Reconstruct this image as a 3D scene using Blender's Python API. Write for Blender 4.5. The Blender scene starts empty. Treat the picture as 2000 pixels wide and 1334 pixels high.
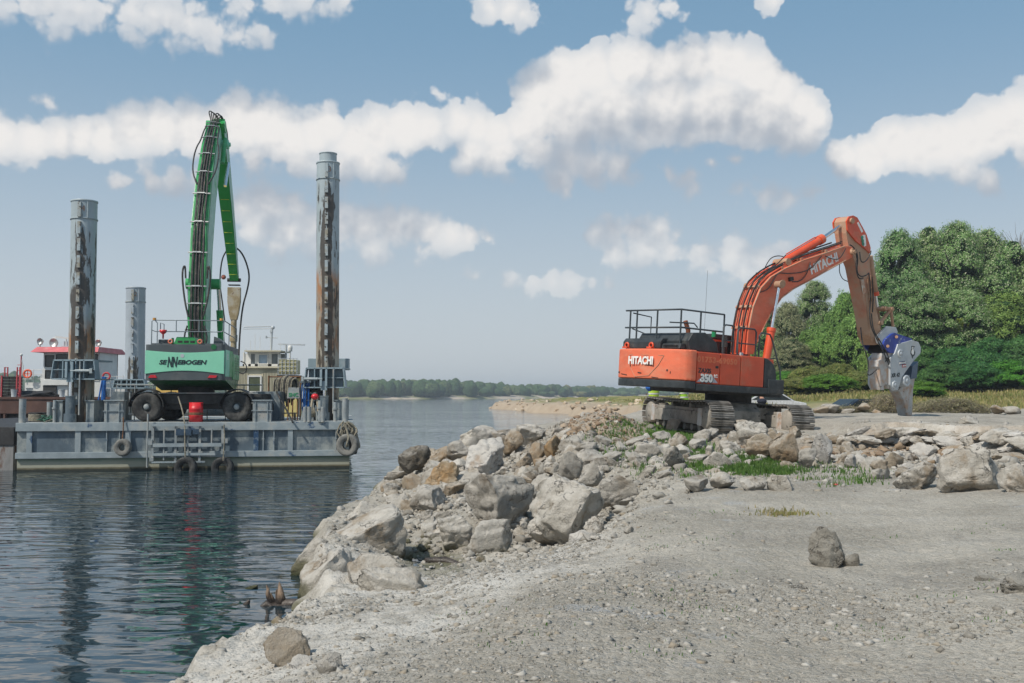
import bpy, math, random
import numpy as np
from mathutils import Vector, Matrix, Euler

R = math.radians
SC = bpy.context.scene
COL = SC.collection
FPX = 2000 * 35 / 36.0                       # focal length in photograph pixels
PITCH = math.atan(104 / FPX)
CAMZ = 3.0

# ------------------------------------------------------------------ camera
cd = bpy.data.cameras.new('camera')
cam = bpy.data.objects.new('camera', cd)
COL.objects.link(cam)
cd.sensor_width = 36
cd.lens = 35
cd.clip_start = 0.1
cd.clip_end = 20000
cam.location = (0, 0, CAMZ)
cam.rotation_euler = (R(90) + PITCH, 0, 0)
SC.camera = cam
SC.view_settings.view_transform = 'Standard'
SC.view_settings.look = 'None'
SC.view_settings.exposure = 0.06
SC.view_settings.gamma = 1
SC.view_settings.use_curve_mapping = False
SC.cycles.max_bounces = 8
SC.cycles.volume_bounces = 0
SC.cycles.transparent_max_bounces = 12
SC.cycles.use_denoising = True

SUN_EL, SUN_AZ = 50.0, -132.0               # azimuth from +Y towards +X (negative: from the left)


def ray(px, py):
    u = (px - 1000) / FPX
    v = (667 - py) / FPX
    dy = math.cos(PITCH) - v * math.sin(PITCH)
    dz = math.sin(PITCH) + v * math.cos(PITCH)
    return u / dy, dz / dy


def P(px, py, D):
    a, b = ray(px, py)
    return Vector((D * a, D, CAMZ + D * b))


def PZ(px, py, z):
    a, b = ray(px, py)
    D = (z - CAMZ) / b
    return Vector((D * a, D, z))


# ------------------------------------------------------------------ sky
world = bpy.data.worlds.new('World')
SC.world = world
world.use_nodes = True
nt = world.node_tree
nt.nodes.clear()


class NB:
    """small node-graph helper"""
    def __init__(s, t): s.t = t
    def n(s, typ, **k):
        o = s.t.nodes.new(typ)
        for a, b in k.items(): setattr(o, a, b)
        return o
    def l(s, a, b): s.t.links.new(a, b)
    def inp(s, sock, v):
        if isinstance(v, bpy.types.NodeSocket): s.l(v, sock)
        elif v is not None: sock.default_value = v
    def m(s, op, a, b=None, c=None, clamp=False):
        o = s.n('ShaderNodeMath', operation=op, use_clamp=clamp)
        for i, v in enumerate((a, b, c)):
            if v is not None: s.inp(o.inputs[i], v)
        return o.outputs[0]
    def vm(s, op, a, b=None, c=None):
        o = s.n('ShaderNodeVectorMath', operation=op)
        for i, v in enumerate((a, b, c)):
            if v is not None: s.inp(o.inputs[i], v)
        return o.outputs['Value'] if op in ('DISTANCE', 'LENGTH', 'DOT_PRODUCT') else o.outputs['Vector']
    def noise(s, vec, scale, detail=4, rough=.55, dist=0, col=False, typ=None):
        o = s.n('ShaderNodeTexNoise')
        if typ: o.noise_type = typ
        if vec is not None: s.l(vec, o.inputs['Vector'])
        o.inputs['Scale'].default_value = scale
        o.inputs['Detail'].default_value = detail
        o.inputs['Roughness'].default_value = rough
        o.inputs['Distortion'].default_value = dist
        return o.outputs['Color' if col else 'Fac']
    def smooth(s, v, a, b, c=0.0, d=1.0):
        o = s.n('ShaderNodeMapRange', interpolation_type='SMOOTHSTEP')
        s.inp(o.inputs['Value'], v)
        for k, q in (('From Min', a), ('From Max', b), ('To Min', c), ('To Max', d)): s.inp(o.inputs[k], q)
        return o.outputs['Result']
    def mix(s, f, a, b, blend='MIX'):
        o = s.n('ShaderNodeMix', data_type='RGBA', blend_type=blend)
        s.inp(o.inputs[0], f)
        s.inp(o.inputs[6], a if isinstance(a, bpy.types.NodeSocket) else tuple(a)[:3] + (1,))
        s.inp(o.inputs[7], b if isinstance(b, bpy.types.NodeSocket) else tuple(b)[:3] + (1,))
        return o.outputs[2]


PUFFS = [  # photo px, py, radius, weight: where each cumulus head stands in the sky
 (1060,190,66,1),(1110,160,60,1),(1160,142,54,1),(1220,125,48,1),(1255,120,44,1),(1300,130,46,1),(1350,125,48,1),(1400,120,48,1),
 (1440,125,48,1),(1482,145,54,1),(1512,180,54,1),(1560,215,46,1),(1590,232,32,1),(1540,250,56,1),(1480,230,66,1),(1400,215,80,1),
 (1300,215,80,1),(1200,215,80,1),(1120,230,70,1),(1050,235,56,1),(1575,262,40,.8),(1350,262,40,.6),(1250,262,40,.6),(1450,262,40,.6),
 (1015,255,44,.8),(1050,292,52,.75),(1110,312,52,.75),(1160,320,48,.75),(1210,325,34,.8),(1090,350,38,.7),(1105,372,20,.6),
 (-40,265,50,.8),(0,265,48,.8),(60,268,42,.8),(110,270,40,.8),(160,265,40,.8),(210,270,44,.85),(270,256,50,.85),(320,252,48,.9),(370,250,50,.9),
 (420,252,48,.9),(470,240,58,1),(520,246,55,1),(560,270,52,.9),(610,265,46,.9),(640,246,40,.95),(690,272,54,.9),(740,260,54,.95),
 (790,250,56,.95),(830,248,48,.8),(720,312,52,.7),(765,332,42,.6),(660,322,52,.6),(580,312,46,.6),(500,306,42,.6),
 (890,236,40,.8),(930,252,48,.8),(970,262,48,.8),(922,300,42,.7),(972,302,52,.7),
 (230,357,24,.55),(290,350,32,.6),(340,352,34,.6),(385,350,30,.6),
 (480,400,44,.66),(530,395,48,.70),(580,400,44,.66),(500,440,44,.58),(560,450,46,.58),(610,445,46,.6),(660,440,52,.66),(710,440,52,.70),(760,435,48,.70),
 (800,440,46,.66),(845,450,44,.66),(885,458,40,.64),(920,458,36,.62),(955,468,24,.55),(540,482,36,.46),(640,484,40,.46),(730,480,42,.46),(820,484,34,.42),
 (1640,310,38,.95),(1690,306,45,.95),(1740,286,48,1),(1790,290,52,1),(1840,280,54,1),(1890,270,54,1),(1940,250,60,1),(1990,235,64,1),
 (2050,245,80,1),(1870,330,40,.6),(1920,356,32,.6),(1700,345,30,.4),
 (1300,332,32,.5),(1340,338,32,.5),(1352,366,20,.4),(1400,322,22,.5),(1442,312,20,.55),
 (1450,366,26,.42),(1490,386,32,.45),(1540,386,30,.45),(1582,378,26,.42),
 (50,8,50,.36),(100,12,50,.35),(150,16,50,.37),(200,18,50,.37),(250,20,56,.39),(300,28,50,.40),(340,36,50,.40),(380,46,46,.40),(420,58,36,.38),(465,66,28,.36),(515,71,20,.34),(540,6,40,.32),(600,-4,44,.36),(680,-4,38,.36),(480,14,38,.32),
 (960,14,34,.5),(1000,20,38,.55),(1030,32,24,.5),(1270,16,40,.38),(1310,10,36,.38),(1240,40,24,.30),(1500,8,24,.5),
 (1165,450,30,.48),(1200,448,38,.54),(1240,450,38,.54),(1285,456,34,.50),(1325,464,24,.44),(1200,488,34,.46),(1255,490,38,.48),(1310,494,38,.50),(1370,496,40,.50),(1425,500,42,.50),(1480,506,42,.52),(1530,500,40,.48),(1450,530,34,.44),
 (1000,548,22,.40),(1035,550,26,.44),(1075,550,28,.46),(1115,552,26,.44),(1155,552,22,.40),(1190,554,18,.36),(920,540,22,.34),(85,196,22,.42),(855,178,18,.3),(690,515,20,.3),
]


def puff_dir(px, py):
    a, b = ray(px, py)
    return math.atan(a), math.atan(b / math.sqrt(1 + a * a))


def cloud_group():
    g = bpy.data.node_groups.new('cloud_field', 'ShaderNodeTree')
    g.interface.new_socket('Vector', in_out='INPUT', socket_type='NodeSocketVector')
    g.interface.new_socket('Field', in_out='OUTPUT', socket_type='NodeSocketFloat')
    b = NB(g)
    gi, go = b.n('NodeGroupInput'), b.n('NodeGroupOutput')
    v = gi.outputs[0]
    w1 = b.vm('SUBTRACT', b.noise(v, 17, 4, .62, col=True), (.5, .5, .5))
    w = b.vm('MULTIPLY_ADD', w1, (.040, .024, 0), v)
    w = b.vm('MULTIPLY', w, (1, 1, 0))
    acc = None
    for px, py, r, s in PUFFS:
        az, el = puff_dir(px, py)
        rr = r / FPX * 1.15
        d = b.vm('DISTANCE', w, (az, el, 0))
        t = b.m('MULTIPLY_ADD', d, -s / rr, s)
        acc = t if acc is None else b.m('SMOOTH_MAX', acc, t, .30)
    # beyond the part of the sky in the photograph: the same kind of scattered cumulus
    sep = b.n('ShaderNodeSeparateXYZ'); b.l(v, sep.inputs[0])
    out = b.m('MAXIMUM', b.smooth(b.m('ABSOLUTE', sep.outputs[0]), .50, .62), b.smooth(sep.outputs[1], .40, .50))
    far = b.m('SUBTRACT', b.noise(v, 5.0, 4, .58), b.m('MULTIPLY_ADD', b.m('ABSOLUTE', sep.outputs[1]), .12, .50))
    far = b.m('MULTIPLY', far, 4.5)
    out = b.m('MULTIPLY', out, b.smooth(sep.outputs[1], .02, .12))
    f = b.m('ADD', b.m('MULTIPLY', acc, b.m('SUBTRACT', 1, out)), b.m('MULTIPLY', far, out))
    b.l(f, go.inputs[0])
    return g


def relief(b, v):
    """billows: rounded cells of two sizes over fractal noise"""
    w = b.vm('MULTIPLY_ADD', b.vm('SUBTRACT', b.noise(v, 30, 3, .6, col=True), (.5, .5, .5)), (.020, .020, 0), v)
    out = b.m('MULTIPLY_ADD', b.noise(v, 30, 8, .62), .50, -.25)
    for sc, am in ((26, .62), (58, .34), (120, .16)):
        vo = b.n('ShaderNodeTexVoronoi', voronoi_dimensions='2D', feature='F1')
        vo.inputs['Scale'].default_value = sc
        b.l(w, vo.inputs['Vector'])
        out = b.m('ADD', out, b.m('MULTIPLY_ADD', vo.outputs['Distance'], -am, am * .42))
    return out


b = NB(nt)
tc = b.n('ShaderNodeTexCoord')
sx = b.n('ShaderNodeSeparateXYZ'); b.l(tc.outputs['Generated'], sx.inputs[0])
az = b.m('ARCTAN2', sx.outputs[0], sx.outputs[1])
el = b.m('ARCSINE', sx.outputs[2])
cb = b.n('ShaderNodeCombineXYZ'); b.l(az, cb.inputs[0]); b.l(el, cb.inputs[1])
G = cloud_group()
g1 = b.n('ShaderNodeGroup'); g1.node_tree = G; b.l(cb.outputs[0], g1.inputs[0])
g2 = b.n('ShaderNodeGroup'); g2.node_tree = G
b.l(b.vm('ADD', cb.outputs[0], (-.018, .058, 0)), g2.inputs[0])
r1 = relief(b, cb.outputs[0])
r2 = relief(b, b.vm('ADD', cb.outputs[0], (-.004, .0065, 0)))
acc1, acc2 = g1.outputs[0], g2.outputs[0]
f1 = b.m('ADD', b.m('MINIMUM', acc1, .9), b.m('MULTIPLY', r1, .60))
alpha = None
lit = b.m('MULTIPLY_ADD', b.m('SUBTRACT', acc1, acc2), .70, .34, clamp=True)
lit = b.m('ADD', lit, b.m('MULTIPLY', b.m('MULTIPLY', b.m('SUBTRACT', r1, r2), .62), b.m('ADD', lit, .25)))
lit = b.m('ADD', lit, b.m('MULTIPLY', b.smooth(f1, .9, .1), .06), clamp=True)
# crisp towards the light, wispy on the shaded side
alpha = b.smooth(f1, .02, b.m('MULTIPLY_ADD', lit, -.26, .42))
alpha = b.m('MULTIPLY', alpha, b.smooth(el, .015, .20, .30, 1.0))
alpha = b.m('MULTIPLY', alpha, b.smooth(acc1, .05, .65, .62, 1.0))
ccol = b.mix(b.smooth(lit, .0, 1.0), (.43, .475, .54), (.88, .86, .84))
sky = b.n('ShaderNodeTexSky', sky_type='NISHITA')
sky.sun_disc = False
sky.sun_elevation = R(SUN_EL)
sky.sun_rotation = R(SUN_AZ)
sky.altitude = 50
sky.air_density = 1.0
sky.dust_density = 2.2
sky.ozone_density = 1.6
# the atmosphere's summer haze takes some of the deep blue out, most of it towards the horizon
hc = b.mix(b.smooth(el, .0, .40), (6.1, 6.65, 7.1), (2.3, 4.2, 6.0))
skc = b.mix(b.smooth(el, .0, .5, .86, .62), sky.outputs[0], hc)
bg1 = b.n('ShaderNodeBackground'); b.l(skc, bg1.inputs[0]); bg1.inputs[1].default_value = .095
bg2 = b.n('ShaderNodeBackground'); b.l(ccol, bg2.inputs[0]); bg2.inputs[1].default_value = .95
mx = b.n('ShaderNodeMixShader')
b.l(alpha, mx.inputs[0]); b.l(bg1.outputs[0], mx.inputs[1]); b.l(bg2.outputs[0], mx.inputs[2])
wo = b.n('ShaderNodeOutputWorld'); b.l(mx.outputs[0], wo.inputs[0])

# ------------------------------------------------------------------ sun
sl = bpy.data.lights.new('sun', 'SUN')
sl.energy = 3.9
sl.angle = R(1.2)
sl.color = (1.0, .93, .82)
sun = bpy.data.objects.new('sun', sl)
COL.objects.link(sun)
sd = Vector((math.sin(R(SUN_AZ)) * math.cos(R(SUN_EL)), math.cos(R(SUN_AZ)) * math.cos(R(SUN_EL)), math.sin(R(SUN_EL))))
# the sun stands to the left of the camera and behind it
SUN_DIR = sd
sun.rotation_euler = sd.to_track_quat('Z', 'Y').to_euler()

# ------------------------------------------------------------------ numeric noise
_rs = np.random.RandomState(7)
_PT = np.tile(_rs.permutation(256), 3)
_VT = _rs.rand(256) * 2 - 1


def vnoise(x, y, z):
    x, y, z = np.broadcast_arrays(np.asarray(x, float), np.asarray(y, float), np.asarray(z, float))
    xi, yi, zi = np.floor(x).astype(int), np.floor(y).astype(int), np.floor(z).astype(int)
    fx, fy, fz = x - xi, y - yi, z - zi
    fx, fy, fz = [t * t * (3 - 2 * t) for t in (fx, fy, fz)]
    def h(a, b_, c): return _VT[_PT[_PT[_PT[a & 255] + (b_ & 255)] + (c & 255)]]
    def lerp(a, b_, t): return a + (b_ - a) * t
    r = []
    for dz in (0, 1):
        a = lerp(h(xi, yi, zi + dz), h(xi + 1, yi, zi + dz), fx)
        c = lerp(h(xi, yi + 1, zi + dz), h(xi + 1, yi + 1, zi + dz), fx)
        r.append(lerp(a, c, fy))
    return lerp(r[0], r[1], fz)


def fbm(x, y, z, octv=5, gain=.5, ridged=False):
    s, a, f, t = 0, 1.0, 1.0, 0
    for i in range(octv):
        n = vnoise(x * f + 17.3 * i, y * f + 5.1 * i, z * f + 9.7 * i)
        if ridged: n = 1 - 2 * np.abs(n)
        s = s + a * n; t += a; a *= gain; f *= 2.03
    return s / t


# ------------------------------------------------------------------ object helpers
def tag(o, label=None, cat=None, group=None, kind=None):
    if label: o['label'] = label
    if cat: o['category'] = cat
    if group: o['group'] = group
    if kind: o['kind'] = kind
    return o


def empty(name, loc=(0, 0, 0), rz=0, label=None, cat=None, group=None):
    o = bpy.data.objects.new(name, None)
    o.empty_display_size = .3
    COL.objects.link(o)
    o.location = loc
    o.rotation_euler = (0, 0, rz)
    return tag(o, label, cat, group)


def mk(name, verts, faces, m=None, parent=None, smooth=False):
    me = bpy.data.meshes.new(name)
    if isinstance(verts, np.ndarray) and isinstance(faces, np.ndarray):
        k = faces.shape[1]
        me.vertices.add(len(verts)); me.vertices.foreach_set('co', verts.astype(np.float32).ravel())
        me.loops.add(faces.size); me.loops.foreach_set('vertex_index', faces.astype(np.int32).ravel())
        me.polygons.add(len(faces)); me.polygons.foreach_set('loop_start', np.arange(0, faces.size, k, dtype=np.int32))
        me.update(calc_edges=True)
    else:
        me.from_pydata([tuple(v) for v in verts], [], [tuple(f) for f in faces])
    if smooth: me.polygons.foreach_set('use_smooth', [True] * len(me.polygons))
    if m: me.materials.append(m)
    o = bpy.data.objects.new(name, me)
    COL.objects.link(o)
    if parent: o.parent = parent
    return o


class MB:
    """collects primitive shapes and links them as one mesh object"""
    def __init__(s): s.v, s.f, s.sm = [], [], []
    def add(s, v, f, sm=False):
        k = len(s.v)
        s.v += [Vector(p) for p in v]
        s.f += [tuple(i + k for i in q) for q in f]
        s.sm += [sm] * len(f)
        return s
    def box(s, c, d, rot=None, taper=(1, 1)):
        x, y, z = d[0] / 2, d[1] / 2, d[2] / 2
        tx, ty = taper
        v = [(-x, -y, -z), (x, -y, -z), (x, y, -z), (-x, y, -z), (-x * tx, -y * ty, z), (x * tx, -y * ty, z), (x * tx, y * ty, z), (-x * tx, y * ty, z)]
        M = Euler(rot).to_matrix() if rot else Matrix.Identity(3)
        return s.add([M @ Vector(p) + Vector(c) for p in v], [(0, 3, 2, 1), (4, 5, 6, 7), (0, 1, 5, 4), (1, 2, 6, 5), (2, 3, 7, 6), (3, 0, 4, 7)])
    def b2(s, a, c):
        return s.box([(a[i] + c[i]) / 2 for i in range(3)], [abs(c[i] - a[i]) for i in range(3)])
    def cyl(s, a, c, r, n=12, r2=None, cap=True):
        a, c = Vector(a), Vector(c)
        r2 = r if r2 is None else r2
        d = (c - a).normalized()
        u = d.orthogonal().normalized(); w = d.cross(u)
        v, f = [], []
        for p, q in ((a, r), (c, r2)):
            for i in range(n):
                t = 2 * math.pi * i / n
                v.append(p + (u * math.cos(t) + w * math.sin(t)) * q)
        for i in range(n): f.append((i, (i + 1) % n, n + (i + 1) % n, n + i))
        s.add(v, f, True)
        if cap: s.add(v, [tuple(range(n))[::-1], tuple(range(n, 2 * n))])
        return s
    def tube(s, pts, r, n=6, closed=False):
        pts = [Vector(p) for p in pts]
        v, f = [], []
        m_ = len(pts)
        u = None
        for i, p in enumerate(pts):
            q0 = pts[i - 1] if (i > 0 or closed) else p
            q1 = pts[(i + 1) % m_] if (i < m_ - 1 or closed) else p
            d = (q1 - q0)
            if d.length < 1e-9: d = Vector((0, 0, 1))
            d.normalize()
            if u is None: u = d.orthogonal().normalized()
            else:
                u = u - d * u.dot(d)
                if u.length < 1e-6: u = d.orthogonal()
                u.normalize()
            w = d.cross(u)
            rr = r[i] if isinstance(r, (list, tuple)) else r
            for k in range(n):
                t = 2 * math.pi * k / n
                v.append(p + (u * math.cos(t) + w * math.sin(t)) * rr)
        for i in range(m_ if closed else m_ - 1):
            j = (i + 1) % m_
            for k in range(n): f.append((i * n + k, i * n + (k + 1) % n, j * n + (k + 1) % n, j * n + k))
        s.add(v, f, True)
        if not closed: s.add(v, [tuple(range(n))[::-1], tuple(range((m_ - 1) * n, m_ * n))])
        return s
    def prism(s, outline, a, c, mapf):
        """outline: 2-D points; mapf(u, v, w) -> 3-D point; extruded from w=a to w=c"""
        n = len(outline)
        v = [mapf(p[0], p[1], a) for p in outline] + [mapf(p[0], p[1], c) for p in outline]
        f = [tuple(range(n)), tuple(range(n, 2 * n))[::-1]]
        f += [(i, n + i, n + (i + 1) % n, (i + 1) % n) for i in range(n)]
        return s.add(v, f)
    def torus(s, c, R_, r, axis=(0, 1, 0), n=28, k=10, sq=1.0):
        ax = Vector(axis).normalized(); u = ax.orthogonal().normalized(); w = ax.cross(u)
        v, f = [], []
        for i in range(n):
            t = 2 * math.pi * i / n
            d = u * math.cos(t) + w * math.sin(t)
            for j in range(k):
                q = 2 * math.pi * j / k
                v.append(Vector(c) + d * (R_ + r * math.cos(q)) + ax * (r * sq * math.sin(q)))
        for i in range(n):
            for j in range(k):
                f.append((i * k + j, ((i + 1) % n) * k + j, ((i + 1) % n) * k + (j + 1) % k, i * k + (j + 1) % k))
        return s.add(v, f, True)
    def lathe(s, prof, c, axis=(0, 0, 1), n=24):
        """prof: list of (radius, height along axis)"""
        ax = Vector(axis).normalized(); u = ax.orthogonal().normalized(); w = ax.cross(u)
        v, f = [], []
        for (r, h) in prof:
            for i in range(n):
                t = 2 * math.pi * i / n
                v.append(Vector(c) + ax * h + (u * math.cos(t) + w * math.sin(t)) * r)
        for k in range(len(prof) - 1):
            for i in range(n): f.append((k * n + i, k * n + (i + 1) % n, (k + 1) * n + (i + 1) % n, (k + 1) * n + i))
        return s.add(v, f, True)
    def ball(s, c, r, n=12, m_=8):
        rx, ry, rz = (r, r, r) if not isinstance(r, (tuple, list)) else r
        v, f = [], []
        for j in range(m_ + 1):
            a = math.pi * j / m_
            for i in range(n):
                t = 2 * math.pi * i / n
                v.append((c[0] + rx * math.sin(a) * math.cos(t), c[1] + ry * math.sin(a) * math.sin(t), c[2] + rz * math.cos(a)))
        for j in range(m_):
            for i in range(n): f.append((j * n + i, (j + 1) * n + i, (j + 1) * n + (i + 1) % n, j * n + (i + 1) % n))
        return s.add(v, f, True)
    def build(s, name, m, parent=None, bevel=0, seg=2, M=None):
        me = bpy.data.meshes.new(name)
        v = s.v if M is None else [M @ p for p in s.v]
        me.from_pydata([tuple(p) for p in v], [], s.f)
        me.validate()
        if len(me.polygons) == len(s.sm): me.polygons.foreach_set('use_smooth', s.sm)
        import bmesh
        bm = bmesh.new(); bm.from_mesh(me)
        bmesh.ops.recalc_face_normals(bm, faces=bm.faces)
        if bevel:
            bmesh.ops.remove_doubles(bm, verts=bm.verts, dist=1e-5)
            ed = [e for e in bm.edges if len(e.link_faces) == 2 and e.calc_face_angle(0) > .35]
            bmesh.ops.bevel(bm, geom=ed, offset=bevel, segments=seg, profile=.7, affect='EDGES', clamp_overlap=True)
        bm.to_mesh(me); bm.free()
        me.materials.append(m)
        o = bpy.data.objects.new(name, me)
        COL.objects.link(o)
        if parent: o.parent = parent
        return o


def text_obj(txt, size, m, parent, M, name='lettering', shear=0, bold=0.0, depth=.006, sx=1.0, space=1.0, fit=None):
    """raised lettering; M places it: local x right, local y up, local z out of the surface"""
    c = bpy.data.curves.new(name, 'FONT')
    c.body = txt; c.size = size; c.shear = shear; c.offset = bold; c.extrude = depth; c.space_character = space
    c.resolution_u = 3
    c.align_x = 'CENTER'; c.align_y = 'CENTER'
    t = bpy.data.objects.new('tmp', c); COL.objects.link(t)
    dg = bpy.context.evaluated_depsgraph_get()
    me = bpy.data.meshes.new_from_object(t.evaluated_get(dg))
    bpy.data.objects.remove(t); bpy.data.curves.remove(c)
    if fit:
        xs_ = [v.co.x for v in me.vertices]; ys_ = [v.co.y for v in me.vertices]
        me.transform(Matrix.Diagonal((fit[0] / (max(xs_) - min(xs_)), fit[1] / (max(ys_) - min(ys_)), 1, 1)) @ Matrix.Translation((-(max(xs_) + min(xs_)) / 2, -(max(ys_) + min(ys_)) / 2, 0)))
    me.transform(M @ Matrix.Diagonal((sx, 1, 1, 1)))
    me.materials.clear(); me.materials.append(m)
    o = bpy.data.objects.new(name, me); COL.objects.link(o)
    o.parent = parent
    return o


def frame(o, x, z):
    """matrix with local x along x, local z along z, at o"""
    x = Vector(x).normalized(); z = Vector(z).normalized(); y = z.cross(x).normalized(); x = y.cross(z)
    M = Matrix.Identity(4)
    for i in range(3): M[i][0], M[i][1], M[i][2], M[i][3] = x[i], y[i], z[i], o[i]
    return M


def kids(o): return [c for c in bpy.data.objects if c.parent == o]


def copy_tree(o, parent=None):
    c = o.copy(); COL.objects.link(c); c.parent = parent
    for ch in list(o.children): copy_tree(ch, c)
    return c


# ------------------------------------------------------------------ materials
def mat(name, c, rough=.6, metal=0.0, var=.15, vs=3.0, bump=.15, bs=30, c2=None, c2s=2.0, c2t=(.55, .7), c3=None, c3s=9.0, c3t=(.62, .68), stretch=(1, 1, 1), extra=None, spec=.5, bd=.02):
    m = bpy.data.materials.new(name); m.use_nodes = True
    t = m.node_tree; t.nodes.clear(); b = NB(t)
    co = b.n('ShaderNodeTexCoord').outputs['Object']
    v = b.vm('MULTIPLY', co, stretch) if stretch != (1, 1, 1) else co
    n1 = b.noise(v, vs, 5, .6)
    dark = tuple(x * (1 - var) for x in c); lite = tuple(min(1, x * (1 + var)) for x in c)
    col = b.mix(b.smooth(n1, .3, .7), dark, lite)
    if c2: col = b.mix(b.smooth(b.noise(v, c2s, 7, .65), c2t[0], c2t[1]), col, c2)
    if c3: col = b.mix(b.smooth(b.noise(v, c3s, 5, .6), c3t[0], c3t[1]), col, c3)
    p = b.n('ShaderNodeBsdfPrincipled')
    if extra: col = extra(b, co, col, p)
    b.inp(p.inputs['Base Color'], col)
    p.inputs['Metallic'].default_value = metal
    p.inputs['Specular IOR Level'].default_value = spec
    b.inp(p.inputs['Roughness'], b.smooth(b.noise(v, vs * 2.3, 3), .3, .7, max(.02, rough - .1), min(1, rough + .1)))
    if bump:
        bn = b.n('ShaderNodeBump'); bn.inputs['Strength'].default_value = bump; bn.inputs['Distance'].default_value = bd
        b.l(b.noise(v, bs, 5, .6), bn.inputs['Height']); b.l(bn.outputs[0], p.inputs['Normal'])
    o = b.n('ShaderNodeOutputMaterial'); b.l(p.outputs[0], o.inputs[0])
    return m
# ------------------------------------------------------------------ terrain
SHORE_PX = [(325, 1334), (420, 1275), (520, 1232), (600, 1185), (590, 1130), (605, 1060), (660, 1000), (700, 985), (735, 955), (765, 925), (790, 905)]
SHORE = [(-3.2, -60), (-3.4, 2)] + [tuple(PZ(a, c, .30 if c > 1170 else 0)[:2]) for a, c in SHORE_PX] + [(-3.6, 46.5), (-1, 50), (3, 56), (8, 75), (12, 100), (13.5, 126)]
SHORE += [tuple(PZ(a, c, 0)[:2]) for a, c in ((1180, 817), (1150, 815), (1100, 809), (1050, 806), (1000, 801), (945, 798), (1000, 794.5), (1060, 791), (1110, 788.5))]
SHORE += [(50, 420), (92, 600), (260, 1050), (700, 1900), (3000, 2500), (3000, -60)]
SH = np.array(SHORE, float)


def sdist(x, y):
    """signed distance to the shoreline, positive on land"""
    x = np.asarray(x, float); y = np.asarray(y, float)
    best = np.full(x.shape, 1e9); ins = np.zeros(x.shape, bool)
    n = len(SH)
    for i in range(n):
        ax, ay = SH[i]; bx, by = SH[(i + 1) % n]
        dx, dy = bx - ax, by - ay
        t = np.clip(((x - ax) * dx + (y - ay) * dy) / (dx * dx + dy * dy), 0, 1)
        d = (x - ax - t * dx) ** 2 + (y - ay - t * dy) ** 2
        best = np.minimum(best, d)
        c = ((ay > y) != (by > y)) & (x < (bx - ax) * (y - ay) / ((by - ay) if by != ay else 1e-9) + ax)
        ins ^= c
    return np.where(ins, 1, -1) * np.sqrt(best)


CP = [  # photo px, py and height above the water
 (1000, 1334, 1.30), (1500, 1334, 1.32), (2000, 1334, 1.40), (700, 1334, 1.10), (480, 1334, .78), (600, 1270, .85), (560, 1240, .62), (440, 1290, .55),
 (1000, 1200, 1.22), (1500, 1200, 1.30), (2000, 1200, 1.45), (700, 1190, .72), (820, 1160, .60), (900, 1240, 1.0), (1300, 1260, 1.3), (1750, 1260, 1.33),
 (1040, 1100, .88), (930, 1125, .75), (1150, 1095, 1.02), (1210, 1060, 1.1), (1220, 1010, 1.12), (1260, 960, 1.15), (1300, 1100, 1.25),
 (1500, 1100, 1.3), (1750, 1100, 1.3), (2000, 1100, 1.45), (1500, 1000, 1.3), (1800, 1000, 1.35), (2000, 990, 1.45), (1350, 990, 1.25), (1500, 940, 1.32), (1640, 940, 1.35),
 (810, 1097, -.03), (880, 1085, .08), (1000, 1068, .22), (1120, 1058, .32), (900, 1040, .35), (760, 1040, .25), (1160, 1000, .55), (1080, 1010, .5),
 (700, 1060, .45), (690, 1110, .35), (830, 1000, .4), (950, 990, .6), (1050, 960, .85), (1180, 940, 1.15), (780, 950, .4), (860, 930, .8), (960, 910, 1.05),
 (1100, 900, 1.4), (850, 900, .9), (900, 870, 1.35), (1000, 860, 1.55), (1080, 850, 1.85), (1140, 840, 2.15), (1195, 818, 2.3), (1240, 835, 2.05), (1180, 880, 1.6),
 (1300, 840, 1.9), (1400, 850, 1.85), (1500, 856, 1.80), (1590, 855, 1.82), (1350, 875, 1.65), (1450, 890, 1.55), (1300, 905, 1.45), (1550, 895, 1.42), (1280, 815, 2.05), (1350, 815, 2.05), (1450, 815, 2.05), (1550, 815, 2.1),
 (1610, 905, 1.38), (1640, 868, 1.65), (1625, 830, 2.08), (1690, 905, 1.38), (1780, 920, 1.4), (1900, 940, 1.45), (2000, 950, 1.5),
]
CPX = [tuple(PZ(a, c, z)) for a, c, z in CP]
CPX += [(10.5, 30, 2.2), (14, 28, 2.25), (18, 27, 2.3), (10, 36, 2.2), (16, 36, 2.23), (22, 34, 2.3), (10, 44, 2.15), (20, 44, 2.15), (32, 44, 2.3), (3, 44, 1.9), (0, 40, 1.6),
        (1.5, 36, 1.9), (-2, 38, .9), (0, 46, 1.1), (4, 52, 1.4), (10, 60, 2.0), (25, 60, 2.25), (40, 60, 2.5), (60, 60, 3.0), (20, 80, 2.6), (40, 85, 3.1), (60, 90, 4.6), (35, 98, 3.8), (55, 100, 4.6), (80, 100, 6),
        (20, 110, 2.5), (28, 130, 3.6), (16, 126, 1.5), (45, 140, 4), (15, 150, 1.7), (8, 175, 1.4), (0, 200, 1.1), (20, 200, 2.2), (40, 220, 2.8), (30, 280, 2.2), (60, 300, 2.6), (60, 400, 1.6), (120, 500, 2.2),
        (-2, 3, 1.0), (0, 0, 1.35), (6, 0, 1.4), (14, 6, 1.5), (20, 14, 1.6), (30, 20, 2.2), (0, -20, 1.5), (20, -20, 2.0), (-2, -40, 1.4), (60, -20, 3), (60, 20, 3.5), (140, 60, 8), (140, 140, 8), (130, 250, 6), (14, 18, 1.5), (18, 22, 1.9)]
_c = np.array(CPX)


def _warp(x, y):
    r = np.sqrt(x * x + y * y) + 1e-6
    k = np.log(r / 2 + 1) * 4 / r
    return x * k, y * k


_u, _v = _warp(_c[:, 0], _c[:, 1])


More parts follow.
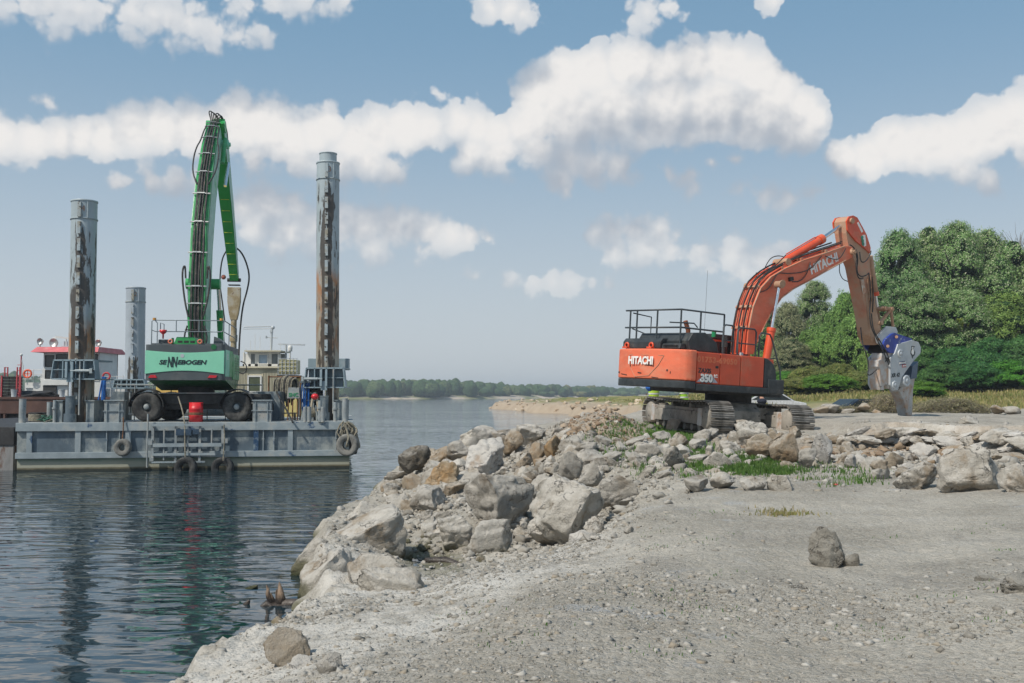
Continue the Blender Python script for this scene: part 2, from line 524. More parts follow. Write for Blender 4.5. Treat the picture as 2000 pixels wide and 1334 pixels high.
def _K(r2): return np.where(r2 > 0, r2 * np.log(r2 + 1e-12) * .5, 0)


_n = len(_c)
_A = np.zeros((_n + 3, _n + 3))
_A[:_n, :_n] = _K((_u[:, None] - _u[None]) ** 2 + (_v[:, None] - _v[None]) ** 2) + np.eye(_n) * .02
_A[:_n, _n] = 1; _A[:_n, _n + 1] = _u; _A[:_n, _n + 2] = _v
_A[_n:, :_n] = _A[:_n, _n:].T
_w = np.linalg.solve(_A, np.concatenate([_c[:, 2], [0, 0, 0]]))


def tps(x, y):
    u, v = _warp(x, y)
    s = _w[_n] + _w[_n + 1] * u + _w[_n + 2] * v
    for i in range(_n): s = s + _w[i] * _K((u - _u[i]) ** 2 + (v - _v[i]) ** 2)
    return s


EDGE = [(1688, 829), (1730, 828), (1790, 829), (1850, 830), (1920, 831), (2060, 834)]
EDGE = np.array([tuple(PZ(a, c, 2.22)[:2]) for a, c in EDGE])


def slab_edge_y(x):
    return np.interp(x, EDGE[:, 0], EDGE[:, 1])


def sst(t): t = np.clip(t, 0, 1); return t * t * (3 - 2 * t)


def height(x, y, fine=True):
    x = np.asarray(x, float); y = np.asarray(y, float)
    sh = x.shape; x = x.ravel(); y = y.ravel()
    d = sdist(x, y)
    wob = fbm(x * .9, y * .9, 3, 4) * .35 + fbm(x * 3.1, y * 3.1, 8, 3) * .10
    near = y < 60
    d2 = d + np.where(near, wob * .8, fbm(x * .1, y * .1, 2, 4) * 4)
    h = np.clip(tps(x, y), -.1, 9)
    # broken bedrock slab: flat top with a torn vertical face
    ey = slab_edge_y(x) + fbm(x * 1.1, 0 * x, 5, 4) * .55 + fbm(x * 4.3, y * 0, 1, 3) * .14
    on = sst((x - 9.0) / .9) * sst((60 - y) / 10)
    face = sst((y - ey + .12) / .30)
    h = h * (1 - on * face) + (2.22 + fbm(x * .4, y * .4, 1, 3) * .04) * on * face
    low = on * (1 - face)
    h = h * (1 - low) + np.minimum(h, 1.36 + .22 * sst(1 - (ey - y) / 1.8) + .012 * np.maximum(x - 9, 0)) * low
    h = h + .22 * np.exp(-((x - 2.7) / 1.0) ** 2 - ((y - 28.8) / 1.6) ** 2)
    # hollow behind the slab where the cars are parked
    h = h - .95 * np.exp(-((x - 19.6) / 3.2) ** 4 - ((y - 57) / 3.6) ** 4) - .7 * np.exp(-((x - 16.2) / 2.6) ** 4 - ((y - 63) / 3.0) ** 4)
    amp = np.clip(np.sqrt(x * x + y * y) / 30, .35, 3) * np.where(near, 1, .5)
    h = h + fbm(x * .7, y * .7, 0, 4) * .07 * amp
    if fine:
        pile = sst(1 - np.hypot((x + .3) / 5.5, (y - 24) / 13)) + .5 * sst(1 - np.hypot((x - 5) / 5, (y - 26.5) / 4)) + 1.0 * low * sst(1 - (ey - y) / 3)
        h = h + fbm(x * 3, y * 3, 4, 4, .55, True) * (.022 + .10 * np.clip(pile, 0, 1)) + fbm(x * 11, y * 11, 6, 4, .6) * (.016 + .035 * np.clip(pile, 0, 1))
        fa = on * 4 * face * (1 - face)
        h = h + fa * fbm(x * 2.2, y * 5, 3, 4) * .30
    fr_ = sst((y - 95) / 20) * sst((3.2 - h) / 1.5)
    h = h + fr_ * (fbm(x * .22, y * .22, 4, 5, .6, True) * .7 + fbm(x * .8, y * .5, 1, 3) * .25)
    h = h + np.where(near, np.exp(-np.maximum(d, 0) / .7) * fbm(x * 2.8, y * 2.8, 7, 4, .6, True) * .16 * sst((22 - y) / 4), 0)
    prof = -.10 + d2 * np.where(near, 1.5, 1.0) + np.where(d2 > 0, fbm(x * 2.2, y * 2.2, 9, 4) * .16, 0)
    h = np.minimum(h, np.where(d2 > 0, prof + .08, d2 * .45 - .08))
    h = np.maximum(h, -2.2)
    return h.reshape(sh)


def hz(x, y): return float(height(np.array([x]), np.array([y]))[0])


def build_ground():
    th = np.concatenate([np.linspace(-178, -46, 30), np.linspace(-44, -33, 12)[:-1], np.linspace(-33, 38, 560), np.linspace(39, 60, 16), np.linspace(64, 178, 24)])
    th = np.radians(th)
    r = np.concatenate([[.05, .5, 1.2], 2.0 * 1.012 ** np.arange(0, 60)])
    rr = [r[-1]]
    while rr[-1] < 46: rr.append(rr[-1] * 1.0058)
    while rr[-1] < 230: rr.append(rr[-1] * 1.010)
    while rr[-1] < 2600: rr.append(rr[-1] * 1.06)
    r = np.concatenate([r, rr[1:]])
    T, Rr = np.meshgrid(th, r)
    X = (np.sin(T) * Rr).ravel(); Y = (np.cos(T) * Rr).ravel()
    H = height(X, Y)
    nr, ncn = len(r), len(th)
    idx = np.arange(nr * ncn).reshape(nr, ncn)
    q = np.stack([idx[:-1, :-1], idx[:-1, 1:], idx[1:, 1:], idx[1:, :-1]], -1).reshape(-1, 4)
    close = np.stack([idx[:-1, -1], idx[:-1, 0], idx[1:, 0], idx[1:, -1]], -1).reshape(-1, 4)
    q = np.concatenate([q, close])[:, ::-1]
    # drop what lies deep under the river
    keep = ~(H[q] < -1.9).all(1)
    q = q[keep]
    V = np.stack([X, Y, H], 1)
    o = mk('ground', V, q, M_GROUND, smooth=True)
    tag(o, kind='structure')
    me = o.data
    x, y = X, Y
    grass = sst((y - 56) / 12) * sst((H - 1.55 - .5 * fbm(x * .12, y * .12, 2, 4)) / .5)
    far_rock = sst((y - 100) / 10) * (1 - grass)
    ey = slab_edge_y(x)
    soil = np.exp(-((x - 2.7) / 1.3) ** 2 - ((y - 28.4) / 2.4) ** 2) * 1.4
    soil += sst((x - 8) / 1.5) * np.exp(-((y - ey + .4) / .9) ** 2) * (.65 + .7 * fbm(x * 1.3, y * 1.3, 5, 3))
    soil += .8 * np.exp(-((x - 7) / 2.2) ** 2 - ((y - 25.5) / 1.3) ** 2)
    white = np.exp(-((x - 11.0) / 1.1) ** 2 - ((y - 25.9) / 1.5) ** 2) * 1.1 + 1.1 * sst((1.25 - H) / .35) * sst((19 - y) / 4) * sst((2.5 - x) / 2)
    for nm, arr in (('grass', grass), ('far_rock', far_rock), ('soil', soil), ('white', white)):
        a = me.attributes.new(nm, 'FLOAT', 'POINT'); a.data.foreach_set('value', np.clip(arr, 0, 1).astype(np.float32))
    return o


def ground_mat():
    m = bpy.data.materials.new('limestone_ground'); m.use_nodes = True
    t = m.node_tree; t.nodes.clear(); b = NB(t)
    co = b.n('ShaderNodeTexCoord').outputs['Object']
    def at(n): o = b.n('ShaderNodeAttribute', attribute_name=n); return o.outputs['Fac']
    big = b.noise(co, .45, 6, .6)
    col = b.mix(b.smooth(big, .32, .68), (.285, .262, .22), (.435, .405, .35))
    col = b.mix(b.m('MULTIPLY', b.smooth(b.noise(co, 1.4, 8, .7), .52, .72), .7), col, (.42, .405, .37))
    col = b.mix(b.m('MULTIPLY', b.smooth(b.noise(b.vm('MULTIPLY', co, (1, .45, 1)), .9, 6, .65), .50, .66), .55), col, (.215, .20, .178))
    # pebbly grit: small cells of their own tone
    vo = b.n('ShaderNodeTexVoronoi'); b.l(co, vo.inputs['Vector']); vo.inputs['Scale'].default_value = 34; vo.inputs['Randomness'].default_value = 1
    vs = b.n('ShaderNodeSeparateColor'); b.l(vo.outputs['Color'], vs.inputs[0])
    col = b.mix(b.m('MULTIPLY', b.smooth(vs.outputs[0], .35, 1.0), .34), col, (.53, .50, .455))
    col = b.mix(b.m('MULTIPLY', b.smooth(vs.outputs[1], .72, .95), .32), col, (.22, .19, .155))
    col = b.mix(b.m('MULTIPLY', b.smooth(b.noise(co, 5.5, 5, .7), .60, .72), .45), col, (.30, .25, .185))
    col = b.mix(b.m('MULTIPLY', b.smooth(b.noise(co, 60, 3, .7), .56, .68), .55), col, (.13, .12, .10))
    col = b.mix(b.m('MULTIPLY', b.smooth(b.noise(co, 85, 3, .7), .58, .68), .5), col, (.56, .53, .47))
    # bluish weathered patches
    col = b.mix(b.m('MULTIPLY', b.smooth(b.noise(co, 1.1, 5, .6), .60, .74), .5), col, (.37, .40, .435))
    so = b.m('MULTIPLY', at('soil'), b.smooth(b.noise(co, 2.2, 7, .7), .28, .62))
    col = b.mix(b.m('MULTIPLY', so, .85), col, b.mix(b.noise(co, 6, 5), (.30, .20, .12), (.44, .35, .26)))
    wh = b.m('MULTIPLY', at('white'), b.smooth(b.noise(co, 1.8, 6, .7), .34, .62))
    col = b.mix(b.m('MULTIPLY', wh, .8), col, (.60, .575, .53))
    col = b.mix(at('far_rock'), col, b.mix(b.noise(co, .5, 7, .65), (.26, .19, .13), (.50, .42, .32)))
    g1 = b.mix(b.smooth(b.noise(co, .16, 7, .65), .35, .65), (.12, .15, .035), (.30, .25, .10))
    g1 = b.mix(b.m('MULTIPLY', b.smooth(b.noise(b.vm('MULTIPLY', co, (.3, 1, 1)), .5, 5, .6), .55, .7), .6), g1, (.22, .15, .09))
    col = b.mix(at('grass'), col, g1)
    sp = b.n('ShaderNodeSeparateXYZ'); b.l(co, sp.inputs[0])
    zz = b.m('ADD', sp.outputs[2], b.m('MULTIPLY', b.m('SUBTRACT', b.noise(co, 3, 4), .5), .28))
    # green slime and damp just above the water, mud below it
    nearw = b.smooth(sp.outputs[1], 60, 40)
    col = b.mix(b.m('MULTIPLY', nearw, b.smooth(zz, .22, .02, 0, .8)), col, (.085, .085, .035))
    p = b.n('ShaderNodeBsdfPrincipled'); b.l(col, p.inputs['Base Color'])
    p.inputs['Roughness'].default_value = .93; p.inputs['Specular IOR Level'].default_value = .25
    hgt = b.m('ADD', b.m('MULTIPLY_ADD', b.noise(co, 48, 5, .7), .45, b.m('MULTIPLY', b.noise(co, 11, 8, .72), 1.1)), b.m('MULTIPLY', vo.outputs['Distance'], -.42))
    v2 = b.n('ShaderNodeTexVoronoi'); b.l(co, v2.inputs['Vector']); v2.inputs['Scale'].default_value = 13
    hgt = b.m('ADD', hgt, b.m('MULTIPLY', v2.outputs['Distance'], -.5))
    bn = b.n('ShaderNodeBump'); bn.inputs['Strength'].default_value = .8; bn.inputs['Distance'].default_value = .05
    b.l(hgt, bn.inputs['Height']); b.l(bn.outputs[0], p.inputs['Normal'])
    o = b.n('ShaderNodeOutputMaterial'); b.l(p.outputs[0], o.inputs[0])
    return m


M_GROUND = ground_mat()
GROUND = build_ground()


# ------------------------------------------------------------------ river
def water_mat():
    m = bpy.data.materials.new('river_water'); m.use_nodes = True
    t = m.node_tree; t.nodes.clear(); b = NB(t)
    co = b.n('ShaderNodeTexCoord').outputs['Object']
    p = b.n('ShaderNodeBsdfPrincipled')
    b.inp(p.inputs['Base Color'], b.mix(b.noise(co, .05, 3), (.004, .017, .026), (.008, .026, .036)))
    p.inputs['Roughness'].default_value = .04
    p.inputs['IOR'].default_value = 1.62
    p.inputs['Specular IOR Level'].default_value = .5
    c1 = b.vm('MULTIPLY', co, (.50, 1.1, 1))
    a1 = b.noise(c1, 1.9, 1.0, .45, .5)
    a2 = b.noise(b.vm('MULTIPLY', co, (.8, 1.6, 1)), 3.6, 1.5, .5, .5)
    a3 = b.noise(b.vm('MULTIPLY', co, (.7, 1.4, 1)), 9.0, 2, .5)
    gust = b.smooth(b.noise(b.vm('MULTIPLY', co, (.35, 1, 1)), .05, 4, .6), .35, .65, .55, 1.25)
    h = b.m('ADD', b.m('MULTIPLY', a1, .062), b.m('MULTIPLY', a2, .0060))
    h = b.m('ADD', h, b.m('MULTIPLY', a3, .0004))
    h = b.m('MULTIPLY', h, gust)
    bn = b.n('ShaderNodeBump'); bn.inputs['Strength'].default_value = 1.0; bn.inputs['Distance'].default_value = 1.0
    b.l(h, bn.inputs['Height']); b.l(bn.outputs[0], p.inputs['Normal'])
    o = b.n('ShaderNodeOutputMaterial'); b.l(p.outputs[0], o.inputs[0])
    return m


M_WATER = water_mat()
wv = [(-2800, -150, 0), (2800, -150, 0), (2800, 2900, 0), (-2800, 2900, 0)]
WATER = tag(mk('river', wv, [(0, 1, 2, 3)], M_WATER), kind='structure')
bedm = mat('river_bed_mud', (.10, .09, .06), .9)
tag(mk('river_bed', [(p[0], p[1], -2.3) for p in wv], [(0, 1, 2, 3)], bedm), kind='structure')


# far bank of the river: low sandy lip and land behind it
def bank_y(x):
    return 690 + np.maximum(0, x + 90) * 1.0 + 18 * np.sin(x * .02) + np.where(x < -250, -.12 * (x + 250), 0)


def build_far_bank():
    xs = np.linspace(-900, 620, 260)
    ds = np.array([-6, 0, 3, 8, 16, 40, 120, 400, 1500])
    X, D = np.meshgrid(xs, ds)
    Y = bank_y(X) + D + fbm(X * .02, D * .0, 3, 4) * 10
    Hh = np.interp(D, ds, [-.6, .05, .7, 1.3, 2.2, 3.0, 4.0, 5, 8]) + fbm(X * .05, Y * .05, 3, 4) * .35
    V = np.stack([X.ravel(), Y.ravel(), Hh.ravel()], 1)
    idx = np.arange(X.size).reshape(X.shape)
    q = np.stack([idx[:-1, :-1], idx[:-1, 1:], idx[1:, 1:], idx[1:, :-1]], -1).reshape(-1, 4)
    m = mat('sandy_bank', (.44, .37, .30), .95, var=.2, vs=.05, bump=.3, bs=.5, c2=(.16, .17, .07), c2s=.03, c2t=(.45, .6))
    tag(mk('far_bank', V, q, m, smooth=True), kind='structure')


build_far_bank()
# ------------------------------------------------------------------ rocks
def ico(sub):
    import bmesh
    bm = bmesh.new(); bmesh.ops.create_icosphere(bm, subdivisions=sub, radius=1)
    v = np.array([p.co[:] for p in bm.verts]); f = np.array([[q.index for q in a.verts] for a in bm.faces])
    bm.free(); return v, f


ICO = {k: ico(k) for k in (1, 2, 3, 4, 5)}
ICO[0] = (np.array([(1, 0, 0), (-1, 0, 0), (0, 1, 0), (0, -1, 0), (0, 0, 1), (0, 0, -1)], float), np.array([(0, 2, 4), (2, 1, 4), (1, 3, 4), (3, 0, 4), (2, 0, 5), (1, 2, 5), (3, 1, 5), (0, 3, 5)]))


def rock_mesh(seed, sub=4, flat=1.0, cuts=12, rough=1.0, crack=.5):
    rs = np.random.RandomState(seed)
    v, f = ICO[sub]; v = v.copy()
    o = rs.rand(3) * 50
    v *= (1 + .22 * fbm(v[:, 0] * .9 + o[0], v[:, 1] * .9 + o[1], v[:, 2] * .9 + o[2], 3))[:, None]
    for i in range(cuts):
        n = rs.randn(3); n[2] *= .8; n /= np.linalg.norm(n)
        d = rs.uniform(.36, .76)
        s = v @ n
        over = np.maximum(s - d, 0)
        v -= (over * rs.uniform(.95, 1.0))[:, None] * n
    for i in range(9 if sub > 3 else 4):
        n = rs.randn(3); n /= np.linalg.norm(n)
        s = v @ n; m_ = s.max(); d = m_ * rs.uniform(.86, .96)
        v -= (np.maximum(s - d, 0))[:, None] * n
    v /= np.abs(v).max(0)
    L = 1 / np.maximum(np.linalg.norm(v, axis=1), .3)
    nrm = v * L[:, None]
    a = fbm(v[:, 0] * 3.4 + o[0], v[:, 1] * 3.4 + o[1], v[:, 2] * 3.4 + o[2], 6, .62) * .060
    c = fbm(v[:, 0] * 1.7 + o[1], v[:, 1] * 1.7 + o[2], v[:, 2] * 2.6 + o[0], 4, .5, True)
    a += -np.maximum(c - .25, 0) * .34 * crack * (1 if sub > 3 else .4)
    if sub > 3: a += fbm(v[:, 0] * 8, v[:, 1] * 8, v[:, 2] * 8 + o[0], 4, .65, True) * .022
    # bedding: thin steps in the limestone
    st = np.sin((v[:, 2] + .2 * v[:, 0] + .15 * fbm(v[:, 0] * 2, v[:, 1] * 2, v[:, 2] * 2 + o[1], 2)) * 17 + o[2])
    a += .012 * np.tanh(st * 3) * rough
    v = v + nrm * (a * rough)[:, None]
    v[:, 2] *= flat
    return v, f


def rock_mat(name, lo, hi, stain, st=(.50, .66), wet=None, sa=.85, white=.5):
    m = bpy.data.materials.new(name); m.use_nodes = True
    t = m.node_tree; t.nodes.clear(); b = NB(t)
    g = b.n('ShaderNodeNewGeometry'); pos = g.outputs['Position']
    co = pos
    col = b.mix(b.smooth(b.noise(co, 2.2, 8, .65), .3, .7), lo, hi)
    sp = b.n('ShaderNodeSeparateXYZ'); b.l(g.outputs['Normal'], sp.inputs[0])
    pz = b.n('ShaderNodeSeparateXYZ'); b.l(pos, pz.inputs[0])
    # pale dust lies on what faces up
    col = b.mix(b.m('MULTIPLY', b.smooth(sp.outputs[2], .15, .85), b.smooth(b.noise(co, 4, 6, .7), .3, .65, .1, white)), col, (.60, .565, .51))
    col = b.mix(b.m('MULTIPLY', b.smooth(b.noise(co, 1.25, 7, .68), st[0], st[1]), sa), col, stain)
    col = b.mix(b.m('MULTIPLY', b.smooth(b.noise(co, 22, 6, .75), .54, .70), .62), col, tuple(x * .55 for x in lo))
    vo = b.n('ShaderNodeTexVoronoi', feature='DISTANCE_TO_EDGE'); vo.inputs['Scale'].default_value = 2.3
    wv_ = b.vm('MULTIPLY_ADD', b.vm('SUBTRACT', b.noise(co, 3, 5, .6, col=True), (.5, .5, .5)), (.9, .9, .9), co)
    b.l(b.vm('MULTIPLY', wv_, (1, 1, 1.7)), vo.inputs['Vector'])
    crackf = b.m('MULTIPLY', b.smooth(vo.outputs[0], .028, .0), b.smooth(b.noise(co, 1.6, 3), .48, .6))
    col = b.mix(b.m('MULTIPLY', crackf, .55), col, (.12, .10, .08))
    z = b.m('ADD', pz.outputs[2], b.m('MULTIPLY', b.m('SUBTRACT', b.noise(co, 4, 4), .5), .35))
    col = b.mix(b.m('MULTIPLY', b.smooth(z, .36, .14), .85), col, (.085, .082, .035))
    col = b.mix(b.m('MULTIPLY', b.smooth(z, .10, .02), .8), col, (.03, .038, .015))
    p = b.n('ShaderNodeBsdfPrincipled'); b.l(col, p.inputs['Base Color'])
    p.inputs['Roughness'].default_value = .9; p.inputs['Specular IOR Level'].default_value = .25
    h = b.m('ADD', b.m('MULTIPLY_ADD', b.noise(co, 34, 6, .7), .45, b.noise(co, 9, 9, .72)), b.m('MULTIPLY', crackf, -.8))
    bn = b.n('ShaderNodeBump'); bn.inputs['Strength'].default_value = 1.0; bn.inputs['Distance'].default_value = .07
    b.l(h, bn.inputs['Height']); b.l(bn.outputs[0], p.inputs['Normal'])
    o = b.n('ShaderNodeOutputMaterial'); b.l(p.outputs[0], o.inputs[0])
    return m


MR = {
 'pale': rock_mat('pale_limestone', (.35, .325, .28), (.53, .50, .45), (.29, .225, .155), white=.85),
 'grey': rock_mat('grey_limestone', (.28, .26, .225), (.45, .42, .375), (.20, .165, .125), white=.5),
 'brown': rock_mat('brown_limestone', (.24, .195, .14), (.38, .325, .255), (.29, .195, .11), (.46, .66), white=.45),
 'orange': rock_mat('ochre_limestone', (.28, .21, .13), (.44, .36, .26), (.36, .22, .10), (.46, .62), white=.35),
 'dark': rock_mat('dark_limestone', (.075, .068, .058), (.16, .145, .12), (.22, .18, .13), (.5, .62), white=.35),
 'white': rock_mat('chalky_limestone', (.42, .40, .37), (.60, .58, .55), (.36, .28, .21), (.55, .68), white=.9),
 'clod': rock_mat('dried_mud', (.24, .222, .19), (.35, .328, .285), (.19, .172, .14), white=.3),
}


def boulder(x0, x1, y0, y1, zb, kind, label, seed, cat='boulder', rz=0, depth=.85, sub=5, tilt=(0, 0), group=None, name='boulder', sink=.34, cuts=12, rough=1.0):
    """a boulder that fills photo box x0..x1, y0..y1 when its foot stands at height zb"""
    c = PZ((x0 + x1) / 2, y1, zb)
    D = c.y
    w = (x1 - x0) / FPX * D
    hgt = (y1 - y0) / FPX * D * 1.04
    v, f = rock_mesh(seed, sub, cuts=cuts, rough=rough)
    v = v / (np.abs(v).max(0))
    s = np.array([w / 2, w / 2 * depth, hgt / 2 * (1 + sink)])
    v = v * s
    M = np.array(Euler((R(tilt[0]), R(tilt[1]), R(rz))).to_matrix())
    v = v @ M.T
    # refit after turning
    ext = (v.max(0) - v.min(0)) / 2
    v = (v - (v.max(0) + v.min(0)) / 2) * np.array([w / 2 / ext[0], 1, hgt / 2 * (1 + sink) / ext[2]])
    loc = (c.x, c.y + w / 2 * depth * .8, zb + hgt / 2 * (1 - sink))
    o = mk(name, v, f, MR[kind], smooth=True)
    o.location = loc
    return tag(o, label, cat, group)


BL = [
 (612, 792, 1004, 1112, .00, 'pale', 'big pale cracked rock at the water edge, top of the shoreline outcrop', 11, 1.0),
 (576, 712, 1082, 1182, -.06, 'pale', 'low pale rock with green wet foot standing in the water by the tree stump', 12, .8),
 (566, 650, 1058, 1130, -.05, 'grey', 'narrow grey fin of layered rock slanting into the water', 13, .6),
 (668, 792, 1092, 1168, .25, 'pale', 'rounded pale rock in front of the big shoreline outcrop', 14, .8),
 (690, 826, 1116, 1176, .38, 'pale', 'flat pale rock at the lip of the gravel shelf', 15, .7),
 (674, 738, 982, 1034, .15, 'pale', 'small pointed pale rock rising behind the shoreline outcrop', 16, .8),
 (893, 986, 834, 884, 1.35, 'pale', 'large flat-topped pale boulder with a dark underside, on top of the rock pile', 17, .8),
 (773, 840, 872, 914, .85, 'dark', 'dark fractured boulder at the far left end of the rock pile', 18, .8),
 (826, 902, 874, 916, .9, 'brown', 'tan boulder beside the dark boulder on the rock pile', 19, .8),
 (868, 932, 862, 902, 1.1, 'grey', 'grey angular boulder between the tan boulder and the chalky upright one', 20, .8),
 (908, 985, 858, 928, .95, 'white', 'tall chalky pale boulder standing upright in the rock pile', 21, .9),
 (824, 896, 904, 968, .6, 'orange', 'boulder with a rusty orange broken face in the rock pile', 22, .9),
 (878, 950, 926, 968, .6, 'grey', 'grey boulder next to the rusty orange one', 23, .8),
 (902, 1045, 930, 1022, .50, 'grey', 'very large grey slab leaning in the middle of the rock pile', 224, .8),
 (1036, 1186, 936, 1046, .55, 'pale', 'largest rounded boulder with a split across it, at the front of the rock pile', 125, .8),
 (1168, 1248, 932, 978, .98, 'grey', 'flat grey boulder overhanging a dark hollow on the right of the rock pile', 26, .8),
 (1004, 1068, 830, 868, 1.6, 'pale', 'pale boulder on the skyline of the rock pile, right of the flat-topped one', 27, .9),
 (1058, 1104, 836, 864, 1.65, 'pale', 'pale boulder on the skyline nearest to the brown earth heap', 28, .9),
 (982, 1024, 842, 878, 1.5, 'brown', 'brownish boulder wedged between two pale skyline boulders', 29, .9),
 (1030, 1070, 862, 898, 1.35, 'brown', 'brown block in the upper rock pile below the skyline boulders', 30, .9),
 (1062, 1096, 852, 892, 1.45, 'orange', 'small ochre pointed rock beside the brown earth heap', 31, .9),
 (798, 878, 952, 1006, .35, 'grey', 'grey peaked boulder above the small hollow near the water', 32, .9),
 (738, 806, 966, 1012, .18, 'grey', 'grey boulder at the water line behind the pale outcrop', 33, .9),
 (852, 924, 1010, 1066, .25, 'pale', 'pale broken block left of the front blocks in the hollow', 34, .9),
 (912, 1002, 1020, 1078, .25, 'pale', 'pale blocky rock with dark holes at the front of the hollow', 35, .8),
 (1030, 1112, 1004, 1056, .40, 'pale', 'pale cracked rock below the largest rounded boulder', 36, .8),
 (1110, 1160, 1040, 1078, .45, 'white', 'small chalky lump at the end of the gravel shelf', 37, .9),
 (1128, 1178, 902, 942, 1.2, 'grey', 'grey stone between the large slab and the flat overhanging boulder', 38, .9),
 (1092, 1140, 884, 930, 1.25, 'grey', 'upright grey stone in the right half of the rock pile', 39, .9),
 (740, 790, 940, 972, .2, 'brown', 'brown lump at the left tip of the rock pile by the water', 40, .9),
 (782, 836, 926, 962, .45, 'brown', 'earthy brown stone above the left tip of the rock pile', 41, .9),
 (1848, 1980, 876, 968, 1.38, 'pale', 'huge pale boulder fallen below the broken slab at the right edge', 42, .8),
 (1758, 1852, 902, 956, 1.36, 'pale', 'low flat pale rock left of the huge fallen boulder', 43, .8),
 (1968, 2050, 910, 968, 1.45, 'pale', 'pale rock cut by the right edge of the picture below the slab', 44, .8),
 (1588, 1656, 1034, 1112, 1.27, 'clod', 'upright grey clod of dried mud standing alone on the gravel', 61, .9),
 (1648, 1684, 1084, 1112, 1.27, 'clod', 'small clod leaning against the upright mud clod', 46, .9),
 (506, 602, 1240, 1318, .78, 'brown', 'brown stained boulder at the front lower left on the chalky ledge', 47, .8),
 (610, 668, 1284, 1330, .95, 'grey', 'fist of grey conglomerate right of the brown stained boulder', 48, .9),
 (560, 612, 1288, 1322, .85, 'white', 'small white rock between the brown boulder and the grey conglomerate', 49, .9),
 (1440, 1508, 822, 866, 1.75, 'pale', 'pale blocky boulder lodged between the two crawler tracks', 50, .9),
 (1458, 1522, 848, 886, 1.62, 'brown', 'buff boulder just below the one lodged between the tracks', 51, .9),
 (1508, 1562, 846, 890, 1.6, 'brown', 'reddish buff boulder under the right crawler track', 52, .9),
 (1592, 1630, 848, 896, 1.5, 'white', 'upright pair-like white stone right of the right crawler track', 53, .9),
 (1652, 1678, 888, 912, 1.38, 'white', 'bright white stone lying on the brown rubble below the slab', 54, .9),
 (1500, 1558, 930, 962, 1.3, 'pale', 'pale rounded stone at the right end of the green weeds', 55, .9),
 (1448, 1502, 932, 960, 1.32, 'pale', 'pale stone with a flat top at the foot of the green weeds', 56, .9),
 (1390, 1440, 924, 950, 1.38, 'pale', 'pale stone left of the flat topped one below the weeds', 57, .9),
 (1338, 1388, 931, 956, 1.35, 'grey', 'grey stone at the left foot of the weedy bank', 58, .9),
 (1296, 1342, 872, 906, 1.55, 'grey', 'grey angular stone halfway up the weedy bank', 59, .9),
 (1300, 1332, 818, 846, 1.85, 'pale', 'pale peaked stone in the grass in front of the left crawler track', 60, .9),
 (1700, 1760, 852, 878, 1.5, 'white', 'chalk white block at the foot of the broken slab face', 61, .9),
 (1725, 1770, 884, 914, 1.4, 'brown', 'tilted buff plate of rock in the rubble below the slab', 62, .5),
 (1560, 1600, 876, 906, 1.45, 'grey', 'grey stone right of the reddish boulder under the tracks', 63, .9),
 (1975, 2090, 1128, 1176, 1.4, 'clod', 'heap of dried mud at the right edge of the picture', 64, .9),
 (1920, 1975, 1128, 1150, 1.36, 'clod', 'low dark clod just left of the mud heap at the right edge', 65, .9),
 (1550, 1584, 1142, 1156, 1.27, 'clod', 'thin flat dark chip of rock in the middle of the gravel floor', 66, .8),
 (1880, 1920, 812, 830, 2.2, 'pale', 'pale flat stone lying on top of the broken slab', 67, .8),
 (516, 548, 1208, 1236, .12, 'orange', 'yellowish rock at the waterline under the white ledge', 68, .9),
 (470, 500, 1146, 1156, -.03, 'dark', 'mossy stone just breaking the water left of the drowned stump', 69, .9),
]
for i, (x0, x1, y0, y1, zb, kind, lab, seed, dep) in enumerate(BL):
    big = (x1 - x0) > 60
    boulder(x0, x1, y0, y1, zb, kind, lab, seed, depth=dep, sub=5 if big else 4, rz=(seed * 47) % 360 if dep > .7 else 0, tilt=((seed * 13) % 30 - 15, (seed * 29) % 40 - 20),
            cuts=4 if kind == 'clod' else 12, cat='boulder' if big else 'rock', name='boulder' if big else 'rock')

# rubble of the pile: shared meshes, every piece its own object
RUB = []
RUBLO = []
for i in range(12):
    v, f = rock_mesh(200 + i, 3, cuts=13, rough=1.2); RUBLO.append((v / np.abs(v).max(), f))
    v, f = rock_mesh(200 + i, 4, cuts=13, rough=1.2)
    v /= np.abs(v).max()
    me = mk('rubble_rock', v, f, MR[['grey', 'pale', 'brown', 'grey', 'pale', 'brown', 'grey', 'pale', 'orange', 'grey', 'white', 'dark'][i]], smooth=True)
    RUB.append(me.data); bpy.data.objects.remove(me)


def ground_hit(px, py):
    """first point of the ground seen along a photo ray"""
    a, c = ray(px, py)
    D = np.concatenate([np.arange(4, 60, .08), np.arange(60, 400, .8)])
    h = height(D * a, D, fine=False)
    z = CAMZ + D * c
    w = np.where(z < h)[0]
    if not len(w): return None
    return Vector((D[w[0]] * a, D[w[0]], h[w[0]]))


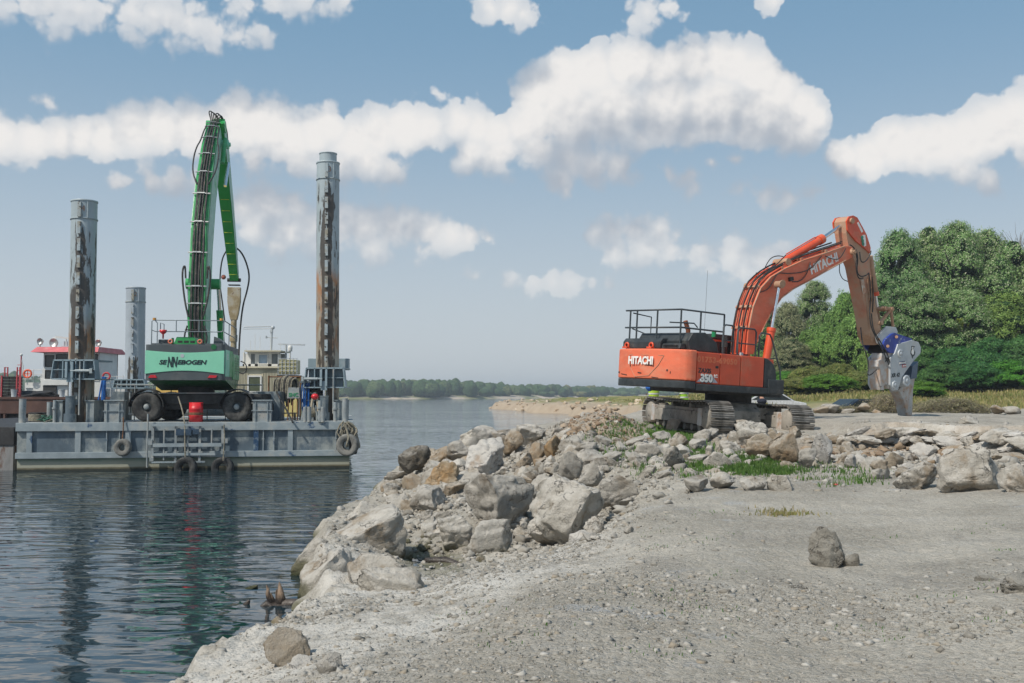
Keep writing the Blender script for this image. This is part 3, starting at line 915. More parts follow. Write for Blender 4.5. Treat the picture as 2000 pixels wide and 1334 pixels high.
rr_ = random.Random(5)
ZONES = [  # photo polygon-ish boxes, count, size in px (lo, hi), mesh choice, label, group
 ((750, 900, 905, 1000), 60, (16, 52), (0, 1, 2, 3, 5, 6), 'loose stone in the left flank of the shoreline rock pile', 'stones in the left flank of the rock pile'),
 ((880, 850, 1110, 950), 85, (18, 56), (0, 1, 2, 3, 4, 5, 6, 7), 'loose stone among the boulders in the upper rock pile', 'stones in the upper rock pile'),
 ((960, 940, 1230, 1060), 62, (16, 60), (0, 3, 4, 6, 7, 1), 'loose stone among the large boulders at the front of the rock pile', 'stones at the front of the rock pile'),
 ((1110, 860, 1440, 935), 110, (12, 50), (0, 1, 3, 4, 6, 7), 'loose grey stone on the weedy bank left of the tracks', 'stones on the weedy bank'),
 ((1430, 852, 1700, 915), 62, (12, 42), (1, 2, 4, 5, 7, 10), 'buff stone in the rubble below the crawler tracks', 'stones below the crawler tracks'),
 ((1690, 880, 2000, 940), 38, (12, 42), (1, 2, 5, 7, 10), 'buff stone in the rubble at the foot of the broken slab', 'stones at the foot of the slab'),
 ((700, 1010, 960, 1100), 40, (12, 50), (1, 4, 7, 0), 'small pale stone in the hollow behind the gravel shelf', 'stones in the hollow'),
]
cand = []
for (x0, y0, x1, y1), n, (s0, s1), ch, lab, grp in ZONES:
    for k in range(n):
        px, py = rr_.uniform(x0, x1), rr_.uniform(y0, y1)
        g = ground_hit(px, py)
        if g is None or g.z < -.05 or g.y > 60: continue
        s = (s0 + (s1 - s0) * rr_.random() ** 2) / FPX * g.y * .62
        cand.append((s / g.y, rr_.choice(ch), (g.x, g.y, g.z + s * .22), (s * rr_.uniform(.8, 1.25), s * rr_.uniform(.7, 1.2), s * rr_.uniform(.5, .95)),
                     (rr_.uniform(-.6, .6), rr_.uniform(-.6, .6), rr_.uniform(0, 6.28)), (px, py, s / g.y * FPX), grp))
cand.sort(key=lambda t: -t[0])
REFS = [(700, 1055, 'the big shoreline outcrop'), (705, 1010, 'the small pointed shoreline rock'), (940, 858, 'the flat-topped skyline boulder'), (806, 893, 'the dark fractured boulder'), (864, 895, 'the tan boulder'),
        (946, 893, 'the tall chalky upright boulder'), (860, 936, 'the rusty orange boulder'), (914, 947, 'the grey boulder beside the rusty one'), (974, 976, 'the very large leaning grey slab'), (1111, 990, 'the largest rounded boulder'),
        (1208, 955, 'the flat overhanging grey boulder'), (1036, 849, 'the pale skyline boulder'), (1079, 872, 'the small ochre pointed rock'), (1050, 880, 'the brown block below the skyline'), (838, 979, 'the grey peaked boulder'),
        (772, 989, 'the grey boulder at the waterline'), (957, 1049, 'the pale block with dark holes'), (1071, 1030, 'the pale cracked rock at the front'), (1116, 907, 'the upright grey stone'), (1153, 922, 'the grey stone next to the slab'),
        (765, 956, 'the brown lump at the left tip'), (1914, 922, 'the huge fallen boulder'), (1805, 929, 'the low flat pale rock'), (1474, 844, 'the boulder between the tracks'), (1490, 867, 'the buff boulder below the tracks'),
        (1535, 868, 'the reddish buff boulder'), (1611, 872, 'the upright white stone'), (1665, 900, 'the bright white stone'), (1529, 942, 'the rounded stone ending the weeds'), (1475, 942, 'the flat topped pale stone'),
        (1415, 933, 'the pale stone below the weeds'), (1363, 939, 'the grey stone at the bank foot'), (1319, 889, 'the angular stone on the bank'), (1316, 832, 'the peaked stone in the grass'), (1730, 865, 'the chalk white block'),
        (1747, 899, 'the tilted buff plate'), (1580, 891, 'the grey stone under the right track'), (1200, 825, 'the brown earth heap'), (1250, 880, 'the open weedy bank'), (1290, 925, 'the gravel edge of the bank'), (880, 1075, 'the green puddle')]
TONE = ['grey', 'pale', 'brown', 'ash grey', 'cream', 'buff', 'dull grey', 'light', 'ochre', 'stone grey', 'white', 'dark']
_seen = {}


def stone_label(t, k):
    px, py, s = t
    rx, ry, ref = min(REFS, key=lambda r: (r[0] - px) ** 2 + ((r[1] - py) * 1.5) ** 2)
    dx, dy = px - rx, (py - ry) * 1.5
    rel = ('right of' if dx > 0 else 'left of') if abs(dx) > abs(dy) else ('below' if dy > 0 else 'above')
    if math.hypot(dx, dy) < 16: rel = 'touching'
    size = 'large' if s > 24 else ('middling' if s > 16 else 'small')
    return '%s %s stone %s %s' % (size, TONE[k], rel, ref)


rest = {}
for i, (_, k, loc, scl, rot, lab, grp) in enumerate(cand):
    if i < 285:
        lab = stone_label(lab, k)
        o = bpy.data.objects.new('rubble_rock', RUB[k]); COL.objects.link(o)
        o.location, o.scale, o.rotation_euler = loc, scl, rot
        tag(o, lab, 'stone', grp)
    else:
        v = (RUBLO[k][0] * np.array(scl)) @ np.array(Euler(rot).to_matrix()).T + np.array(loc)
        rest.setdefault(RUB[k].materials[0].name, []).append((v, RUBLO[k][1]))
for nm, lst in rest.items():
    k = 0; F_ = []
    for v, f in lst: F_.append(f + k); k += len(v)
    tag(mk('small_rubble', np.concatenate([v for v, f in lst]), np.concatenate(F_), bpy.data.materials[nm], smooth=True), 'smaller broken stones filling the gaps of the rock pile', 'rubble', kind='stuff')


CUBE_V = np.array([(x, y, z) for x in (-1, 1) for y in (-1, 1) for z in (-1, 1)], float) * .72
ICO[-1] = (CUBE_V, np.array([(0, 1, 3), (0, 3, 2), (4, 6, 7), (4, 7, 5), (0, 4, 5), (0, 5, 1), (2, 3, 7), (2, 7, 6), (0, 2, 6), (0, 6, 4), (1, 5, 7), (1, 7, 3)]))


def scatter_stuff(name, pts, sizes, m, seed, sub=1, flat=.6, label=None, cat=None):
    """many small stones as one mesh"""
    rs = np.random.RandomState(seed)
    base = []
    for i in range(16):
        v, f = ICO[sub]
        v = v * rs.uniform(.38, 1.25, (len(v), 1)) if sub >= 0 else v * rs.uniform(.45, 1.25, v.shape)
        v = v @ np.array(Euler((rs.uniform(-.7, .7), rs.uniform(-.7, .7), 0)).to_matrix()).T
        base.append(v)
    f = ICO[sub][1]; nv = len(base[0])
    n = len(pts)
    a = rs.uniform(0, 6.28, n); ca, sa = np.cos(a), np.sin(a)
    V = np.empty((n, nv, 3)); pick = rs.randint(0, 16, n)
    B = np.array(base)[pick] * sizes[:, None, None] * np.stack([rs.uniform(.8, 1.25, n), rs.uniform(.7, 1.1, n), rs.uniform(.6, 1.2, n) * flat], 1)[:, None, :]
    V[..., 0] = B[..., 0] * ca[:, None] - B[..., 1] * sa[:, None]
    V[..., 1] = B[..., 0] * sa[:, None] + B[..., 1] * ca[:, None]
    V[..., 2] = B[..., 2]
    V += pts[:, None, :]
    F = (np.arange(n) * nv)[:, None, None] + f[None]
    o = mk(name, V.reshape(-1, 3), F.reshape(-1, 3), m)
    return tag(o, label, cat, kind='stuff')


def pebble_mat():
    m = bpy.data.materials.new('pebbles'); m.use_nodes = True
    t = m.node_tree; t.nodes.clear(); b = NB(t)
    g = b.n('ShaderNodeNewGeometry')
    rnd = g.outputs['Random Per Island']
    cr = b.n('ShaderNodeValToRGB'); b.l(rnd, cr.inputs[0])
    e = cr.color_ramp.elements
    e[0].position = 0; e[0].color = (.19, .175, .15, 1); e[1].position = 1; e[1].color = (.48, .465, .43, 1)
    for p_, c in ((.25, (.26, .248, .222, 1)), (.5, (.33, .318, .288, 1)), (.62, (.29, .245, .185, 1)), (.72, (.37, .355, .325, 1)), (.9, (.41, .39, .355, 1))):
        q = e.new(p_); q.color = c
    p = b.n('ShaderNodeBsdfPrincipled')
    b.l(b.mix(b.m('MULTIPLY', b.noise(g.outputs['Position'], 60, 4, .6), .5), cr.outputs[0], (.26, .24, .21)), p.inputs['Base Color'])
    p.inputs['Roughness'].default_value = .92; p.inputs['Specular IOR Level'].default_value = .2
    bn = b.n('ShaderNodeBump'); bn.inputs['Strength'].default_value = .5; bn.inputs['Distance'].default_value = .01
    b.l(b.noise(g.outputs['Position'], 90, 3), bn.inputs['Height']); b.l(bn.outputs[0], p.inputs['Normal'])
    o = b.n('ShaderNodeOutputMaterial'); b.l(p.outputs[0], o.inputs[0])
    return m


M_PEB = pebble_mat()


def gravel():
    rs = np.random.RandomState(3)
    n = 330000
    r = 3.6 * (30 / 3.6) ** (rs.rand(n) ** 1.05)
    th = np.radians(rs.uniform(-34, 40, n))
    x, y = np.sin(th) * r, np.cos(th) * r
    dens = .30 + .9 * fbm(x * .5, y * .5, 4, 4) + .65 * sst((10 - r) / 4) + .35 * np.exp(-((x + .5) / 2.5) ** 2 - ((y - 9) / 4) ** 2) + .6 * sst((y - 18) / 5)
    dens -= .45 * sst((x - 1.5) / 2) * sst((19 - y) / 3)
    dens = dens * (.25 + 1.5 * sst((fbm(x * .35 + 9, y * .35, 6, 4) + .12) / .3))
    keep = (rs.rand(n) < dens) & (sdist(x, y) > .25)
    x, y, r = x[keep][:80000], y[keep][:80000], r[keep][:80000]
    h = height(x, y)
    s = (.0034 + .00075 * r) * (0.6 + rs.pareto(2.1, len(x)) * .55)
    s = s * (1 + .5 * sst((1.8 - x) / 1.5) * sst((12 - y) / 3) * sst((fbm(x * .8, y * .8, 3, 3) + .25) / .4))
    s = np.minimum(s, .016 + .0034 * r)
    pts = np.stack([x, y, h + s * np.where(s > .02, -.05, .12)], 1)
    k = h > 0; big = s > np.quantile(s[k], .90)
    scatter_stuff('gravel', pts[k & big], s[k & big], M_PEB, 4, -1, .62, 'loose limestone gravel on the work floor', 'gravel')
    scatter_stuff('grit', pts[k & ~big], s[k & ~big], M_PEB, 5, 0, .8, 'fine limestone grit on the work floor', 'gravel')


gravel()


def rubble_small():
    rs = np.random.RandomState(8)
    n = 9000
    x = np.concatenate([rs.uniform(-5, 5.5, n), rs.uniform(5.5, 16, n // 2)]); y = np.concatenate([rs.uniform(15, 36, n), rs.uniform(20.5, 27, n // 2)])
    pile = np.concatenate([sst(1 - np.hypot((x[:n] - .5) / 5, (y[:n] - 24.5) / 10)), sst(1 - np.hypot((x[n:] - 10) / 7, (y[n:] - 24) / 3))])
    k = (rs.rand(len(x)) < pile * 1.6) & (sdist(x, y) > .1)
    x, y = x[k], y[k]
    kf = ~((x > 8.7) & (y > slab_edge_y(x) - .35)); x, y = x[kf], y[kf]
    h = height(x, y)
    s = .03 + rs.pareto(2.6, len(x)) * .035  # metres
    s = np.minimum(s, .17)
    kk = h > .02; Q = np.stack([x, y, h + s * .2], 1)
    so = 1.2 * np.exp(-((x - 2.7) / 1.3) ** 2 - ((y - 28.2) / 2.6) ** 2) + .75 * np.exp(-((x - 7) / 2.4) ** 2 - ((y - 25.3) / 1.3) ** 2) + .7 * sst((x - 8) / 1) * sst(1 - (slab_edge_y(x) - y) / 2.4)
    br = so + .25 * fbm(x * 1.5, y * 1.5, 2, 3) > .42
    scatter_stuff('rubble', Q[kk & ~br], s[kk & ~br], M_PEB, 9, 2, .75, 'grey broken stones covering the rock pile and bank', 'rubble')
    m2 = M_PEB.copy(); m2.name = 'earthy_stones'
    for e, c in zip([n for n in m2.node_tree.nodes if n.type == 'VALTORGB'][0].color_ramp.elements, ((.17, .105, .06), (.25, .165, .10), (.30, .21, .13), (.22, .14, .08), (.36, .28, .20), (.28, .19, .12), (.42, .34, .26))): e.color = c + (1,)
    return scatter_stuff('earthy_rubble', Q[kk & br], s[kk & br], m2, 10, 2, .75, 'brown earthy rubble left of the tracks and below the slab', 'rubble')


rubble_small()

# broken blocks standing out of the torn face of the slab
fr3 = random.Random(44)
for k in range(30):
    px = 1672 + k * 11.6; x_, y_ = None, None
    q = PZ(px, 834, 2.15); ey_ = float(slab_edge_y(np.array([q.x]))[0]); low_ = k % 3
    s = fr3.uniform(.20, .42)
    o = bpy.data.objects.new('slab_block', RUB[[10, 1, 10, 5, 10, 4, 1, 10, 2][k % 9]]); COL.objects.link(o)
    o.location = (q.x * (ey_ / q.y), ey_ - .10 - .16 * low_ - fr3.random() * .12, (1.98, 1.78, 1.52)[low_] + fr3.uniform(-.06, .06))
    o.scale = (s * fr3.uniform(1.2, 2.1), s * .8, s * fr3.uniform(.35, .7)); o.rotation_euler = (fr3.uniform(-.3, .3), fr3.uniform(-.3, .3), fr3.uniform(-.5, .5))
    tag(o, '%s, %s course of torn slab face, %s' % (('chalk white block', 'pale grey block', 'chalky plate', 'buff brown block', 'white lump', 'cream block', 'pale flat plate', 'white broken plate', 'brown crumbling block')[k % 9], ('top', 'middle', 'bottom')[low_],
        ('left of chalk white block', 'above tilted buff plate', 'above low flat pale rock', 'left of huge boulder', 'above huge boulder', 'at right edge')[min(5, k // 5)]), 'block', 'broken blocks in the slab face')


def far_rocks():
    rs = np.random.RandomState(14); n = 1500
    x = rs.uniform(-8, 30, n); y = rs.uniform(118, 235, n); d = sdist(x, y); k = (d > -.5) & (d < 6) & (rs.rand(n) < np.exp(-np.maximum(d, 0) / 3)); x, y = x[k], y[k]
    h = height(x, y); s = rs.uniform(.2, .62, len(x))
    m = mat('tan_cliff_rock', (.36, .27, .18), .9, var=.35, vs=.8, bump=.4, bs=4, c2=(.52, .44, .34), c2s=.6, c2t=(.45, .6))
    return scatter_stuff('far_rocks', np.stack([x, y, h + s * .1], 1), s, m, 15, 2, .7, 'tan broken rocks along the edge of the far spit of land', 'rocks')


far_rocks()

# ------------------------------------------------------------------ drift wood at the water's edge
M_WOODWET = mat('wet_driftwood', (.05, .038, .03), .45, var=.4, vs=8, bump=.6, bs=40, stretch=(1, 1, .25))
M_WOODDRY = mat('bleached_driftwood', (.30, .215, .15), .85, var=.4, vs=10, bump=.8, bs=50, stretch=(1, 1, .2))
def _wetwood(b, co, col, p):
    sp = b.n('ShaderNodeSeparateXYZ'); b.l(co, sp.inputs[0])
    return b.mix(b.smooth(b.m('ADD', sp.outputs[2], b.m('MULTIPLY', b.noise(co, 20, 4), .12)), .10, .26), (.018, .013, .011), col)


M_STUMP = mat('drowned_stump_wood', (.26, .185, .13), .85, var=.5, vs=14, bump=1.0, bs=60, stretch=(1, 1, .15), extra=_wetwood)
st_loc = PZ(545, 1180, 0)
st = empty('tree_stump', st_loc, 0, 'dark drowned tree stump with two bleached jagged spikes above the water', 'stump')


def spike(mb, base, top, r, n=9, seed=1):
    q = random.Random(seed); pts = []; rs_ = []
    for i in range(7):
        t = i / 6
        p = Vector(base).lerp(Vector(top), t) + Vector((q.uniform(-1, 1), q.uniform(-1, 1), 0)) * r * .22
        pts.append(p); rs_.append(r * (1 - t) ** .7 + .004)
    mb.tube(pts, rs_, n)


s_ = 13.9 / FPX
def sl_(px, py, dy=0): return P(px, py, st_loc.y + dy) - st_loc
mb = MB(); spike(mb, sl_(549, 1190), sl_(546, 1136), .085, seed=2); spike(mb, sl_(543, 1188, .05), sl_(540, 1150), .04, seed=6)
mb.build('spike', M_STUMP, st)
mb = MB(); spike(mb, sl_(534, 1190, .1), sl_(519, 1142, .05), .06, seed=3); spike(mb, sl_(540, 1190, .1), sl_(529, 1158, .05), .035, seed=8)
mb.build('spike', M_STUMP, st)
mb = MB(); mb.tube([sl_(520, 1190), sl_(560, 1181), sl_(600, 1179), sl_(640, 1186)], [.05, .09, .07, .05], 8)
mb.tube([sl_(508, 1190, -.1), sl_(520, 1180, -.1), sl_(536, 1190, -.1)], [.04, .06, .03], 7)
mb.ball(sl_(545, 1186), (.20, .15, .07)); mb.build('root', M_WOODWET, st)
tw = tag(MB().tube([sl_(483, 1193), sl_(481, 1180), sl_(487, 1172)], [.045, .05, .02], 7).build('branch_stub', M_WOODWET), 'small black snag poking out of the water left of the stump', 'snag')
tw.location = st_loc
lg0 = ground_hit(880, 1098) or PZ(880, 1098, .1)
lgp = [P(830, 1096, lg0.y - .1), P(870, 1096, lg0.y), P(905, 1106, lg0.y - .3)]
lo = MB().tube([Vector(p) - lg0 for p in lgp], [.06, .085, .05], 9).build('log', M_WOODWET)
lo.location = lg0
tag(lo, 'short dark rotten log lying in the hollow beside the green puddle', 'log')
pd = mk('puddle', [PZ(790, 1085, .05), PZ(840, 1083, .05), PZ(850, 1110, .05), PZ(800, 1114, .05), PZ(778, 1100, .05)], [(0, 1, 2, 3, 4)][:1], M_WATER)
tag(pd, kind='structure')
lv_, lf_ = rock_mesh(77, 3)
rg = tag(mk('litter', lv_ * np.array([.045, .03, .02]), lf_, mat('red_plastic', (.75, .07, .10), .5), smooth=True), 'tiny scrap of red plastic lying on the gravel', 'litter')
gg = ground_hit(1632, 949); rg.location = (gg.x, gg.y, gg.z + .02)
# ------------------------------------------------------------------ shared machine materials
ORANGE = (.64, .082, .028)


def dusty(b, co, col, p):
    return col


M_OR = mat('orange_paint', ORANGE, .42, var=.10, vs=1.6, bump=.05, bs=60, c2=(.50, .20, .11), c2s=1.3, c2t=(.50, .78), c3=(.20, .12, .07), c3s=7, c3t=(.70, .76))
M_ORF = mat('faded_orange_paint', (.70, .155, .075), .55, var=.10, vs=1.5, bump=.06, bs=60, c2=(.62, .28, .17), c2s=1.1, c2t=(.45, .8), c3=(.16, .09, .05), c3s=5, c3t=(.68, .74), stretch=(1, 1, 2.2))
M_ORD = mat('dusty_orange_paint', (.50, .185, .105), .65, var=.15, vs=1.5, bump=.1, bs=50, c2=(.42, .27, .18), c2s=1.4, c2t=(.34, .62), c3=(.10, .07, .05), c3s=6, c3t=(.68, .76))
M_TAN = mat('clay_coated_paint', (.40, .235, .145), .8, var=.15, vs=2, bump=.2, bs=50, c2=(.46, .32, .22), c2s=2, c2t=(.45, .7), c3=(.07, .055, .045), c3s=5, c3t=(.66, .76))
M_BLK = mat('black_paint', (.028, .034, .038), .5, var=.3, vs=4, bump=.08, bs=60, c2=(.12, .115, .10), c2s=1.6, c2t=(.5, .8))
M_RAIL = mat('dark_grey_rail_paint', (.035, .045, .052), .45, var=.2, bump=.05)
M_HOSE = mat('rubber_hose', (.022, .022, .022), .6, var=.3, vs=6, bump=.2, c2=(.14, .11, .09), c2s=4, c2t=(.5, .75))
M_CHROME = mat('chrome_rod', (.72, .74, .76), .18, 1.0, var=.05, bump=.02)
M_TRACK = mat('worn_track_steel', (.20, .185, .165), .5, .35, var=.3, vs=5, bump=.4, bs=40, c2=(.40, .37, .33), c2s=2.5, c2t=(.42, .7), c3=(.08, .065, .05), c3s=8, c3t=(.6, .72))
M_UND = mat('muddy_undercarriage', (.19, .178, .155), .85, var=.3, vs=3, bump=.5, bs=30, c2=(.34, .31, .27), c2s=1.6, c2t=(.36, .66), c3=(.05, .045, .04), c3s=6, c3t=(.6, .7))
M_DARK = mat('greasy_dark_steel', (.02, .019, .018), .6, var=.4, vs=5, bump=.3)
M_GSTEEL = mat('scuffed_grey_steel', (.44, .475, .505), .45, .1, var=.12, vs=2, bump=.1, bs=40, c2=(.44, .45, .45), c2s=2, c2t=(.48, .72), c3=(.16, .12, .09), c3s=8, c3t=(.66, .74))
M_RUSTGREY = mat('clay_smeared_grey_steel', (.43, .425, .415), .7, var=.15, vs=2, bump=.3, bs=30, c2=(.40, .27, .19), c2s=3, c2t=(.44, .66), c3=(.10, .08, .07), c3s=9, c3t=(.64, .7))
M_BLUE = mat('blue_paint', (.018, .045, .30), .4, var=.2, vs=3, bump=.05, c2=(.38, .42, .48), c2s=4, c2t=(.58, .68))
M_WHITE = mat('white_lettering', (.78, .77, .74), .5, var=.06, bump=0)
M_NAVY = mat('dark_lettering', (.010, .022, .028), .45, var=.05, bump=0)
M_GLASS = mat('dark_window_glass', (.018, .024, .026), .06, var=.2, bump=0)
M_REDL = mat('red_lens', (.55, .02, .03), .25, var=.1, bump=0)
M_GHOST = mat('faded_ghost_lettering', (.70, .17, .07), .5, var=.1, bump=0)


def tilt_z(yaw, dn, up):
    return Matrix.Rotation(R(yaw), 4, 'Z') @ Matrix.Rotation(R(dn), 4, 'Y') @ Matrix.Rotation(R(up), 4, 'X')


class Plane:
    """reads photo pixels on the vertical plane y=yl of a machine's own frame"""
    def __init__(s, M): s.M = M; s.I = M.inverted()
    def __call__(s, px, py, yl=0.0):
        a, c = ray(px, py)
        o = s.I @ Vector((0, 0, CAMZ)); d = s.I.to_3x3() @ Vector((a, 1, c))
        t = (yl - o.y) / d.y
        q = o + d * t
        return Vector((q.x, yl, q.z))
    def x(s, px, py, xl=0.0):
        a, c = ray(px, py)
        o = s.I @ Vector((0, 0, CAMZ)); d = s.I.to_3x3() @ Vector((a, 1, c))
        t = (xl - o.x) / d.x
        return o + d * t


def plate(pix, pl, ya, yb, yref=None):
    """outline in photo pixels read at y=yref, extruded from ya to yb"""
    yr = min(ya, yb) if yref is None else yref
    pts = [pl(a, c, yr) for a, c in pix]
    return MB().prism([(p.x, p.z) for p in pts], ya, yb, lambda u, v, w: Vector((u, w, v)))


def hose(pts, r, m, parent, name='hose', n=6, smooth=2):
    pts = [Vector(p) for p in pts]
    for _ in range(smooth):
        q = [pts[0]]
        for i in range(len(pts) - 1):
            q += [pts[i] * .75 + pts[i + 1] * .25, pts[i] * .25 + pts[i + 1] * .75]
        pts = q + [pts[-1]]
    return MB().tube(pts, r, n).build(name, m, parent)


def cyl_part(name, a, c, r, m, parent, n=16, **k): return MB().cyl(a, c, r, n, **k).build(name, m, parent)


# ------------------------------------------------------------------ the orange excavator
ZM = Matrix.Translation((6.70, 31.2, 1.88)) @ tilt_z(36, 2.2, 2.4)
ZX = empty('crawler_excavator', (0, 0, 0), 0, 'orange crawler excavator with grey pulveriser jaw standing on the rubble', 'excavator')
ZX.matrix_world = ZM
pl = Plane(ZM)
# counterweight: rounded plan, local x=-3.45..-2.2
def rrect(x0, x1, y0, y1, r, n=5, corners=(1, 1, 1, 1)):
    out = []
    for k, (cx, cy, a0) in enumerate(((x1, y1, 0), (x0, y1, 90), (x0, y0, 180), (x1, y0, 270))):
        if not corners[k]: out.append((cx, cy)); continue
        sx = -1 if cx == x1 else 1; sy = -1 if cy == y1 else 1
        for i in range(n + 1):
            a = R(a0 + 90 * i / n)
            out.append((cx + sx * r + r * math.cos(a), cy + sy * r + r * math.sin(a)))
    return out
def cwp(g):
    pts = [(-3.0, 1.50 + g), (-3.22, 1.48 + g), (-3.42, 1.36 + g)]
    pts += [(-3.42 - g - .26 * math.cos(math.pi / 2 * k / 5), -k * .272) for k in range(-4, 6)][::1]
    pts = [(-3.0, 1.50 + g), (-3.20, 1.49 + g), (-3.36, 1.42 + g), (-3.46 - g, 1.28)] + [(-3.72 - g + .22 * (y_ / 1.2) ** 2, y_) for y_ in (1.1, .8, .4, 0, -.4, -.8, -1.1)] + [(-3.46 - g, -1.26), (-3.36, -1.40 - g), (-3.22, -1.47 - g), (-3.0, -1.48 - g)]
    return pts
cw = cwp(0)
zf = lambda u, v, w: Vector((u, v, w))
MB().prism(cw, 1.45, 2.33, zf).build('counterweight', M_ORF, ZX, bevel=.07, seg=3)
cw2 = cwp(-.012)
MB().prism(cw2, 1.22, 1.445, zf).build('counterweight_skirt', M_BLK, ZX, bevel=.05, seg=3)
# recessed badge panel outline on the rear face
mb = MB(); xr = -3.715
bd = [(.62, 2.14), (-.78, 2.14), (-.60, 1.86), (-.28, 1.55), (.30, 1.50), (.52, 1.74), (.66, 1.95)]
for i in range(len(bd)):
    p, q = bd[i], bd[(i + 1) % len(bd)]
    fx_ = lambda y_: -3.722 + .22 * (y_ / 1.2) ** 2
    mb.tube([(fx_(p[0]), p[0], p[1]), (fx_((p[0] + q[0]) / 2), (p[0] + q[0]) / 2, (p[1] + q[1]) / 2), (fx_(q[0]), q[0], q[1])], .011, 4)
mb.build('badge_panel_edge', M_ORD, ZX)
mb = MB()
for (yy, z_, l_, w_) in ((.05, 1.93, .35, .02), (-.25, 1.88, .5, .022), (-.3, 1.84, .7, .015), (.9, 1.56, .9, .02), (-.5, 1.5, .6, .018), (1.25, 1.62, .2, .05), (-.9, 1.72, .12, .05), (-1.0, 1.66, .05, .06), (.1, 1.62, .4, .03)):
    mb.box((fx_(yy), yy, z_), (.012, l_ * .4, w_), (R(5), 0, -math.atan(.305 * yy)))
mb.build('scratches', M_DARK, ZX)
text_obj('HITACHI', .31, M_WHITE, ZX, frame((fx_(.06) - .022, .06, 1.97), (0, -1, 0), (-1, 0, 0)), bold=.012, sx=.86)
for yy in (1.05, .0):
    MB().torus((-3.4, yy, 2.44), .075, .03, (1, 0, 0), 16, 8).b2((-3.5, yy - .1, 2.35), (-3.3, yy + .1, 2.40)).build('lifting_eye', M_OR, ZX)
# right-hand side doors (machine side facing the camera)
ys = -1.46
xs = [-2.99, -2.03, -1.15, -.10]
names = [M_OR, M_OR, M_OR]
for i in range(3):
    MB().b2((xs[i] + .012, ys, 1.40), (xs[i + 1] - .012, ys + .10, 2.30)).build('side_door', names[i], ZX, bevel=.03)
MB().b2((-2.98, ys + .06, 1.30), (.4, 1.44, 2.26)).build('machinery_house', M_OR, ZX, bevel=.03)
MB().b2((-2.99, ys - .02, 1.19), (.74, ys + .5, 1.39)).build('side_skirt', M_BLK, ZX, bevel=.03)
MB().b2((-2.0, -1.0, 1.12), (1.3, 1.42, 1.30)).build('revolving_frame', M_DARK, ZX)
# front right fender box with rounded nose and steps
nose = [(-.08, 1.40), (.48, 1.40), (.48, 1.72), (.44, 1.95), (.32, 2.12), (.14, 2.24), (-.08, 2.29)]
MB().prism(nose, ys + .005, ys + .62, lambda u, v, w: Vector((u, w, v))).build('front_fender', M_BLK, ZX, bevel=.02)
MB().b2((.10, ys - .04, 1.22), (.80, ys + .6, 1.66)).build('step_box', M_BLK, ZX, bevel=.03)
tl = lambda x, z: frame((x, ys - .004, z), (1, 0, 0), (0, -1, 0))
text_obj('ZAXIS', .19, M_NAVY, ZX, tl(-2.66, 1.76), bold=.004, name='model_lettering')
mb = MB(); mb.prism([(-2.97, 1.44), (-2.75, 1.60), (-2.3, 1.60), (-2.1, 1.44)], ys - .003, ys + .004, lambda u, v, w: Vector((u, w, v))); mb.build('decal', mat('grey_decal', (.42, .44, .50), .5, bump=0), ZX)
text_obj('350', .30, M_NAVY, ZX, tl(-2.58, 1.54) @ Matrix.Translation((.018, -.016, .0)), bold=.022, sx=1.1, name='model_lettering')
text_obj('350', .30, M_WHITE, ZX, tl(-2.58, 1.545) @ Matrix.Translation((0, 0, .008)), bold=.015, sx=1.1, name='model_lettering')
text_obj('LC', .12, M_WHITE, ZX, tl(-2.20, 1.63) @ Matrix.Translation((0, 0, .004)), bold=.006, name='model_lettering')
text_obj('01753-69050', .22, M_GHOST, ZX, tl(-2.15, 2.08), bold=.012, sx=1.25, depth=.002, space=1.15, name='faded_number')
MB().b2((-2.22, ys - .008, 1.86), (-2.10, ys, 1.93)).build('door_latch', M_DARK, ZX)
# engine cover
MB().prism([(-3.38, 2.36), (-3.38, 2.55), (-3.28, 2.66), (-2.45, 2.70), (-2.4, 2.36)], -.35, 1.25, lambda u, v, w: Vector((u, w, v))).build('engine_cover', M_BLK, ZX, bevel=.03)
MB().prism([(-3.05, 2.32), (-3.12, 2.60), (-2.95, 2.84), (-2.45, 2.88), (-1.95, 2.62), (-1.85, 2.32)], -1.22, .9, lambda u, v, w: Vector((u, w, v))).build('engine_cover', M_BLK, ZX, bevel=.03)
MB().prism([(-3.34, 2.36), (-3.30, 2.50), (-3.12, 2.52), (-3.08, 2.36)], -1.1, -.36, lambda u, v, w: Vector((u, w, v))).build('engine_cover', M_BLK, ZX, bevel=.02)
mb = MB()
for k in range(12): mb.b2((-3.352, -.45 - k * .05, 2.38), (-3.33, -.465 - k * .05, 2.47))
mb.build('vent_slots', M_DARK, ZX)
mb = MB().tube([(-1.78, .1, 2.3), (-1.80, .1, 3.0), (-1.94, .1, 3.28)], .07, 12); mb.build('exhaust_pipe', mat('rusty_exhaust', (.22, .07, .03), .8, c2=(.05, .03, .02), c2s=6), ZX)
MB().cyl((-.45, .3, 2.9), (-.45, .3, 3.1), .07, 12).build('beacon', mat('green_beacon', (.01, .22, .08), .2, bump=0), ZX)
MB().cyl((-.62, .55, 2.9), (-.62, .55, 3.02), .05, 8, r2=.02).tube([(-.62, .55, 3.0), (-.60, .55, 5.0)], .004, 4).build('antenna', M_DARK, ZX)
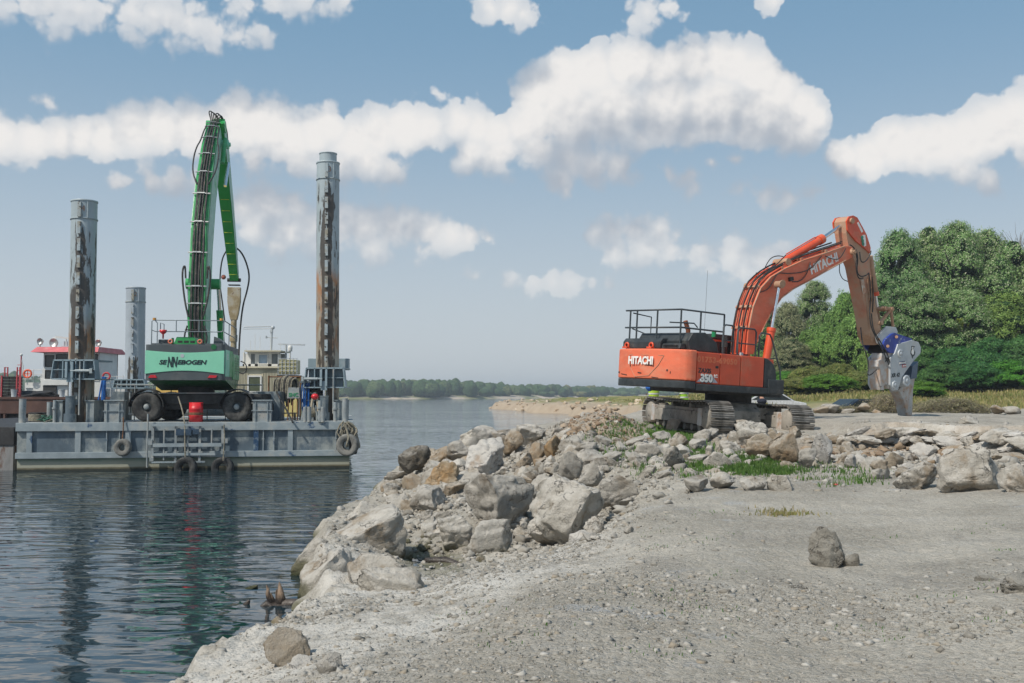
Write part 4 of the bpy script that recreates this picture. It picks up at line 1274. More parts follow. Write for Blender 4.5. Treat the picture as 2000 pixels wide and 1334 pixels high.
# cab on the far side
cb_ = MB().b2((-.35, .42, 1.35), (1.45, 1.40, 2.85)); cb_.build('cab', M_OR, ZX, bevel=.05)
MB().b2((-.37, .40, 2.86), (1.47, 1.42, 3.02)).build('cab_roof', M_BLK, ZX, bevel=.04)
MB().b2((-.36, .50, 2.15), (-.352, 1.32, 2.78)).b2((-.2, .412, 2.15), (1.3, .418, 2.78)).build('cab_window', M_GLASS, ZX)
MB().box((-.5, -.2, 2.75), (.05, .22, .34)).tube([(-.5, -.2, 2.3), (-.5, -.2, 2.75)], .02).build('mirror', M_DARK, ZX)
# guard rails
mb = MB(); ra = -3.16
T_, Mi = 3.50, 2.98
def railpath(z): return [(ra, 1.42, z + .02), (ra, -.92, z), (-1.35, -.92, z)]
for z in (T_, Mi): mb.tube(railpath(z), .026, 8)
for p in ((ra, 1.22), (ra, .92), (ra, .05), (ra, -.92), (-2.35, -.92), (-1.35, -.92)):
    mb.tube([(p[0], p[1], 2.30), (p[0], p[1], T_)], .026, 8)
mb.tube([(ra, 1.1, T_ - .06), (-2.4, 1.1, T_ - .12), (-2.4, 1.1, Mi - .18), (ra, 1.1, Mi - .02)], .02, 6)
mb.tube([(-3.1, -.4, Mi + .16), (-2.6, -.9, Mi + .16), (-2.45, -.9, Mi + .05)], .02, 6)
mb.build('guard_rail', M_RAIL, ZX)
mb = MB()
def hoop(x0, x1, y, z1, z0=2.28):
    mb.tube([(x0, y, z0), (x0, y, z1 - .08), (x0 + .08, y, z1), (x1 - .08, y, z1), (x1, y, z1 - .08), (x1, y, z0)], .026, 8)
    mb.tube([(x0, y, z1 - .46), (x1, y, z1 - .46)], .02, 6)
hoop(-1.78, -1.34, -1.30, 3.16); hoop(-1.20, -.40, -1.35, 3.12)
mb.tube([(-.25, -1.35, 2.25), (-.25, -1.35, 2.95), (-.17, -1.35, 3.04), (.22, -1.35, 3.02), (.32, -1.35, 2.9), (.72, -1.38, 1.98), (.80, -1.40, 1.3)], .026, 8)
mb.tube([(-.25, -1.35, 2.28), (.2, -1.35, 2.26), (.55, -1.37, 2.32)], .02, 6)
mb.build('hand_rail', M_RAIL, ZX)
MB().cyl((-.85, -1.2, 2.26), (-.85, -1.2, 2.40), .06, 10).build('filler_cap', M_GSTEEL, ZX)

# boom (outline read off the photograph on the plane of its near cheek, real width behind it)
BW = .33
boom_px = [(1458, 692), (1462, 640), (1470, 600), (1485, 562), (1505, 540), (1530, 525), (1568, 508), (1616, 492), (1652, 480), (1664, 482), (1669, 492), (1664, 503), (1654, 509),
           (1616, 530), (1582, 549), (1549, 566), (1525, 584), (1506, 612), (1492, 640), (1480, 669), (1472, 692)]
plate(boom_px, pl, -BW, BW).build('boom', M_ORF, ZX, bevel=.025)
text_obj('HITACHI', .42, M_WHITE, ZX, frame(pl(1610, 515, -BW - .004), pl(1634, 503, -BW) - pl(1586, 527, -BW), (0, -1, 0)), bold=.014, sx=.95)
# reinforcing edge plates along the boom
up = [pl(a, c, -BW - .01) for a, c in [(1463, 640), (1471, 600), (1486, 563), (1506, 541), (1531, 526), (1568, 509), (1616, 493), (1650, 481)]]
dn = [pl(a, c, -BW - .01) for a, c in [(1480, 667), (1492, 639), (1507, 610), (1526, 582), (1550, 564), (1582, 547), (1616, 528), (1652, 508)]]
MB().tube(up, .022, 5).tube(dn, .022, 5).build('boom_flange', M_ORD, ZX)
for q in ((1525, 554), (1664, 492)):
    p = pl(*q, -BW); MB().cyl(p + Vector((0, -.10, 0)), p + Vector((0, 2 * BW + .1, 0)), .12, 18).cyl(p + Vector((0, -.14, 0)), p + Vector((0, -.10, 0)), .07, 12).build('pivot_pin', M_TAN, ZX)
# hydraulic lines along the back of the boom
rnd = random.Random(9)
back = [(1458, 690), (1462, 640), (1470, 600), (1485, 562), (1505, 540), (1530, 525), (1568, 508), (1616, 492), (1650, 481)]
for k, (yy, mm, r, off) in enumerate(((-.27, M_OR, .022, .05), (-.20, M_HOSE, .026, .10), (-.12, M_OR, .022, .05), (-.02, M_HOSE, .028, .12), (.08, M_OR, .022, .05), (.18, M_HOSE, .026, .14), (.26, M_OR, .024, .06), (-.24, M_HOSE, .016, .16))):
    pts = []
    for i, (a, c) in enumerate(back[:(9 if k % 3 else 6)]):
        p = pl(a, c, -BW); q = pl(*back[min(i + 1, 8)], -BW) if i < 8 else p + (p - pl(*back[7], -BW))
        t = (q - p).normalized(); nrm = Vector((-t.z, 0, t.x))
        pts.append(Vector((p.x, yy, p.z)) + nrm * (off + .03 * rnd.random()))
    hose(pts, r, mm, ZX, 'hydraulic_line', smooth=1)
for i in (1, 2, 3, 5, 6, 7):
    mb = MB(); p = pl(*back[i], -BW); q = pl(*back[i + 1], -BW); t = (q - p).normalized(); nrm = Vector((-t.z, 0, t.x))
    c0 = Vector((p.x, 0, p.z)) + nrm * .04
    mb.box(c0, (.09, .62, .07), (0, -math.atan2(t.z, t.x), 0)).build('line_clamp', M_ORD, ZX)
for pts in ([(1490, 533, .3), (1497, 516, .3), (1506, 503, .3), (1520, 499, .25), (1533, 502, .2), (1540, 508, .1)], [(1478, 545, .25), (1476, 530, .3), (1484, 540, .3), (1492, 553, .0)],
            [(1535, 498, -.4), (1522, 512, -.42), (1490, 540, -.4), (1478, 560, -.4), (1468, 590, -.4)],
            [(1652, 485, -.4), (1640, 507, -.4), (1625, 506, -.4), (1612, 500, -.4)], [(1583, 512, -.36), (1575, 538, -.36), (1562, 550, -.36), (1548, 550, -.36)], [(1605, 500, -.36), (1580, 530, -.36), (1540, 535, -.36), (1520, 532, -.36), (1512, 545, -.36), (1500, 566, -.36), (1484, 571, -.36)],
            [(1640, 515, .3), (1639, 532, .3), (1646, 546, .3), (1657, 550, .3)]):
    hose([pl(a, c, y_) for a, c, y_ in pts], .016, M_HOSE, ZX)
p = pl(1545, 545, -BW - .05); MB().box(p, (.16, .1, .12), (0, R(-20), 0)).build('work_lamp', M_DARK, ZX)
# boom lift cylinders, one each side
for y_ in (-.62, .62):
    a = pl(1496, 706, y_ if y_ < 0 else y_); a = pl(1496, 706, -.62); a.y = y_
    c = pl(1507, 641, -.62); c.y = y_; e = pl(1522, 556, -.62); e.y = y_
    L = MB().cyl(a, c, .125, 18).cyl(c - (c - a).normalized() * .12, c, .145, 18)
    cy = L.build('boom_cylinder', M_OR, ZX)
    MB().cyl(c, e, .052, 14).build('piston_rod', M_CHROME, cy)
    MB().cyl(e + Vector((0, -.12, 0)), e + Vector((0, .12, 0)), .12, 14).build('rod_eye', M_TAN, cy)
# arm cylinder on top of the boom
a, c, e = pl(1527, 513, 0), pl(1606, 466, 0), pl(1655, 432, 0)
cy = MB().cyl(a, c, .135, 18).cyl(c - (c - a).normalized() * .22, c, .165, 18).build('arm_cylinder', M_OR, ZX)
MB().cyl(c, e, .062, 14).build('piston_rod', M_CHROME, cy)
MB().tube([a.lerp(c, .1) + Vector((0, 0, .2)), a.lerp(c, .8) + Vector((0, 0, .2)), a.lerp(c, .86) + Vector((0, 0, .12))], .022, 6).build('cylinder_line', M_OR, cy)
MB().cyl(a + Vector((0, -.28, 0)), a + Vector((0, .28, 0)), .13, 16).build('cylinder_pin', M_TAN, cy)
for y_ in (-.22, .22):
    plate([(1505, 538), (1518, 518), (1524, 508), (1531, 506), (1536, 512), (1536, 524)], pl, y_ - .03, y_ + .03, 0).build('cylinder_bracket', M_ORF, ZX)

# stick
SWd = .24
stick_px = [(1652, 432), (1656, 424), (1662, 422), (1672, 424), (1689, 457), (1698, 484), (1699, 520), (1705, 560), (1712, 605), (1722, 652), (1722, 672), (1708, 674), (1699, 655), (1691, 610), (1683, 570), (1673, 520), (1664, 498), (1657, 480), (1653, 455)]
plate(stick_px, pl, -SWd, SWd).build('stick', M_ORD, ZX, bevel=.02)
low = [(1690, 575), (1704, 560), (1712, 605), (1722, 652), (1722, 672), (1708, 674), (1699, 655)]
plate(low, pl, -SWd - .012, SWd + .012).build('stick_end_plate', M_TAN, ZX)
ear = [(1653, 450), (1651, 432), (1656, 423), (1664, 421), (1672, 425), (1690, 458), (1698, 484), (1697, 495), (1680, 480), (1668, 470)]
for y_ in (-SWd - .03, SWd + .03): plate(ear, pl, y_ - .025, y_ + .025, -SWd).build('stick_head_plate', M_OR, ZX)
p = pl(1660, 432, -SWd); MB().cyl(p + Vector((0, -.12, 0)), p + Vector((0, .6, 0)), .10, 16).build('pivot_pin', M_TAN, ZX)
# white and green decals
qd = lambda px: MB().prism([(pl(a, c, -SWd).x, pl(a, c, -SWd).z) for a, c in px], -SWd - .062, -SWd - .055, lambda u, v, w: Vector((u, w, v)))
qd([(1671, 436), (1674, 434), (1683, 452), (1680, 455)]).build('decal', M_WHITE, ZX)
qd([(1682, 459), (1687, 459), (1689, 480), (1685, 482)]).build('decal', M_WHITE, ZX)
text_obj('eco', .24, mat('green_print', (.02, .26, .16), .5, bump=0), ZX, frame(pl(1685.5, 470, -SWd - .066), pl(1687, 481, 0) - pl(1684, 459, 0), (0, -1, 0)), bold=.012)
qd([(1678, 548), (1684, 546), (1688, 571), (1683, 576)]).build('decal', mat('worn_white_decal', (.5, .48, .42), .8, c2=(.4, .23, .15), c2s=5, c2t=(.4, .6)), ZX)
# bucket cylinder on the front of the stick
a, c, e = pl(1698, 500, 0), pl(1709, 570, 0), pl(1714, 603, 0)
cy = MB().cyl(a, c, .115, 16).build('tool_cylinder', M_TAN, ZX)
MB().cyl(c, c + (c - a).normalized() * .14, .135, 16).build('cylinder_gland', M_OR, cy)
MB().cyl(c, e, .05, 12).build('piston_rod', M_CHROME, cy)
mb = MB()
for y_ in (-.27, .27):
    q0, q1, q2, q3 = pl(1714, 603, 0), pl(1727, 604, 0), pl(1706, 631, 0), pl(1731, 640, 0)
    for s0, s1, r in ((q1, q2, .06), (q1, q3, .055), (q0, q1, .06)):
        mb.cyl((s0.x, y_, s0.z), (s1.x, y_, s1.z), r, 8)
for q in (pl(1714, 603, 0), pl(1727, 604, 0), pl(1706, 631, 0)): mb.cyl((q.x, -.36, q.z), (q.x, .36, q.z), .075, 12)
mb.build('tool_linkage', M_TAN, ZX)
# hoses down the stick
for pts in ([(1672, 487, -.36), (1676, 505, -.4), (1673, 530, -.4), (1680, 541, -.4), (1692, 538, -.38), (1697, 533, -.36)], [(1679, 492, -.36), (1681, 512, -.4), (1690, 512, -.4), (1700, 497, -.38), (1701, 490, -.36)],
            [(1660, 478, -.4), (1668, 483, -.44), (1674, 500, -.44), (1671, 520, -.44), (1676, 545, -.42), (1686, 543, -.4)],
            [(1697, 534, -.34), (1700, 560, -.36), (1700, 590, -.36), (1698, 610, -.36), (1701, 640, -.4), (1714, 665, -.45), (1727, 690, -.5), (1736, 712, -.5)],
            [(1702, 612, -.36), (1705, 645, -.42), (1720, 668, -.46), (1733, 690, -.5), (1738, 708, -.5)],
            [(1681, 640, -.1), (1684, 670, -.3), (1695, 700, -.4), (1697, 720, -.45), (1694, 732, -.5), (1700, 733, -.5), (1712, 722, -.5)],
            [(1703, 540, -.34), (1706, 575, -.36), (1704, 610, -.36)]):
    hose([pl(a, c, y_) for a, c, y_ in pts], .022, M_HOSE, ZX)
for (a, c) in (((1697, 540), (1703, 588)), ((1700, 538), (1707, 586)), ((1694, 545), (1699, 590))):
    MB().cyl(pl(*a, -SWd - .04), pl(*c, -SWd - .04), .018, 6).build('hydraulic_line', M_TAN, ZX)

# pulveriser
plate([(1712, 659), (1733, 637), (1750, 639), (1754, 649), (1721, 674), (1715, 670)], pl, -.36, -.28, -.36).build('hitch_plate', M_GSTEEL, ZX, bevel=.012)
plate([(1712, 659), (1733, 637), (1750, 639), (1754, 649), (1721, 674), (1715, 670)], pl, .28, .36, -.36).build('hitch_plate', M_GSTEEL, ZX, bevel=.012)
bl = [(1724, 674), (1729, 663), (1742, 652), (1748, 650), (1780, 661), (1782, 664), (1754, 672), (1748, 689), (1739, 690), (1727, 680)]
plate(bl, pl, -.42, -.34, -.42).build('adapter_bracket', M_BLUE, ZX, bevel=.012)
plate(bl, pl, .34, .42, -.42).build('adapter_bracket', M_BLUE, ZX, bevel=.012)
plate([(1716, 668), (1736, 655), (1745, 660), (1740, 690), (1724, 694), (1708, 690)], pl, -.30, .30, 0).build('hitch_core', M_DARK, ZX)
jaw = [(1754, 672), (1782, 664), (1794, 668), (1799, 679), (1798, 690), (1782, 708), (1762, 736), (1754, 762), (1744, 763), (1739, 752), (1739, 700), (1748, 690)]
plate(jaw, pl, -.46, -.38, -.46).build('jaw_plate', M_GSTEEL, ZX, bevel=.012)
plate(jaw, pl, .38, .46, -.46).build('jaw_plate', M_GSTEEL, ZX, bevel=.012)
plate([(1760, 676), (1790, 670), (1794, 688), (1770, 712), (1750, 740), (1744, 735), (1744, 700)], pl, -.37, .37, -.46).build('jaw_core', M_DARK, ZX)
body = [(1723, 690), (1744, 688), (1742, 760), (1736, 759), (1733, 752), (1729, 750), (1726, 755), (1727, 762), (1722, 762), (1720, 750), (1718, 722), (1715, 716), (1716, 704), (1721, 702)]
plate(body, pl, -.37, .06, -.37).build('fixed_jaw', M_RUSTGREY, ZX, bevel=.015)
plate([(1764, 738), (1782, 705), (1778, 736), (1774, 760), (1772, 812), (1763, 812), (1757, 785), (1746, 762)], pl, -.20, .20, 0).build('breaker_tooth', M_RUSTGREY, ZX, bevel=.02)
plate([(1770, 715), (1781, 706), (1778, 738), (1766, 740)], pl, -.26, .26, 0).build('tooth_shank', mat('blue_grey_steel', (.10, .14, .20), .5, .2), ZX)
def disc(a, c, r, w, nm='pivot_disc'):
    q = pl(a, c, -.46)
    MB().lathe([(0, -.05), (r * .45, -.05), (r * .48, -.03), (r * .62, -.03), (r * .66, -.045), (r * .95, -.035), (r, -.01), (r, w)], q, (0, 1, 0), 24).build(nm, M_GSTEEL, ZX)
disc(1758, 691, .155, .05); disc(1747, 752, .155, .05); disc(1770, 744, .215, .92, 'jaw_pivot')
MB().cyl(pl(1734, 676, -.5), pl(1734, 676, -.4), .055, 12).cyl(pl(1751, 658, -.5), pl(1751, 658, -.4), .055, 12).cyl(pl(1716, 663, -.42), pl(1716, 663, -.3), .05, 12).build('bolt', M_TAN, ZX)
fx = lambda a, c: frame(pl(a, c, -.468), (1, 0, .12), (0, -1, 0))
text_obj('XR 42', .20, M_NAVY, ZX, fx(1749, 733), shear=.2, bold=.002, name='model_lettering')
MB().box(pl(1762.5, 709, -.466), (.34, .012, .12), (0, R(-8), 0)).build('badge', mat('navy_print', (.02, .03, .10), .5, bump=0), ZX)
MB().box(pl(1766, 714.5, -.468), (.24, .012, .10), (0, R(-8), 0)).build('badge', mat('red_print', (.45, .02, .04), .5, bump=0), ZX)
text_obj('XCENTRIC', .085, M_WHITE, ZX, frame(pl(1763, 709, -.478), (1, 0, .14), (0, -1, 0)), shear=.2, bold=.004)
text_obj('RIPPER', .07, M_WHITE, ZX, frame(pl(1766.5, 714.5, -.48), (1, 0, .14), (0, -1, 0)), shear=.2, bold=.002)
text_obj('XR', .20, M_NAVY, ZX, frame(pl(1733, 703, -.375), (1, 0, .1), (0, -1, 0)), bold=.01)
# bird emblem: plain generic long-legged bird, dark outline with white body
bird = lambda px, m, d: MB().prism([(pl(a, c, -.46).x, pl(a, c, -.46).z) for a, c in px], -.462 - d, -.455, lambda u, v, w: Vector((u, w, v))).build('emblem', m, ZX)
bird([(1779.5, 676), (1783, 675.5), (1787, 677), (1784.5, 679), (1785, 683), (1787.5, 688), (1786, 694), (1783.5, 696), (1782.5, 700), (1781.5, 700), (1780.5, 695), (1778.3, 691), (1778.5, 685), (1780.5, 681)], M_NAVY, .004)
bird([(1781, 677.5), (1783.5, 677.5), (1783.3, 681), (1785, 686), (1784.3, 692), (1782, 693), (1780, 690), (1780, 685.5), (1781.8, 682)], M_WHITE, .008)

# undercarriage: its own heading, turned towards the camera
UR = Matrix.Translation((-.10, .08, -.07)) @ Matrix.Rotation(R(69.5), 4, 'Z')
def mu(m_, name, mt, parent=ZX, bevel=0): return m_.build(name, mt, parent, bevel=bevel, M=UR)
HL, TR = 2.02, .46     # half distance between wheel centres, wheel radius incl. shoes
# local: x along the track, y across; near side is at x=-HL (towards the camera)
def track_pts(n):
    segs = [('l', (-HL, TR), (HL, TR)), ('a', (HL, 0), 90), ('l', (HL, -TR), (-HL, -TR)), ('a', (-HL, 0), 270)]
    Ltot = 4 * HL + 2 * math.pi * TR; out = []
    for i in range(n):
        s = i / n * Ltot
        if s < 2 * HL: out.append((-HL + s, TR - .045 * math.sin(s / (2 * HL) * math.pi) , 0))
        elif s < 2 * HL + math.pi * TR: a = (s - 2 * HL) / TR; out.append((HL + TR * math.sin(a), TR * math.cos(a), a))
        elif s < 4 * HL + math.pi * TR: out.append((HL - (s - 2 * HL - math.pi * TR), -TR, math.pi))
        else: a = (s - 4 * HL - math.pi * TR) / TR; out.append((-HL - TR * math.sin(a), -TR * math.cos(a), math.pi + a))
    return out
sh = MB().b2((-.088, -.37, -.012), (.088, .37, .016))
for q in (-.065, 0, .065): sh.b2((q - .010, -.365, .016), (q + .010, .365, .045))
sh.b2((-.05, -.10, -.075), (.05, -.04, -.012)).b2((-.05, .04, -.075), (.05, .10, -.012))
shoe0 = sh.build('track_shoe', M_TRACK, None, bevel=0)
NSH = 52
for side in (1, -1):
    tr = MB().b2((-1.75, -.16, .32), (1.75, .16, .70)).build('track_frame', M_UND, ZX, bevel=.03, M=UR @ Matrix.Translation((0, side * 1.30, 0)))
    TM = UR @ Matrix.Translation((0, side * 1.30, .50))
    MB().b2((-1.98, -.33, -.22), (1.75, .33, .16)).prism([(-1.95, .16), (1.70, .16), (1.4, .27), (-1.6, .25)], -.26, .26, lambda u, v, w: Vector((u, w, v))).build('frame_cover', M_UND, tr, bevel=.03, M=TM)
    for xx, nm in ((-HL, 'sprocket'), (HL, 'idler')):
        MB().lathe([(0, -.34), (.30, -.33), (.34, -.28), (.34, .28), (.30, .33), (0, .34)], (xx, 0, 0), (0, 1, 0), 24).lathe([(.40, -.12), (.42, 0), (.40, .12)], (xx, 0, 0), (0, 1, 0), 20).build(nm, M_UND, tr, M=TM)
        MB().b2((xx * .9 - .02, -.345, -.26), (xx * .9 + .26 * (1 if xx < 0 else -1), .345, .26)).build('motor_guard', M_RUSTGREY, tr, bevel=.03, M=TM)
    mb = MB()
    for k in range(7): mb.cyl((-1.5 + k * .5, -.24, -.33), (-1.5 + k * .5, .24, -.33), .10, 12)
    for xx in (-.8, .5): mb.cyl((xx, -.22, .30), (xx, .22, .30), .08, 12)
    mb.build('roller', M_UND, tr, M=TM)['kind'] = 'stuff'
    for i, (x_, z_, a_) in enumerate(track_pts(NSH)):
        o = bpy.data.objects.new('track_shoe', shoe0.data); COL.objects.link(o); o.parent = tr
        o.matrix_local = TM @ Matrix.Translation((x_, 0, z_)) @ Matrix.Rotation(a_, 4, 'Y')
bpy.data.objects.remove(shoe0)
mb = MB()
mb.prism([(-.9, .95), (.9, .95), (1.2, .72), (1.25, .42), (-1.25, .42), (-1.2, .72)], -.62, .62, lambda u, v, w: Vector((u, w, v)))
mb.b2((-.9, -1.25, .5), (-.25, 1.25, .84)).b2((.25, -1.25, .5), (.9, 1.25, .84))
mu(mb, 'carbody', M_UND, bevel=.03)
MB().cyl((0, 0, .9), (0, 0, 1.12), .72, 32).build('slewing_ring', M_DARK, ZX)
# ------------------------------------------------------------------ barge and what stands on it
DECK = 1.89
M_HULL = mat('grey_blue_hull_paint', (.09, .125, .155), .6, var=.2, vs=1.4, bump=.12, bs=25, c2=(.30, .325, .315), c2s=1.1, c2t=(.46, .66), c3=(.06, .09, .12), c3s=3.5, c3t=(.60, .72), stretch=(1, 1, .7))
M_RIB = mat('pale_hull_frame_paint', (.27, .32, .345), .6, var=.14, vs=2, bump=.12, bs=25, c2=(.36, .37, .35), c2s=2, c2t=(.5, .7), c3=(.035, .08, .16), c3s=1.3, c3t=(.61, .66))
M_DUSTY = mat('stone_dust_on_steel', (.24, .275, .29), .8, var=.2, vs=3, bump=.25, bs=40, c2=(.36, .355, .33), c2s=2, c2t=(.42, .65), c3=(.08, .09, .10), c3s=9, c3t=(.6, .72))
M_BRKT = mat('spud_bracket_blue_grey', (.225, .30, .345), .5, var=.10, vs=2, bump=.05, c2=(.30, .355, .385), c2s=2, c2t=(.5, .75))
M_TYRE = mat('tyre_rubber', (.022, .023, .024), .75, var=.35, vs=5, bump=.4, bs=30, c2=(.085, .085, .08), c2s=2.5, c2t=(.45, .72))
M_TYREDUST = mat('dusty_fender_tyre', (.17, .168, .155), .85, var=.25, vs=5, bump=.4, bs=30, c2=(.06, .06, .058), c2s=3, c2t=(.5, .72))
M_ROPE = mat('old_mooring_rope', (.24, .22, .17), .9, var=.35, vs=12, bump=1.0, bs=60, c2=(.11, .11, .09), c2s=5, c2t=(.5, .7))
M_RUST = mat('rust', (.16, .075, .035), .85, var=.4, vs=6, bump=.4)
M_GREENROPE = mat('green_net', (.06, .16, .12), .9, var=.4, vs=12, bump=.6)
M_RED = mat('red_drum_paint', (.55, .018, .025), .38, var=.10, vs=3, bump=.05, c3=(.25, .04, .03), c3s=5, c3t=(.68, .74))


def hull_low(b, co, col, p):
    sp = b.n('ShaderNodeSeparateXYZ'); b.l(co, sp.inputs[0])
    z = b.m('ADD', sp.outputs[2], b.m('MULTIPLY', b.m('SUBTRACT', b.noise(co, 3, 5), .5), .06))
    z2 = b.m('ADD', sp.outputs[2], b.m('MULTIPLY', b.m('SUBTRACT', b.noise(co, .7, 5), .5), .16))
    gr = b.mix(b.noise(co, 2, 6), (.10, .17, .13), (.23, .27, .215))
    c = b.mix(b.smooth(z2, .46, .30), gr, (.33, .33, .26))
    c = b.mix(b.smooth(z, .17, .11), c, (.13, .115, .07))
    c = b.mix(b.smooth(z, .10, .06), c, (.022, .026, .018))
    return c


M_BOOT = mat('weedy_hull_bottom', (.2, .25, .2), .7, extra=hull_low, bump=.3, bs=20)

BX0, BX1, BY0, BY1 = P(30, 870, 40).x, P(690, 870, 40).x, 40.0, 54.0
bg = empty('work_barge', ((BX0 + BX1) / 2, (BY0 + BY1) / 2, 0), 0, 'grey steel work barge with pole legs lying alongside the rubble shore', 'barge')
O = bg.location.copy()
BETA = R(9.5)      # the barge lies a little askew: its right end farther away
FX0, FD0 = P(360, 870, 40).x, 40.0


def skew(p):
    u = p.x / 40.0
    s = (u * FD0 - FX0) / (math.cos(BETA) - u * math.sin(BETA))
    q = p.y - 40.0
    return Vector((FX0 + s * math.cos(BETA) - q * math.sin(BETA), FD0 + s * math.sin(BETA) + q * math.cos(BETA), p.z))


def EY(px):
    return skew(P(px, 870, 40)).y - 40.0


def LB(m_, name, mt, parent=bg, bevel=0, o=None):
    if o is None or parent.name.startswith('side_grating'): m_.v = [skew(p) for p in m_.v]
    return m_.build(name, mt, parent, bevel=bevel, M=Matrix.Translation(-(O if o is None else o)))
ZF = .40
LB(MB().b2((BX0 + .05, BY0 + .10, -1.0), (BX1 - .15, BY1 - .1, .52)), 'bottom', M_BOOT)
LB(MB().b2((BX0 + .03, BY0 + .09, .53), (BX1 - .03, BY1 - .05, DECK - .05)), 'hull_side', M_HULL)
LB(MB().b2((BX0, BY0, DECK - .05), (BX1, BY1, DECK)), 'deck', M_DUSTY)
xm = P(500, 870, 40).x
for a, c in ((BX0, xm - .004), (xm, BX1)):
    LB(MB().b2((a, BY0 - .045, DECK - .32), (c, BY0 + .09, DECK + .012)), 'rubbing_strake', M_RIB, bevel=.02)
LB(MB().b2((BX0, BY0 - .02, .50), (BX1 - .1, BY0 + .088, .74)), 'lower_strake', M_RIB, bevel=.02)
for px in (57, 152, 250, 500):  # wide frames
    x = P(px, 860, 40).x; w = .11 if px != 500 else .10
    LB(MB().b2((x - w, BY0 - .01, .74), (x + w, BY0 + .088, DECK - .32)), 'hull_frame', M_RIB if px != 500 else mat('dark_blue_patch', (.02, .06, .13), .5, c2=(.2, .25, .28), c2s=3, c2t=(.5, .65)))
for px in (567,): 
    x = P(px, 860, 40).x; LB(MB().b2((x - .10, BY0 - .01, .74), (x + .10, BY0 + .088, DECK - .32)), 'hull_frame', M_RIB)
for px in (208, 497, 514, 535, 656, 233):  # thin stiffeners with brackets
    x = P(px, 860, 40).x
    LB(MB().b2((x - .018, BY0 - .005, .74), (x + .018, BY0 + .088, DECK - .32)).b2((x - .05, BY0 - .01, 1.20), (x + .05, BY0 + .05, 1.23)), 'stiffener', M_RIB)
# deck posts on the edge
def deck_post(px0, px1, pyt, D, m_, name='deck_box', zt=None, dep=.5):
    a, c = P(px0, 800, D).x, P(px1, 800, D).x
    return MB().b2((a, D, DECK), (c, D + dep, P(500, pyt, D).z))
for a, c in ((204, 240), (494, 530)):
    o = LB(deck_post(a, c, 783, 40.05, None, dep=.55), 'frame_box', M_DUSTY, bevel=.02)
    x0, x1 = P(a, 800, 40.03).x, P(c, 800, 40.03).x
    m_ = MB()
    for q in (x0 + .10, x0 + (x1 - x0) * .8): m_.b2((q - .012, 40.0, DECK), (q + .012, 40.05, P(500, 785, 40).z))
    m_.b2((x0 - .05, 40.01, DECK + .45), (x1 + .05, 40.045, DECK + .48)).b2((x0 - .04, 40.0, P(500, 783, 40).z), (x1 + .04, 40.62, P(500, 782, 40).z + .02))
    LB(m_, 'box_stiffener', M_RIB, parent=o)
# bollards: upright pipe stubs
BOL = [(44, 780, 40.35, .13, 'grey pipe bollard at the far left corner of the barge'), (97, 786, 42, .11, 'short fat pipe bollard right of the coiled rope drum'), (107, 783, 41, .07, 'thin pipe post with a collar beside the winch'),
       (655, 786, 40.5, .085, 'pipe post left of the right corner bollard'), (674, 779, 40.4, .115, 'tall dusty pipe bollard at the right corner of the barge'), (625, 783, 40.6, .08, 'thin pipe post with collar left of the hydraulic jack')]
for px, pyt, D, r, lab in BOL:
    D = D + EY(px)
    q = P(px, 800, D)
    o = empty('bollard', (q.x, D, DECK), 0, lab, 'bollard', 'pipe bollards along the barge edge')
    hgt = P(px, pyt, D).z - DECK
    mb = MB().cyl((0, 0, 0), (0, 0, hgt), r, 16)
    if r < .09: mb.cyl((0, 0, hgt * .62), (0, 0, hgt * .70), r * 1.5, 14)
    mb.build('post', M_DUSTY, o)
    MB().cyl((0, 0, hgt), (0, 0, hgt + .02), r * 1.05, 16).build('cap', M_RIB, o)

# boarding frame hung on the side
fr = empty('side_grating', P(365, 870, 39.9), 0, 'grey steel lattice frame hung on the middle of the barge side', 'frame')
o2 = fr.location.copy()
def fz(py): return P(500, py, 39.85).z
def fxx(px): return P(px, 870, 39.85).x
for px, w, y0, y1 in ((297, .05, 830, 902), (319, .025, 838, 898), (342, .045, 830, 905), (366, .03, 850, 898), (389, .045, 830, 905), (412, .025, 838, 880), (434, .06, 830, 885)):
    LB(MB().b2((fxx(px) - w, 39.78, fz(y1)), (fxx(px) + w, 39.90, fz(y0))), 'upright', M_DUSTY, fr, o=o2)
for y0, w, a, c in ((830, .05, 296, 436), (869, .07, 298, 432), (887, .05, 298, 420), (902, .03, 296, 400)):
    LB(MB().b2((fxx(a), 39.73, fz(y0) - w), (fxx(c), 39.775, fz(y0) + w)), 'rail', M_RIB, fr, o=o2)
LB(MB().b2((fxx(343), 39.70, fz(850)), (fxx(373), 39.725, fz(838))).b2((fxx(376), 39.70, fz(848)), (fxx(388), 39.725, fz(838))), 'bracket', mat('navy_steel', (.03, .06, .10), .5), fr, o=o2)
LB(MB().cyl((fxx(287), 39.80, fz(912)), (fxx(287), 39.80, fz(808)), .035, 8), 'guide_pipe', M_DUSTY, fr, o=o2)
LB(MB().b2((fxx(292), 39.72, fz(900)), (fxx(300), 39.8, fz(893))).b2((fxx(289), 39.72, fz(868)), (fxx(297), 39.8, fz(858))).b2((fxx(434), 39.72, fz(866)), (fxx(444), 39.8, fz(857))), 'hinge', M_DUSTY, fr, o=o2)


